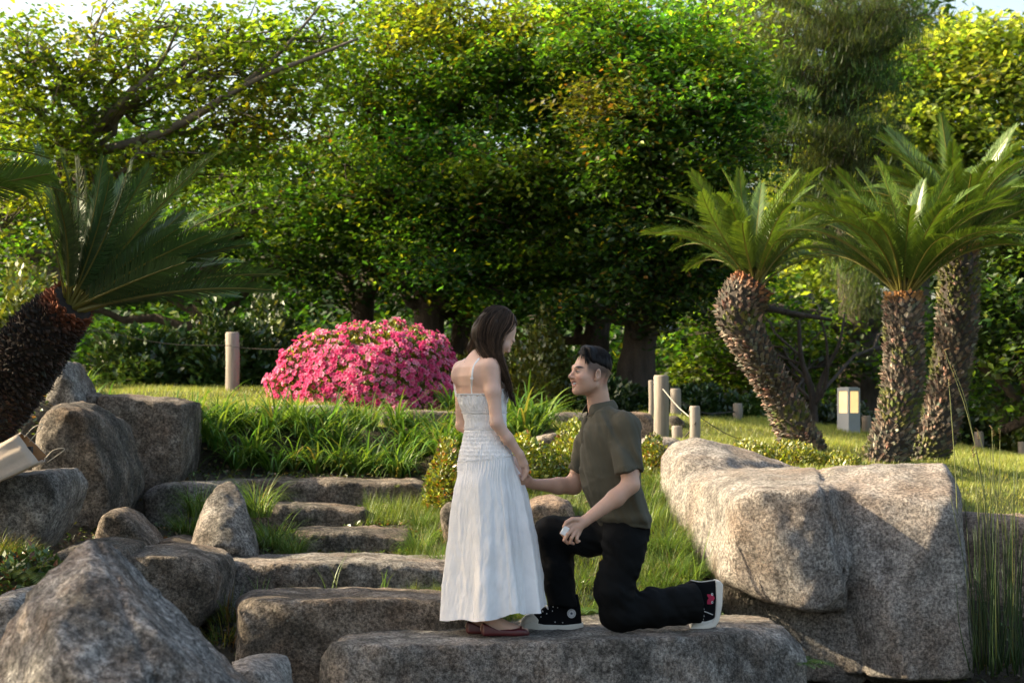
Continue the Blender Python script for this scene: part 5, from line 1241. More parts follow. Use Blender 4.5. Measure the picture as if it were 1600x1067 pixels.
class Torso:
    def __init__(s, rows, Y, fwd, infl=0.0):
        # rows: (py, px centre, half width, depth back, depth front[, dY])
        r = np.array([(CZ + (HY - a[0]) * Y / F, (a[1] - HX) * Y / F, Y + (a[5] if len(a) > 5 else 0), a[2], a[3], a[4]) for a in rows])
        s.r = r[np.argsort(r[:, 0])]; s.f = norm(np.array(fwd, float)); s.rt = np.array((s.f[1], -s.f[0]))
        s.z0, s.z1 = s.r[0, 0], s.r[-1, 0]
    def at(s, z): return [np.interp(z, s.r[:, 0], s.r[:, k]).astype(np.float32) for k in range(1, 6)]
    def d(s, p, off=0.0, z0=None, z1=None):
        z = p[..., 2]; zz = s.z0 + np.arange(400) / 399 * (s.z1 - s.z0); tab = [np.interp(zz, s.r[:, 0], s.r[:, k]) for k in range(1, 6)]
        i = np.clip(((z - s.z0) / (s.z1 - s.z0) * 399), 0, 399).astype(int)
        cx, cy, w, db, df = [t[i].astype(np.float32) for t in tab]
        qx, qy = p[..., 0] - cx, p[..., 1] - cy
        u = qx * s.rt[0] + qy * s.rt[1]; v = qx * s.f[0] + qy * s.f[1]
        dep = np.where(v > 0, df, db) + off; w = w + off
        k = np.sqrt((u / w) ** 2 + (v / dep) ** 2)
        g = np.sqrt((u / w ** 2) ** 2 + (v / dep ** 2) ** 2) + 1e-6
        d = k * (k - 1) / g
        d = np.where(k < 0.3, -np.minimum(w, dep) * 0.7, d)
        return np.maximum(d, np.maximum(z - (s.z1 if z1 is None else z1), (s.z0 if z0 is None else z0) - z)).astype(np.float32)
    def point(s, th, z, off=0.0):
        cx, cy, w, db, df = s.at(z)
        u = np.cos(th) * (w + off); v = np.sin(th); v = v * (np.where(v > 0, df, db) + off)
        return np.stack([cx + u * s.rt[0] + v * s.f[0], cy + u * s.rt[1] + v * s.f[1], z + 0 * u], -1)

def head(g, o, R, s=1.0, male=True):
    X = lambda a: o + R @ (np.array(a, float) * s)
    E = lambda c, r, k=.012, sub=False: g.ell(X(c), np.array(r) * s, R, k, sub)
    C = lambda a, b, r1, r2, k=.008, sub=False: g.cone(X(a), X(b), r1 * s, r2 * s, k, sub)
    E((0, -.016, .036), (.075, .094, .086), 0)
    E((0, .030, -.020), (.063, .064, .080), .03)
    E((0, .034, -.072), (.045, .045, .040), .03)
    for x in (-1, 1):
        C((x * .050, -.005, -.060), (x * .018, .062, -.095), .014, .013, .025)     # jaw line
        E((x * .042, .066, -.030), (.022, .022, .020), .02)                           # cheek
        E((x * .040, .030, -.055), (.022, .034, .030), .03)
    E((0, .065, -.099), (.018, .016, .013), .02)                                      # chin
    C((-.030, .083, .018), (.030, .083, .018), .011, .011, .016)                      # brow ridge
    for x in (-1, 1):
        E((x * .031, .097, -.002), (.017, .012, .010), .012, True)                    # socket
        E((x * .031, .078, -.004), (.0135, .0135, .0125), .003)                       # lid over the eye
    C((0, .088, .004), (0, .110 if male else .106, -.029), .0066, .0102 if male else .0080, .010)                          # nose
    for x in (-1, 1): E((x * (.011 if male else .008), .098, -.034), (.0085, .011, .0075) if male else (.0065, .009, .006), .006)
    zu, zl = (-.0515, -.0760) if male else (-.0540, -.0700); xw = .031 if male else .018
    for x in (-1, 1):
        C((0, .0900, zu), (x * xw, .0745, -.0510 if male else -.0535), .0056, .0035, .006); C((0, .0840, zl), (x * (xw - .002), .071, -.0585), .0062, .0035, .006)
    if male:
        for x in (-1, 1): C((0, .094, -.0640), (x * .0300, .0775, -.0540), .0080, .0036, .002, True)   # open smile
        for x in (-1, 1): C((x * .031, .072, -.056), (x * .022, .084, -.040), .006, .006, .010)
    for x in (-1, 1):                                                                 # ears
        er = R @ np.array(Matrix.Rotation(-x * .35, 3, 'Z'))
        g.ell(X((x * .079, -.006, -.010)), np.array((.0075, .019, .031)) * s, er, .006)
        g.ell(X((x * .086, -.001, -.006)), np.array((.006, .010, .018)) * s, er, .004, True)
        C((x * .077, .006, -.033), (x * .078, .004, -.036), .006, .006, .006)

def finger(g, pts, r, k=.004):
    pts = [P(*p) for p in pts]
    for i in range(len(pts) - 1): g.cone(pts[i], pts[i + 1], r[i], r[i + 1], k if i == 0 else .002)

def skin_mat(name, col):
    m = mat_pb(name, col, .48, .0004, 400, .05, .4, attr=True, sss=.12, vscale=18); return m
M_SKINW = skin_mat('skin_fair', (1, 1, 1)); M_SKINM = skin_mat('skin_tan', (1, 1, 1))
M_HAIRW = mat_pb('dark_brown_hair', (1, 1, 1), .6, .0006, 300, .25, .22, attr=True)
M_HAIRM = mat_pb('black_hair', (1, 1, 1), .6, .0006, 300, .25, .15, attr=True)

def first_hit(g, px, py, Y0, Y1, off=0.0):
    Ys = np.arange(Y0, Y1, g.h * .5)
    pts = np.array([P(px, py, y) for y in Ys]); idx = np.round((pts - g.lo) / g.h).astype(int)
    ok = ((idx >= 0) & (idx < g.n)).all(1)
    val = np.where(ok, g.v[tuple(np.clip(idx, 0, g.n - 1).T)], 1)
    k = np.argmax(val < 0)
    return pts[k] - np.array((0, off, 0)) if (val < 0).any() else P(px, py, (Y0 + Y1) / 2)

# ---------------- the standing woman
WY = 9.5
WT = Torso([(552, 752, .040, .040, .040), (558, 751, .062, .050, .045), (565, 748, .115, .062, .050), (573, 746.5, .150, .078, .062), (588, 745, .160, .086, .082), (603, 747, .154, .086, .130), (616, 749, .146, .082, .135), (632, 751, .136, .080, .110),
            (645, 755, .127, .077, .094), (658, 757.5, .120, .076, .086), (671, 758, .121, .078, .084), (690, 759, .138, .090, .090), (710, 760, .158, .110, .096), (730, 761, .170, .120, .10), (760, 761, .170, .12, .10)], WY, (.83, .55))
def build_woman():
    root = empty('person', T(758, 0, 9.46), 'woman with long dark hair in a white strappy dress, standing and looking down', 'person')
    org = np.array(root.location)
    lo, hi = P(680, 1005, 9.2), P(850, 470, 9.2); lo[1], hi[1] = 9.15, 9.95
    g = Grid((lo[0], 9.12, -0.01), (hi[0] + .03, 9.90, 1.63), .0048)
    sl, p = g.block((lo[0], 9.2, P(0, 727, WY)[2]), (hi[0], 9.9, P(0, 545, WY)[2]))
    g.v[sl] = np.minimum(g.v[sl], WT.d(p))
    Jn, Jh = P(751, 562, 9.50), P(770, 528, 9.50)
    g.cone(Jn, Jh, .047, .046, .03)
    RS, LS = P(768, 572.5, 9.385), P(722, 577, 9.62)
    for S in (RS, LS): g.cone(S, P(748, 568, 9.5), .038, .036, .05)
    # spine groove and shoulder blades
    sp = [first_hit(g, *q, 9.2, 9.8) for q in ((728, 572), (727, 590), (729, 606), (733, 622))]
    for q in ((748, 583), (714, 586)):
        c = first_hit(g, *q, 9.2, 9.8); g.ell(c + (0, .0185, 0), (.030, .020, .042), None, .035)
    RE, RWr = P(776, 661, 9.335), P(812, 710, 9.385)
    g.cone(RS, P(771, 612, 9.355), .0405, .0355, .03); g.cone(P(771, 612, 9.355), RE, .0355, .029, .02)
    g.cone(RE, P(793, 685, 9.355), .030, .029, .02); g.cone(P(793, 685, 9.355), RWr, .029, .0195, .015)
    LE, LW = P(722, 664, 9.66), P(806, 722, 9.62)
    g.cone(LS, LE, .038, .031, .03); g.cone(LE, LW, .031, .02, .015)
    # right hand hanging down towards the man's
    g.cone(RWr, P(817, 724, 9.40), .020, .024, .015); g.cone(P(814, 713, 9.39), P(821, 727, 9.41), .016, .015, .01)
    for k, (dx, dy) in enumerate(((-3.0, .03), (-.8, .012), (1.4, -.004), (3.6, -.012))):
        finger(g, [(818 + dx, 727, 9.40 + dy), (820.5 + dx * .9, 737, 9.40 + dy), (818.5 + dx * .8, 745, 9.41 + dy), (815 + dx * .8, 749.5, 9.425 + dy)], [.0085, .0078, .007, .0062], .005)
    finger(g, [(817, 718, 9.385), (823, 726, 9.385), (825.5, 735, 9.40)], [.010, .0085, .007], .006)
    # left hand beyond
    g.cone(LW, P(818, 738, 9.60), .020, .022, .012)
    for dx in (-3, 0, 3): finger(g, [(819 + dx, 738, 9.6), (822 + dx, 746, 9.6), (822 + dx, 752, 9.6)], [.008, .0075, .0065])
    # legs
    for hx, kx, ax, ay, Yh, Ya in ((766, 764, 767, 966, 9.44, 9.435), (750, 748, 744, 965, 9.58, 9.52)):
        zk = P(kx, 865, (Yh + Ya) / 2); an = T(ax, .085, Ya)
        g.cone(P(hx, 768, Yh), zk, .080, .052, .03); g.cone(zk, P(ax, 905, Ya), .052, .053, .02); g.cone(P(ax, 905, Ya), an, .053, .034, .02)
        h = T(ax - 7, .035, Ya); b = T(ax + 38, .022, Ya - .0)
        g.cone(an, h, .034, .026, .015); g.cone(an + (.01, 0, -.01), b, .030, .024, .02); g.cone(h, b, .026, .026, .02); g.cone(b, b + (.05, 0, -.003), .026, .016, .01)
    # head, bowed
    ho = P(776, 521, 9.50); HR = frame((.93, .34), math.radians(-39))
    head(g, ho, HR, .98, False)
    v, q = g.mesh(); v = relax(v, q, 1, .4)
    l = (v - ho) @ HR / .98
    c = np.tile(np.array((0.66, 0.43, 0.33)), (len(v), 1)) * (1 + .10 * fbm(v * 14, 3))[:, None]
    near = (np.abs(l) < .14).all(1)
    def blend(mask, col, a):
        m = (np.clip(mask, 0, 1) * a * near)[:, None]; c[:] = c * (1 - m) + np.array(col) * m
    for x in (-1, 1):
        blend(1.6 - np.sqrt(((l[:, 0] - x * .042) / .018) ** 2 + ((l[:, 2] + .03) / .018) ** 2), (.62, .28, .20), .45)
        blend((1 - np.sqrt(((l[:, 0] - x * .031) / .019) ** 2 + ((l[:, 2] - .016 + .2 * np.abs(l[:, 0] - x * .031)) / .0045) ** 2)) * 3 * (l[:, 1] > .06), (.05, .03, .02), .9)
        blend((1 - np.sqrt(((l[:, 0] - x * .031) / .016) ** 2 + ((l[:, 2] + .0105) / .0035) ** 2)) * 3 * (l[:, 1] > .06), (.02, .014, .01), .95)
    blend((1 - np.sqrt((l[:, 0] / .022) ** 2 + ((l[:, 2] + .063) / .014) ** 2)) * 2.5 * (l[:, 1] > .07), (.46, .13, .11), .8)
    body = link('body', make_mesh('body', v - org, q, M_SKINW, c), root)
    # tattoo marks on the upper back
    mb = MB(org)
    for (px, py, a, L) in ((733, 556.5, .7, .007), (731, 558.5, .9, .003), (728, 561.5, .6, .006), (726, 565.5, .4, .003)):
        h = first_hit(g, px, py, 9.2, 9.8, .0006); d = np.array((math.cos(a), 0, math.sin(a)))
        mb.tube([h - d * L / 2, h + d * L / 2], [.0009, .0013], 6, c=(.03, .03, .035))
    mb.build('tattoo', mat_pb('tattoo_ink', (1, 1, 1), .6, attr=True), root)
    M_DRESS = mat_cloth('white_cotton', (0.85, 0.845, 0.845))
    # bodice: shirred, worked as a surface round the torso
    nt, nz = 420, 100
    th = np.linspace(0, 2 * math.pi, nt, endpoint=False); tt = np.linspace(0, 1, nz)
    TH, TT = np.meshgrid(th, tt)
    fr = np.sin(TH)                                     # +1 at the chest, -1 at the spine
    ztop = P(0, 618, WY)[2] + .052 * np.clip(fr, 0, 1) ** .7 + .004 * np.sin(TH * 22)
    zb = P(0, 719, WY)[2] + .018 * np.cos(TH - .985)
    z = zb + (ztop - zb) * TT
    rows_py = [645.5, 671]
    off = .0075 + .0020 * np.abs(np.sin((z - P(0, 671, WY)[2]) * 165)) * (z < P(0, 671, WY)[2]) 
    for ry in rows_py: off = off - .004 * np.exp(-((z - P(0, ry, WY)[2]) / .006) ** 2)
    ph = TH * 88 + 3.5 * vnoise(np.stack([TH * 7, z * 22, TH * 0], -1)) * 2
    off = off + .0019 * np.sin(ph) * (.5 + vnoise(np.stack([TH * 20, z * 60, TH * 0 + 3], -1))) + .004 * fbm(np.stack([TH * 16 + z * 18, z * 50, TH * 0], -1), 3)
    pts = WT.point(TH, z, off)
    i = np.arange(nz - 1)[:, None] * nt; j = np.arange(nt)[None, :]; j2 = (j + 1) % nt
    qd = np.stack([i + j, i + j2, i + nt + j2, i + nt + j], -1).reshape(-1, 4)
    bod = link('bodice', make_mesh('bodice', pts.reshape(-1, 3) - org, qd, M_DRESS), root)
    # ruffles
    def ruffle(zf, h, out, name='ruffle', nw=95):
        k = 900; t = np.linspace(0, 2 * math.pi, k, endpoint=False); zc = zf(t)
        wv = np.sin(t * nw + 2 * vnoise(np.stack([t * 9, t * 0, t * 0], -1)) * 3)
        rows = [WT.point(t, zc - h * .5, .007 + 0 * t), WT.point(t, zc + 0 * t, .009 + .0015 * wv), WT.point(t, zc + h * .55, .010 + out * wv + out), WT.point(t, zc + h * .8, .008 + out * wv * 1.2 + out)]
        vv = np.stack(rows, 0).reshape(-1, 3); i = np.arange(3)[:, None] * k; j = np.arange(k)[None]; qq = np.stack([i + j, i + (j + 1) % k, i + k + (j + 1) % k, i + k + j], -1)
        link(name, make_mesh(name, vv - org, qq, M_DRESS), root)
    ruffle(lambda t: P(0, 646, WY)[2] + 0 * t, .010, .0022); ruffle(lambda t: P(0, 671.5, WY)[2] + 0 * t, .010, .0022)
    ruffle(lambda t: P(0, 717, WY)[2] + .018 * np.cos(t - .985), .013, .0030)
    ruffle(lambda t: P(0, 617, WY)[2] + .052 * np.clip(np.sin(t), 0, 1) ** .7, .008, .0016)
    # skirt
    nt, nz = 440, 100
    th = np.linspace(0, 2 * math.pi, nt, endpoint=False); tt = np.linspace(0, 1, nz); TH, TT = np.meshgrid(th, tt)
    py = 716 + (961 - 716) * TT
    xl = np.interp(py, [716, 740, 780, 820, 860, 900, 940, 962], [719, 713, 707, 703.5, 700, 696.5, 693, 691])
    xr = np.interp(py, [716, 740, 780, 820, 860, 900, 940, 962], [805, 813, 823, 830, 836.5, 842, 847, 850])
    dep = np.interp(py, [716, 740, 780, 860, 962], [.165, .178, .19, .215, .245])
    cx = ((xl + xr) / 2 - HX) * WY / F; rx = (xr - xl) / 2 * WY / F
    rg = np.random.default_rng(4); n1 = 9
    ph = TH * n1 + 1.4 * np.sin(TH * 2 + 1) + 1.1 * np.sin(TH * 3 + 4) + .5 * np.sin(TT * 3 + TH * 5)
    s1 = np.sin(ph); fold = np.sign(s1) * np.abs(s1) ** 1.0
    fold = fold * (.35 + 1.1 * vnoise(np.stack([TH * 1.7 + 9, TT * .8, TH * 0], -1))) + .35 * np.sin(ph * 2.3 + 2 + TT) * vnoise(np.stack([TH * 2.5, TT * 2 + 7, TH * 0], -1))
    gath = np.sin(TH * 64 + 2 * np.sin(TH * 9)) * np.exp(-TT / .10) * .0035
    sm = .5 + 1.0 * vnoise(np.stack([TH * 2.2, TT * 1.2, TH * 0], -1))
    A = (.003 + .021 * TT ** .75) * sm
    wr = .006 * fbm(np.stack([TH * 9, TT * 9, TH * 0], -1), 4) + .002 * fbm(np.stack([TH * 30, TT * 26 + TH * 12, TH * 0 + 5], -1), 2)
    rad = 1 + (A * (fold - .25) + gath + wr) / .2
    # a vertical overlap in the cloth on the near side
    ov = (TH - 5.06); rad = rad + np.where(ov > 0, 1, 0) * np.exp(-np.clip(ov, 0, 9) / .12) * .065 * TT ** .6
    x = cx + np.cos(TH) * rx * rad; y = WY + .005 + np.sin(TH) * dep * rad
    zt = P(0, 718, WY)[2] + .018 * np.cos(TH)
    zh = .098 + .026 * np.cos(TH) + .010 * np.sin(TH * 5 + 1) + .006 * np.sin(ph)
    z = zt + (zh - zt) * TT
    tp_ = WT.point(TH + .985, z, .011 + gath)
    bl = np.clip(TT / .16, 0, 1); bl = bl * bl * (3 - 2 * bl)
    x = tp_[..., 0] * (1 - bl) + x * bl; y = tp_[..., 1] * (1 - bl) + y * bl
    i = np.arange(nz - 1)[:, None] * nt; j = np.arange(nt)[None, :]; j2 = (j + 1) % nt
    qd = np.stack([i + j, i + nt + j, i + nt + j2, i + j2], -1).reshape(-1, 4)
    link('skirt', make_mesh('skirt', np.stack([x, y, z], -1).reshape(-1, 3) - org, qd, M_DRESS), root)
    # straps
    def strap(pts, w=.0058):
        pts = np.array(pts); cp = curve(pts, 26); tan = norm(np.gradient(cp, axis=0))
        side = norm(np.cross(tan, np.array((-.3, -1, .25)))); nn = np.cross(side, tan)
        a = np.arange(8) * math.pi / 4; ring = cp[:, None] + np.cos(a)[None, :, None] * side[:, None] * w + np.sin(a)[None, :, None] * nn[:, None] * .0016
        i = np.arange(25)[:, None] * 8; j = np.arange(8)[None]; qd = np.stack([i + j, i + (j + 1) % 8, i + 8 + (j + 1) % 8, i + 8 + j], -1)
        link('strap', make_mesh('strap', ring.reshape(-1, 3) - org, qd, M_DRESS), root)
    hp = [first_hit(g, *q, 9.15, 9.8, .002) for q in ((738, 619), (737, 604), (737.2, 591), (740, 574), (747, 562))]
    t0 = hp[-1]; strap(hp + [t0 + (.010, .028, .004), t0 + (.03, .075, -.05)])
    lp = [P(713, 619, 9.60), P(710, 600, 9.62), P(711, 585, 9.63), P(717, 570, 9.62), P(727, 561, 9.62)]; strap(lp)
    mb = MB(org)
    for k in (2,): mb.box(hp[k] - (0, .0015, 0), (.016, .003, .009))
    mb.build('strap_slider', M_DRESS, root, False)
    # flats
    M_SHOE = mat_pb('burgundy_leather', (0.075, 0.010, 0.013), .35, .0005, 120, .1, .5)
    for (heel, toe, Y, zt) in ((751.5, 829, 9.41, 0), (728, 806, 9.50, 0)):
        x0, x1 = T(heel, 0, Y)[0], T(toe, 0, Y)[0]; Lf = x1 - x0
        sg = Grid((x0 - .02, Y - .06, -.01), (x1 + .02, Y + .06, .09), .0028)
        sl, p = sg.block(sg.lo, sg.lo + sg.n * sg.h); X, Yy, Z = p[..., 0], p[..., 1], p[..., 2]
        t = np.clip((X - x0) / Lf, 0, 1)
        hw = np.interp(t, [0, .06, .2, .45, .7, .88, 1.0], [.020, .029, .031, .032, .039, .030, .010])
        top = np.interp(t, [0, .05, .15, .35, .6, .75, .88, 1.0], [.058, .066, .058, .040, .034, .038, .034, .018])
        off = np.abs(Yy - Y)
        d = smax(off - hw * (1 - .25 * np.clip(Z / .07, 0, 1) ** 2), smax(Z - top, -Z + .001, .004), .014)
        d = smax(d, np.maximum(x0 - X, X - x1), .02)
        op = np.sqrt(((X - (x0 + Lf * .36)) / (Lf * .31)) ** 2 + ((Yy - Y) / .0265) ** 2) - 1
        d = smax(d, -np.maximum(op * .026, -(Z - .012)), .003)
        sg.v[sl] = d; v, q = sg.mesh(); o = link('shoe', make_mesh('shoe', v - org, q, M_SHOE), root)
        mb = MB(org); c = np.array((x0 + Lf * .80, Y, .040))
        for s in (-1, 1): mb.tube(curve([c, c + (.002, s * .012, .008), c + (.004, s * .020, .002), c + (.001, s * .010, -.002), c], 12), .0024, 6)
        mb.tube([c - (.004, 0, 0), c + (.006, 0, 0)], .004, 8)
        mb.build('bow', M_SHOE, o)
    # hair
    l2w = lambda a: ho + HR @ np.array(a)
    hg = Grid(P(728, 655, 9.3) * (1, 0, 1) + (0, 9.32, 0), P(840, 475, 9.3) * (1, 0, 1) + (0.02, 9.70, 0.01), .0035)
    hg.ell(l2w((0, -.020, .038)), (.082, .101, .092), HR, 0)
    hg.ell(l2w((0, -.050, -.03)), (.070, .070, .080), HR, .03)
    # clear the face
    sl, p = hg.block(hg.lo, hg.lo + hg.n * hg.h); L = (p - ho.astype(np.float32)) @ HR.astype(np.float32)
    face = np.maximum(.030 - L[..., 1] + .25 * np.clip(-L[..., 2], 0, .1), L[..., 2] - .090)
    hg.v[sl] = smax(hg.v[sl], -face, .012)
    for pts, r in (([(789, 508, 9.43), (781, 527, 9.40), (781, 548, 9.39), (790, 572, 9.38), (792, 596, 9.40)], [.009, .011, .010, .008, .004]),
                   ([(775, 505, 9.41), (772, 535, 9.40), (776, 560, 9.39), (787, 585, 9.39), (797, 612, 9.42), (806, 634, 9.44)], [.02, .024, .026, .020, .011, .004]),
                   ([(752, 510, 9.46), (752, 535, 9.45), (760, 552, 9.42), (778, 572, 9.39)], [.02, .026, .024, .018]),
                   ([(748, 515, 9.52), (741, 532, 9.56), (733, 545, 9.60), (728, 556, 9.64)], [.02, .018, .012, .007])):
        cp = curve(np.array([P(*a) for a in pts]), 10); rr = np.interp(np.linspace(0, len(r) - 1, 10), range(len(r)), r)
        for a in range(9): hg.cone(cp[a], cp[a + 1], rr[a], rr[a + 1], .012)
    sl, p = hg.block(hg.lo, hg.lo + hg.n * hg.h)
    hg.v[sl] += .0035 * fbm(p * np.array((70, 70, 9)), 2)
    v, q = hg.mesh(); v = relax(v, q, 1, .5)
    cc = np.tile(np.array((.032, .021, .014)), (len(v), 1)) * (1 + 1.0 * fbm(v * np.array((60, 60, 6)), 2))[:, None]
    hair = link('hair', make_mesh('hair', v - org, q, M_HAIRW, np.clip(cc, .004, 1)), root)
    mb = MB(org)
    G = [np.array([P(*a) for a in q_]) for q_ in (
        [(803, 495, 9.47), (805, 509, 9.43), (791, 523, 9.39), (784, 546, 9.37), (788, 575, 9.365), (793, 600, 9.39), (801, 625, 9.42), (814, 641, 9.43)],
        [(793, 485, 9.47), (784, 505, 9.40), (775, 528, 9.375), (776, 552, 9.37), (786, 577, 9.365), (796, 603, 9.39), (804, 625, 9.41), (816, 638, 9.42)],
        [(785, 482.5, 9.47), (770, 500, 9.40), (762, 525, 9.38), (765, 548, 9.375), (778, 570, 9.37), (790, 595, 9.39), (797, 618, 9.42), (803, 640, 9.43)],
        [(777, 482, 9.48), (757, 498, 9.42), (750, 520, 9.41), (753, 541, 9.40), (765, 558, 9.375), (780, 576, 9.37), (790, 600, 9.39), (800, 622, 9.42)],
        [(770, 483, 9.50), (750, 500, 9.46), (743, 522, 9.46), (744, 540, 9.46), (752, 551, 9.43), (770, 566, 9.385), (784, 585, 9.38), (793, 612, 9.41)],
        [(770, 483, 9.50), (751, 499, 9.45), (743, 520, 9.45), (744, 536, 9.47), (747, 547, 9.46), (756, 556, 9.43)],
        [(766, 483.5, 9.52), (748, 500, 9.47), (741.5, 519, 9.48), (741, 533, 9.50), (741, 543, 9.52), (742, 552, 9.52)],
        [(766, 483.5, 9.53), (747.5, 501, 9.49), (741, 519, 9.50), (739, 534, 9.54), (735, 545, 9.57), (731, 554, 9.60)],
        [(765, 484.5, 9.54), (747, 502, 9.52), (740.5, 520, 9.54), (737, 534, 9.58), (731, 546, 9.62), (726, 557, 9.66)])]
    rg = np.random.default_rng(8)
    for k in range(620):
        t = rg.random() * 4.0 if rg.random() < .78 else rg.uniform(5, 8)
        a = int(t) if t < 4 else int(t); f = t - int(t)
        n = 22; A0 = curve(G[a], n); A1 = curve(G[a + 1], n) if a < 4 else curve(G[min(a + 1, 8)], n)
        cp = A0 * (1 - f) + A1 * f
        w = np.linspace(0, 1, n)[:, None]
        cp = cp + rg.normal(0, .0045, 3) + rg.normal(0, .009, 3) * w + (np.sin(w * 12 + a * 1.3 + rg.normal(0, .35)) * np.array((.013, .004, .003)) * np.clip(w - .35, 0, 1) * 1.6) + (np.sin(w * rg.uniform(7, 16) + rg.uniform(0, 6)) * rg.normal(0, .004, 3) * w)
        cp = cp[:int(n * rg.uniform(.62, .92))]
        col = np.array((.055, .034, .021)) * math.exp(rg.normal(0, .5))
        if rg.random() < .08: col = np.array((.14, .09, .055))
        mb.tube(cp, np.linspace(.0014, .0006, len(cp)), 3, c=col, cap=False)
    for k in range(420):   # strands combed from the crown over the skull
        f0 = math.radians(rg.uniform(178, 362)); m = 12; po = np.linspace(rg.uniform(.0, .5), rg.uniform(1.35, 1.85), m); fz = f0 + (po - .5) * rg.normal(0, .05) - .25 * (math.cos(f0) < 0) * po * (f0 < 3.6)
        rr = 1.012 + rg.normal(0, .008); pl = np.stack([.082 * np.sin(po) * np.cos(fz) * rr, -.020 + .101 * np.sin(po) * np.sin(fz) * rr, .038 + .092 * np.cos(po) * rr], -1)
        mb.tube(np.array([l2w(a_) for a_ in pl]), np.linspace(.0011, .0013, m), 3, c=np.array((.045, .029, .019)) * math.exp(rg.normal(0, .5)), cap=False)
    for k in range(70):   # flyaways
        a = int(rg.integers(0, 8)); cp = curve(G[a], 22); i0 = int(rg.integers(2, 14)); cp = cp[i0:i0 + 8] + rg.normal(0, .004, 3)
        w = np.linspace(0, 1, len(cp))[:, None]; cp = cp + w ** 2 * rg.normal(0, .016, 3) + (.004, 0, 0)
        mb.tube(cp, np.linspace(.0007, .0003, len(cp)), 3, c=(.09, .06, .04), cap=False)
    mb.build('strands', M_HAIRW, hair)
    return root

def mat_cloth(name, col, bump=.0012, rough=.85, sheen=.15):
    m, nt, out = mat_new(name)
    tc = N(nt, 'ShaderNodeTexCoord')
    n1 = noise(nt, tc.outputs['Object'], 14, 6, .6); n2 = noise(nt, tc.outputs['Object'], 700, 2, .6)
    b = N(nt, 'ShaderNodeBsdfPrincipled'); b.inputs['Roughness'].default_value = rough; b.inputs['Specular IOR Level'].default_value = .2 if sheen else .08
    r = ramp(nt, n1, [(.3, (.93,) * 3), (.7, (1.04,) * 3)])
    nt.links.new(mixc(nt, 1.0, col, r.outputs[0], 'MULTIPLY'), b.inputs['Base Color'])
    b.inputs['Sheen Weight'].default_value = sheen
    bp = N(nt, 'ShaderNodeBump'); bp.inputs['Distance'].default_value = bump * 6; bp.inputs['Strength'].default_value = .5; nt.links.new(n1, bp.inputs['Height'])
    bp2 = N(nt, 'ShaderNodeBump'); bp2.inputs['Distance'].default_value = .0006; nt.links.new(n2, bp2.inputs['Height']); nt.links.new(bp.outputs[0], bp2.inputs['Normal'])
    nt.links.new(bp2.outputs[0], b.inputs['Normal']); nt.links.new(b.outputs[0], out.inputs[0])
    return m

def d_flat(p, a, b, r1, r2):
    ax = norm(np.asarray(b) - np.asarray(a)).astype(np.float32)
    return np.maximum(d_cone(p, a, b, r1, r2), (p - np.asarray(b, np.float32)) @ ax)

def poly_sdf(X, Z, pts):
    pts = np.array(pts, np.float32); n = len(pts); d = None; ins = np.zeros(X.shape, bool)
    for i in range(n):
        a, b = pts[i], pts[(i + 1) % n]; e = b - a
        wx, wz = X - a[0], Z - a[1]; t = np.clip((wx * e[0] + wz * e[1]) / (e @ e), 0, 1)
        dd = (wx - t * e[0]) ** 2 + (wz - t * e[1]) ** 2
        d = dd if d is None else np.minimum(d, dd)
        c = ((a[1] > Z) != (b[1] > Z)) & (X < (b[0] - a[0]) * (Z - a[1]) / (b[1] - a[1] + 1e-12) + a[0])
        ins ^= c
    return np.where(ins, -np.sqrt(d), np.sqrt(d))

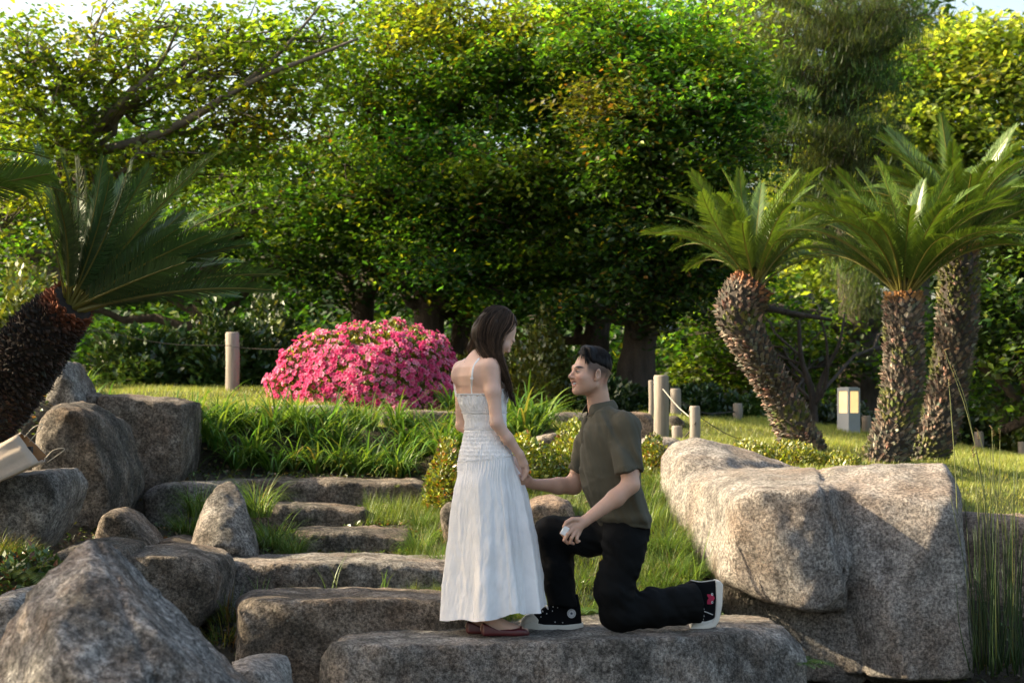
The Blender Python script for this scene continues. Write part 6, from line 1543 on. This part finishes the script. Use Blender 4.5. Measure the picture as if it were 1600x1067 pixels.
# ---------------- the kneeling man
MY = 9.55
MT = Torso([(646, 944, .085, .070, .060), (651, 946, .125, .080, .072), (657, 949, .160, .095, .088), (665, 951, .185, .112, .108), (683, 952, .188, .124, .122), (705, 953, .183, .128, .128), (731, 954.5, .175, .130, .132), (763, 960, .165, .126, .130), (790, 969, .160, .122, .120), (810, 974, .158, .118, .108), (826, 976, .155, .115, .10), (850, 978, .155, .12, .10)], MY, (-.93, -.37))
def build_man():
    root = empty('person', T(962, 0, 9.5), 'man in olive polo shirt and black trousers kneeling on one knee, smiling up', 'person')
    org = np.array(root.location)
    M_SHIRT = mat_cloth('olive_knit', (0.083, 0.077, 0.054), .0010, .9, .04)
    M_TROUS = mat_cloth('black_twill', (0.0060, 0.0066, 0.0070), .0015, .8, 0)
    skin = np.array((0.56, 0.335, 0.235))
    parts = []
    # head and neck, fine grid
    ho = P(922.5, 583, 9.53); HR = frame((-.915, -.40), math.radians(6))
    g = Grid(ho - (.16, .15, .25), ho + (.17, .16, .15), .0024)
    head(g, ho, HR, .985, True)
    g.cone(P(931, 597, 9.55), P(939, 655, 9.575), .053, .060, .03)
    v, q = g.mesh(); l = (v - ho) @ HR / .985
    c = np.tile(skin, (len(v), 1)) * (1 + .10 * fbm(v * 20, 3))[:, None]
    def blend(mask, col, a):
        m = (np.clip(mask, 0, 1) * a)[:, None]; c[:] = c * (1 - m) + np.array(col) * m
    x, y, z = l[:, 0], l[:, 1], l[:, 2]
    # short sides: stubble fading out downwards and at the nape
    side = np.clip((z - (-.030 + .5 * np.clip(y, -.1, .1) * (y > -.02) * .6)) / .040, 0, 1) * (y < .052 - .0 * z) * np.clip((.056 - y) / .014, 0, 1)
    nape = np.clip((-.045 - y) / .015, 0, 1) * np.clip((z + .085) / .05, 0, 1)
    blend(np.maximum(side, nape) * (1 - .8 * (np.abs(x) > .0765) * (y > -.03) * (z < .022)), (.035, .030, .028), .86)
    for s in (-1, 1):
        blend(1.5 - np.sqrt(((x - s * .044) / .017) ** 2 + ((z + .034) / .017) ** 2), (.60, .27, .20), .40)
        br = (x * s - .034); blend((1 - np.sqrt((br / .0215) ** 2 + ((z - .0205 + .0 * br + 6 * br ** 2) / .0062) ** 2)) * 3 * (y > .05), (.012, .010, .009), .97)
        blend((1 - np.sqrt(((x - s * .031) / .0155) ** 2 + ((z + .0015) / .0048) ** 2)) * 3 * (y > .06), (.012, .008, .006), .97)
        blend((1 - np.sqrt(((x - s * .0335) / .012) ** 2 + ((z + .0085) / .002) ** 2)) * 2 * (y > .06), (.30, .16, .11), .6)
    lip = 1 - np.sqrt((x / .034) ** 2 + ((z + .0635 - 8 * x * x) / .0190) ** 2)
    blend(lip * 4 * (y > .066), (.40, .145, .115), .75)
    blend((1 - np.sqrt((x / .030) ** 2 + ((z + .0625 - 10 * x * x) / .0075) ** 2)) * 4 * (y > .05), (.10, .02, .018), .95)
    blend((1 - np.sqrt((x / .05) ** 2 + ((z + .085) / .035) ** 2)) * (y > .05), (.36, .22, .16), .25)
    parts.append((v, q, c))
    # arms and hands
    g = Grid((P(806, 0, 9.55)[0], 9.10, P(0, 860, 9.2)[2]), (P(1012, 0, 9.3)[0], 9.86, P(0, 640, 9.6)[2]), .0037)
    LS, LE, LW = P(977, 668, 9.385), P(985.5, 757, 9.305), P(913, 814.5, 9.225)
    g.cone(LS, P(981, 712, 9.35), .034, .036, .02); g.cone(P(981, 712, 9.35), P(984, 738, 9.325), .036, .0425, .01); g.cone(P(984, 738, 9.325), LE, .0425, .040, .02)
    g.cone(LE, P(962, 778, 9.28), .042, .042, .02); g.cone(P(962, 778, 9.28), LW, .042, .0255, .02)
    RS, RE, RW = P(930, 668, 9.72), P(896, 758, 9.715), P(833, 756, 9.58)
    g.cone(RS, P(906, 734, 9.715), .034, .040, .02); g.cone(P(906, 734, 9.715), RE, .042, .043, .02); g.cone(RE, P(872, 759, 9.67), .045, .040, .02); g.cone(P(872, 759, 9.67), RW, .040, .0245, .02)
    sl, p = g.block(g.lo, g.lo + g.n * g.h); g.v[sl] = smin(g.v[sl], MT.d(p, -.012), .02)
    # left hand closed round the ring box
    g.cone(LW, P(900, 823, 9.205), .0235, .0265, .015); g.cone(P(907, 818, 9.21), P(902, 832, 9.205), .020, .019, .012); g.cone(P(896, 818, 9.195), P(900, 833, 9.195), .016, .015, .010)
    finger(g, [(896, 817.5, 9.19), (884.5, 824.5, 9.165), (877.5, 832.5, 9.165), (882.5, 838.5, 9.180)], [.0112, .0098, .0090, .0078], .006)
    finger(g, [(896, 824, 9.185), (887, 834, 9.160), (882, 843.5, 9.165), (887.5, 848.5, 9.182)], [.0112, .0098, .0090, .0078], .006)
    finger(g, [(899, 830, 9.185), (893, 840, 9.165), (891, 847, 9.172), (896, 849, 9.188)], [.0105, .0092, .0084, .0074], .006)
    finger(g, [(903, 835, 9.19), (901, 842, 9.178), (901.5, 846.5, 9.185), (905, 845, 9.2)], [.0095, .0082, .0075, .0068], .006)
    finger(g, [(906, 812, 9.205), (894, 811, 9.18), (885.5, 815.5, 9.165), (881, 822.5, 9.163)], [.0145, .0118, .0100, .0082], .008)
    # right hand under hers
    g.cone(RW, P(822, 750, 9.53), .0225, .0245, .015); g.cone(P(828, 756, 9.56), P(820, 757, 9.53), .018, .016, .012)
    for k, (dy, dz) in enumerate(((-3.5, .012), (.5, .0), (4.5, -.004), (8.2, .0))):
        finger(g, [(821, 747 + dy, 9.52 + dz), (813, 746 + dy, 9.475 + dz), (809.5, 748 + dy, 9.45 + dz)], [.0105, .0092, .0078], .006)
    finger(g, [(828, 748, 9.555), (823, 742, 9.50), (820, 741, 9.455)], [.0125, .0105, .0085], .008)
    v, q = g.mesh(); v = relax(v, q, 1, .4)
    # keep only what the shirt leaves bare
    mt = MT.d(v.astype(np.float32), -.006); vis = mt > 0
    kq = vis[q].any(1)
    q = q[kq]; u = np.unique(q); mp = np.full(len(v), -1); mp[u] = np.arange(len(u)); v = v[u]; q = mp[q]
    c = np.tile(skin, (len(v), 1)) * (1 + .10 * fbm(v * 15, 3))[:, None]
    for k in ((877.5, 832.5, 9.165), (882, 843.5, 9.165), (891, 847, 9.172), (896, 818, 9.19), (896, 824, 9.185), (899, 830, 9.185)):
        w = np.exp(-(np.linalg.norm(v - P(*k), axis=1) / .010) ** 2)[:, None] * .35; c = c * (1 - w) + np.array((.52, .24, .17)) * w
    parts.append((v, q, c))
    n = 0; V, Q, Cc = [], [], []
    for v, q, c in parts: V.append(v); Q.append(q + n); Cc.append(c); n += len(v)
    body = link('body', make_mesh('body', np.concatenate(V) - org, np.concatenate(Q), M_SKINM, np.concatenate(Cc)), root)
    X = lambda a: ho + HR @ (np.array(a) * .985)
    tg = Grid(X((0, .08, -.06)) - .04, X((0, .08, -.06)) + .04, .0016); [tg.cone(X((0, .0830, -.0615)), X((s_ * .0265, .0700, -.0545)), .0068, .0038) for s_ in (-1, 1)]
    v, q = tg.mesh(); link('teeth', make_mesh('teeth', v - org, q, mat_pb('teeth_enamel', (.78, .74, .68), .3)), root)
    for s in (-1, 1):
        eg = Grid(X((s * .031, .08, -.003)) - .02, X((s * .031, .08, -.003)) + .02, .0015); eg.ell(X((s * .031, .0825, -.0035)), (.0120, .0125, .0040), HR)
        v, q = eg.mesh(); le = (v - X((s * .031, .0795, -.004))) @ HR; ir = np.hypot(le[:, 0] - .000, le[:, 2]) < .0078
        cc = np.where(ir[:, None], np.array((.012, .008, .006)), np.array((.40, .36, .33))); link('eye', make_mesh('eye', v - org, q, mat_pb('eye_surface', (1, 1, 1), .15, attr=True), cc), root)
    for s in (-1, 1):
        mb = MB(org); mb.tube(curve([X((s * .019, .0915, -.0005)), X((s * .031, .0945, .0022)), X((s * .0435, .0845, -.0010))], 8), .0014, 5, c=(.01, .008, .007)); mb.build('eyelash', M_HAIRM, body)
    # hair
    hg = Grid(ho - (.14, .14, .10), ho + (.15, .14, .16), .0023)
    hg.ell(X((0, -.013, .046)), (.0805, .097, .089), HR, 0)
    hg.cone(X((-.025, .030, .112)), X((.036, .032, .106)), .022, .021, .03); hg.cone(X((.045, .040, .095)), X((.064, .042, .062)), .016, .010, .03)
    sl, p = hg.block(hg.lo, hg.lo + hg.n * hg.h); L = (p - ho.astype(np.float32)) @ HR.astype(np.float32) / .985
    low = np.interp(L[..., 1], [-.12, -.06, 0, .05, .09], [-.012, .018, .038, .045, .078]) - L[..., 2]
    hg.v[sl] = smax(hg.v[sl], low.astype(np.float32), .026)
    fc = (L[..., 1] - .050) - np.clip((L[..., 2] - .100), -.2, .03) * .35
    hg.v[sl] = smax(hg.v[sl], fc.astype(np.float32), .010)
    gro = fbm(np.stack([L[..., 0] * 18, L[..., 1] * 95, L[..., 2] * 18], -1), 2); hg.v[sl] += .004 * gro
    v, q = hg.mesh(); v = relax(v, q, 1, .4); lv = (v - ho) @ HR
    cc = np.tile(np.array((.0065, .0065, .0070)), (len(v), 1)) * (1 + .9 * fbm(np.stack([lv[:, 0] * 20, lv[:, 1] * 110, lv[:, 2] * 20], -1), 2))[:, None]
    hair = link('hair', make_mesh('hair', v - org, q, M_HAIRM, np.clip(cc, .002, 1)), root)
    rg = np.random.default_rng(9); mb = MB(org)
    for k in range(560):
        y0 = rg.uniform(-.085, .075); s = 1 if rg.random() < .75 else -1
        a0, a1 = rg.uniform(-.2, .3), rg.uniform(.85, 1.28); m = 9
        if y0 < -.04: a1 = min(a1 + .1, 1.35)
        t = np.linspace(0, 1, m); an = a0 + (a1 - a0) * t; yy = y0 + .012 * t * rg.normal(0, 1) - .006 * t
        ry = np.sqrt(np.clip(1 - ((yy + .014) / .1) ** 2, .05, 1)); lift = 1 + .025 * np.sin(t * 3.1) + rg.normal(0, .008) + .11 * np.clip((yy + .01) / .06, 0, 1) * (1 - .6 * t)
        pl = np.stack([s * .0805 * ry * np.sin(an) * lift, yy, .044 + .092 * ry * np.cos(an) * lift], -1)
        mb.tube(np.array([X(a) for a in pl]), np.linspace(.0013, .0006, m), 4, c=np.array((.0075, .0073, .0075)) * math.exp(rg.normal(0, .4)), cap=False)
    for k in range(36):   # front lock
        m = 8; t = np.linspace(0, 1, m)[:, None]; a = np.array((rg.uniform(-.005, .03), rg.uniform(.040, .070), .122 + rg.normal(0, .003)))
        b_ = np.array((.070 + rg.normal(0, .004), .055 + rg.normal(0, .008), .042 + rg.normal(0, .006))); mid = np.array((.056, .070, .098)) + rg.normal(0, .003, 3)
        cp = (1 - t) ** 2 * a + 2 * t * (1 - t) * mid + t ** 2 * b_
        mb.tube(np.array([X(q_) for q_ in cp]), np.linspace(.0014, .0006, m), 4, c=np.array((.0075, .0073, .0075)) * math.exp(rg.normal(0, .4)), cap=False)
    mb.build('strands', M_HAIRM, hair)
    # shirt
    g = Grid((P(880, 0, 9.7)[0], 9.24, P(0, 832, 9.5)[2]), (P(1030, 0, 9.5)[0], 9.86, P(0, 632, 9.6)[2]), .0052)
    sl, p = g.block(g.lo, g.lo + g.n * g.h)
    zh = P(0, 824, MY)[2]
    d = MT.d(p, .012, z0=zh, z1=P(0, 646, MY)[2])
    ls0, ls1 = P(976, 669, 9.40), P(983, 741, 9.325)
    d = smin(d, d_flat(p, ls0, ls1, .073, .072), .022)
    d = smin(d, d_cone(p, P(950, 658, 9.50), ls0, .072, .066), .03)
    rs0, rs1 = P(930, 669, 9.71), P(905.5, 737, 9.715)
    d = smin(d, d_flat(p, rs0, rs1, .070, .062), .03)
    d = smin(d, d_cone(p, P(946, 660, 9.60), rs0, .068, .064), .03)
    # folds: long drapes from the armpit, creases at the waist and round the sleeves
    cz = (p[..., 2] - zh)
    sx = p[..., 0] * 1.0 + p[..., 2] * .42
    fold = fbm(np.stack([sx * 17, p[..., 1] * 8, p[..., 2] * 3.2], -1), 3)
    fold2 = fbm(np.stack([(p[..., 0] - p[..., 2] * .5) * 26, p[..., 1] * 12, p[..., 2] * 9 + 4], -1), 2)
    d = d - .004 + .026 * fold + .005 * fold2 * (1 - np.clip(cz / .3, 0, 1))
    d = d + .014 * (np.abs(fbm(np.stack([sx * 11, p[..., 1] * 6, p[..., 2] * 2.2 + 3], -1), 2))) 
    # waistband rib
    d = d + .006 * (1 / (1 + np.exp((cz - .030) / .0022))) - .010 * np.exp(-((cz - .052) / .022) ** 2)
    # armhole seam
    for a, b in ((ls0, ls1), (rs0, rs1)):
        ax = norm(b - a).astype(np.float32); s0 = (p - (a + (b - a) * .98).astype(np.float32)) @ ax
        d = d - .0022 * np.exp(-((s0 + .012) / .010) ** 2)
    seam = np.abs(np.linalg.norm((p - P(976, 672, 9.36).astype(np.float32)) * np.array((1, .55, .82), np.float32), axis=-1) - .083)
    d = d + .0032 * np.exp(-(seam / .0035) ** 2) * (p[..., 2] > P(0, 690, 9.4)[2])
    # neck opening
    nk = d_cone(p, P(938, 640, 9.57), P(930, 620, 9.55), .066, .075)
    d = smax(d, -nk, .006); d = np.maximum(d, zh - p[..., 2])
    g.v[sl] = np.minimum(g.v[sl], d); v, q = g.mesh(); v = relax(v, q, 1, .5)
    shirt = link('shirt', make_mesh('shirt', v - org, q, M_SHIRT), root)
    # collar: a folded band open at the throat
    nc = P(937, 640, 9.57); fdir = np.array((-.93, -.37, 0)); rdir = np.array((-.37, .93, 0)); n = 60
    th = np.linspace(-2.72, 2.72, n)                      # 0 = nape, +-pi = throat
    up = np.array((-.14, -.06, 1.0)); up = up / np.linalg.norm(up)
    def ringp(rw, rd, h, ext=0.0):
        sp = np.abs(th) / 2.72
        c = nc + up * 0
        drop = .026 * sp ** 1.6
        return np.stack([c + rdir * np.sin(t) * rw - fdir * np.cos(t) * rd + np.array((0, 0, 1)) * (h - dr) for t, dr in zip(th, drop + ext * sp ** 6)])
    A0, A1, A2, A3 = ringp(.068, .066, -.005), ringp(.063, .061, .048), ringp(.069, .067, .051), ringp(.098, .090, .006, .022)
    Am = (A2 + A3) / 2 + norm(A3 - nc) * .003
    rows = [A0, A1, A2, Am, A3]; vv = np.concatenate(rows); i = np.arange(4)[:, None] * n; j = np.arange(n - 1)[None]; qq = np.stack([i + j, i + j + 1, i + n + j + 1, i + n + j], -1)
    co = link('collar', make_mesh('collar', vv - org, qq.reshape(-1, 4), M_SHIRT), root); so = co.modifiers.new('thickness', 'SOLIDIFY'); so.thickness = .0035
    sb = co.modifiers.new('smooth', 'SUBSURF'); sb.levels = sb.render_levels = 1
    # placket
    mb = MB(org); pk = []
    for (px, py) in ((913, 652), (908.5, 664), (907, 678), (907.5, 692)):
        pk.append(first_hit(g, px + 4, py, 9.3, 9.8, .001))
    pk = curve(np.array(pk), 10)
    tn = norm(np.gradient(pk, axis=0)); sd = norm(np.cross(tn, (-.55, -.8, 0))); nn = np.cross(tn, sd); nn = nn * np.sign((nn * np.array((-.55, -.8, 0))).sum(1))[:, None]
    rg4 = [pk - sd * .013 + nn * 0, pk - sd * .012 + nn * .0025, pk + sd * .012 + nn * .0025, pk + sd * .013 + nn * 0]
    ii = np.arange(9)[:, None] + np.zeros(3, int)[None]; jj = np.arange(3)[None] * 10; mb.add(np.concatenate(rg4), np.stack([ii + jj, ii + jj + 10, ii + jj + 11, ii + jj + 1], -1))
    mb.build('placket', M_SHIRT, shirt)
    for k in (5, 8):
        mb = MB(org); mb.tube([pk[k] + (.002, -.002, 0), pk[k] + (0, -.006, 0)], .0045, 10); mb.build('button', mat_pb('dark_button', (.05, .045, .04), .3), shirt)
    # trousers
    g = Grid((P(826, 0, 9.7)[0] - .03, 9.28, -.004), (P(1100, 0, 9.55)[0], 9.92, P(0, 806, 9.5)[2]), .0055)
    sl, p = g.block(g.lo, g.lo + g.n * g.h)
    d = MT.d(p, .004, z0=P(0, 846, MY)[2], z1=P(0, 812, MY)[2])
    d = smin(d, d_ell(p, P(980, 846, 9.55), (.105, .165, .115)), .03)
    d = smin(d, d_cone(p, P(972, 850, 9.475), P(960, 925, 9.45), .112, .100), .04)
    kn = P(964.5, 960, 9.46)
    d = smin(d, d_cone(p, P(960, 925, 9.45), kn, .098, .0855), .03)
    d = smin(d, d_cone(p, kn, P(1020, 950, 9.525), .083, .098), .035)
    cuff = P(1086.5, 940.5, 9.61)
    d = smin(d, d_flat(p, P(1020, 950, 9.525), cuff, .098, .096), .02)
    fk = P(866, 836, 9.735)
    d = smin(d, d_cone(p, P(962, 838, 9.63), fk, .112, .102), .04)
    d = smin(d, d_cone(p, fk, P(872, 890, 9.735), .098, .094), .03)
    d = smin(d, d_flat(p, P(873, 890, 9.71), P(878, 952, 9.69), .094, .088), .02)
    d = d + .030 * fbm(np.stack([p[..., 0] * 9 + p[..., 2] * 5, p[..., 1] * 7, p[..., 2] * 6], -1), 3) + .006
    # creases behind the knee and at the hip, running across the limb
    kb = np.exp(-(np.linalg.norm(p - P(990, 925, 9.45).astype(np.float32), axis=-1) / .10) ** 2) + np.exp(-(np.linalg.norm(p - P(935, 855, 9.5).astype(np.float32), axis=-1) / .11) ** 2)
    d = d + .005 * kb * np.sin(((p[..., 0] * .6 + p[..., 2]) * 120) + 5 * vnoise(p * 14)) * (.4 + vnoise(p * 9))
    d = d + .004 * fbm(np.stack([p[..., 0] * 10, p[..., 1] * 8, p[..., 2] * 45], -1), 2) * (p[..., 0] > P(1030, 0, 9.5)[0])
    # pressed crease down the outside of the legs, pocket slit
    d = np.maximum(d, .004 - p[..., 2])
    g.v[sl] = np.minimum(g.v[sl], d); v, q = g.mesh(); v = relax(v, q, 1, .5)
    link('trousers', make_mesh('trousers', v - org, q, M_TROUS), root)
    # shoes
    M_CANVAS = mat_cloth('black_canvas', (0.006, 0.0065, 0.008), .0006, .8, 0); M_RUB = mat_pb('off_white_rubber', (0.66, 0.63, 0.56), .5, .0006, 150, .05); M_LACE = mat_pb('white_lace', (.72, .70, .66), .8, .0006, 300)
    M_PATCH = mat_pb('white_patch', (.70, .70, .70), .6); M_NAVY = mat_pb('navy_print', (.02, .04, .10), .6); M_RED = mat_pb('red_applique', (.42, .015, .06), .75, .0006, 500, .15); M_BLK = mat_pb('black_print', (.01, .01, .01), .6); M_EYE = mat_pb('silver_eyelet', (.6, .6, .6), .3)
    def extr(name, poly, Y, hw, mat, k=.012, h=.0032, parent=None, rot=0.0, hwfn=None):
        pt = np.array([((a - HX) * Y / F, CZ + (HY - b) * Y / F) for a, b in poly])
        lo = np.array((pt[:, 0].min() - .01, Y - hw - .012, pt[:, 1].min() - .01)); hi = np.array((pt[:, 0].max() + .01, Y + hw + .012, pt[:, 1].max() + .01))
        sg = Grid(lo, hi, h); sl, p = sg.block(lo, hi); d2 = poly_sdf(p[..., 0], p[..., 2], pt)
        w = hw if hwfn is None else hwfn(p)
        sg.v[sl] = smax(d2, np.abs(p[..., 1] - Y) - w, k).astype(np.float32); v, q = sg.mesh(); v = relax(v, q, 2, .5)
        return link(name, make_mesh(name, v - org, q, mat), parent or root)
    YF = 9.685
    def wf(p):
        t = (p[..., 0] - P(812, 0, YF)[0]) / (P(911, 0, YF)[0] - P(812, 0, YF)[0]); w = np.interp(t, [0, .08, .3, .6, .85, 1], [.024, .040, .050, .040, .036, .026])
        return w - .22 * np.clip(p[..., 2] - .03, 0, .09) * (1 - .6 * t)
    s1 = extr('shoe', [(828, 975), (834, 958), (846, 950), (862, 944), (874, 936), (880, 928), (903, 928), (907, 948), (909, 976)], YF, .05, M_CANVAS, hwfn=wf)
    ws = lambda p: wf(p * 1.0) + .004 + .22 * np.clip(p[..., 2] - .03, 0, .09)
    extr('sole', [(813, 973), (814, 980), (830, 984.5), (870, 986), (908, 986), (912, 983), (911, 972), (880, 975), (850, 974), (828, 969)], YF, .056, M_RUB, .006, parent=s1, hwfn=ws)
    extr('toe_cap', [(813, 976), (815, 967), (821, 960.5), (829, 957.5), (838, 959), (844, 966), (842, 976)], YF, .05, M_RUB, .016, parent=s1, hwfn=lambda p: wf(p) + .002)
    def near_y(poly_Y, px, py, base): return base
    def disc(name, px, py, Yc, rx, ry, mat, parent, th=.0012, pts=None, n=24):
        mb = MB(org); a = np.arange(n) * 2 * math.pi / n
        o2 = np.stack([np.cos(a) * rx, np.sin(a) * ry], -1) if pts is None else np.array(pts)
        n = len(o2); c = P(px, py, Yc); f = c + np.stack([o2[:, 0], np.zeros(n) - th, o2[:, 1]], -1); b = c + np.stack([o2[:, 0], np.zeros(n) + th, o2[:, 1]], -1)
        j = np.arange(n); j2 = (j + 1) % n
        mb.add(np.concatenate([f, b, [c - (0, th, 0)]]), np.stack([j, j2, n + j2, n + j], -1), np.stack([np.full(n, 2 * n), j2, j], -1)); return mb.build(name, mat, parent, False)
    star = [(math.cos(math.pi / 2 + k * math.pi / 5) * (.0092 if k % 2 == 0 else .0038), math.sin(math.pi / 2 + k * math.pi / 5) * (.0092 if k % 2 == 0 else .0038)) for k in range(10)]
    yc = YF - .0335 + .22 * .028
    yc = YF - .037
    pa = disc('ankle_patch', 893, 958, yc, .0215, .0225, M_PATCH, s1, .004)
    disc('star', 893, 958, yc - .0045, 0, 0, M_NAVY, pa, .0006, star)
    mb = MB(org); a = np.linspace(0, 2 * math.pi, 33); c = P(893, 958, yc - .0043); mb.tube(c + np.stack([np.cos(a) * .0165, 0 * a, np.sin(a) * .0172], -1), .0006, 5, cap=False); mb.build('ring', M_NAVY, pa)
    mb = MB(org)
    for k, (px, py) in enumerate([(837, 956.5), (845, 951), (853, 947), (861, 943.5), (869, 939.5)]):
        c = P(px, py, YF - .004); mb.tube(curve([c + (.010, -.034, -.010), c + (.0, -.018, .003), c + (-.002, .0, .006), c + (.0, .018, .003)], 8), .0032, 6)
        mb.tube(curve([c + (.010, -.033, -.012), c + (.006, -.016, .004), c + (-.006, .014, .007)], 6), .0028, 6)
    mb.build('lace', M_LACE, s1)
    for (px, py) in ((845, 962), (854, 957), (863, 953), (871, 948), (867, 970), (879, 971)):
        c = P(px, py, YF); w = float(wf(np.array([c]))[0]); mb = MB(org); mb.tube([c + (0, -w + .004, 0), c + (0, -w - .002, 0)], .0030, 8); mb.build('eyelet', M_EYE, s1)
    YN = 9.66
    s2 = extr('shoe', [(1070, 912), (1080, 906), (1100, 908.5), (1118, 906), (1120, 935), (1119, 964), (1104, 972), (1088, 972), (1084, 955), (1074, 948)], YN, .042, M_CANVAS, .016)
    extr('sole', [(1116.5, 905), (1124, 906.5), (1128.5, 912), (1127, 945), (1122.5, 968), (1116, 978), (1100, 982), (1080, 982), (1077, 979), (1095, 976), (1110, 971), (1115.5, 962), (1117.5, 935)], YN, .049, M_RUB, .006, parent=s2)
    extr('toe_cap', [(1077, 980), (1079, 973), (1088, 966), (1100, 968.5), (1112, 965.5), (1116, 962), (1116, 972), (1100, 980)], YN, .046, M_RUB, .014, parent=s2)
    mb = MB(org); mb.tube(curve([P(1079, 905.5, YN - .042), P(1092, 908.5, YN - .045), (P(1105, 907.5, YN - .044)), P(1118, 905.5, YN - .042)], 10), .0024, 6); mb.build('collar_trim', M_RUB, s2)
    t = np.linspace(0, 2 * math.pi, 40, endpoint=False)
    hx = 16 * np.sin(t) ** 3; hy = 13 * np.cos(t) - 5 * np.cos(2 * t) - 2 * np.cos(3 * t) - np.cos(4 * t)
    heart = np.stack([-hy * .00140 - .003, hx * .00140 * 1.95], -1)      # lobes towards the ankle
    hb = disc('heart_emblem', 1111, 934, YN - .0425, 0, 0, M_RED, s2, .0016, np.clip(heart, -.03, .019))
    for (py) in (928, 940.5):
        e = disc('emblem_eye', 1112.8, py, YN - .0448, .0050, .0066, M_PATCH, hb, .0007); disc('emblem_pupil', 1113, py, YN - .0458, .0024, .0032, M_BLK, hb, .0006)
    mb = MB(org)
    for q_ in ([(1088, 937), (1091, 941), (1090, 943)], [(1092, 943), (1096, 946), (1094, 949)], [(1096, 948), (1100, 951), (1097, 954)], [(1087, 946), (1092, 952), (1104, 956), (1114, 960)], [(1088, 949), (1096, 957), (1099, 968)], [(1089, 960), (1095, 958), (1100, 962), (1094, 966)]):
        mb.tube(curve([P(a, b_, YN - .0435) for a, b_ in q_], 10), .0026, 6)
    mb.build('lace', M_LACE, s2)
    for (px, py) in ((1090, 937.5), (1094, 944), (1098, 950)):
        mb = MB(org); mb.tube([P(px, py, YN - .038), P(px, py, YN - .0455)], .0030, 8); mb.build('eyelet', M_EYE, s2)
    return root

build_woman(); build_man()
# the ring box in his left hand
mb = MB(); c = P(882.5, 829, 9.170); g = Grid(c - .03, c + .03, .0018)
sl, p = g.block(g.lo, g.lo + g.n * g.h); R3 = np.array(Matrix.Rotation(.5, 3, 'Y'), np.float32); L = (p - c.astype(np.float32)) @ R3
q_ = np.abs(L) - np.array((.0125, .012, .019), np.float32); g.v[sl] = np.linalg.norm(np.maximum(q_, 0), axis=-1) + np.minimum(q_.max(-1), 0) - .003 + .0012 * np.exp(-(L[..., 2] / .0012) ** 2)
v, q = g.mesh(); tag(link('ring_box', make_mesh('ring_box', v - c, q, mat_pb('pearl_white_leatherette', (.72, .72, .72), .45)), None, tuple(c)), 'small white ring box held in the kneeling man\'s lowered hand', 'ring box')
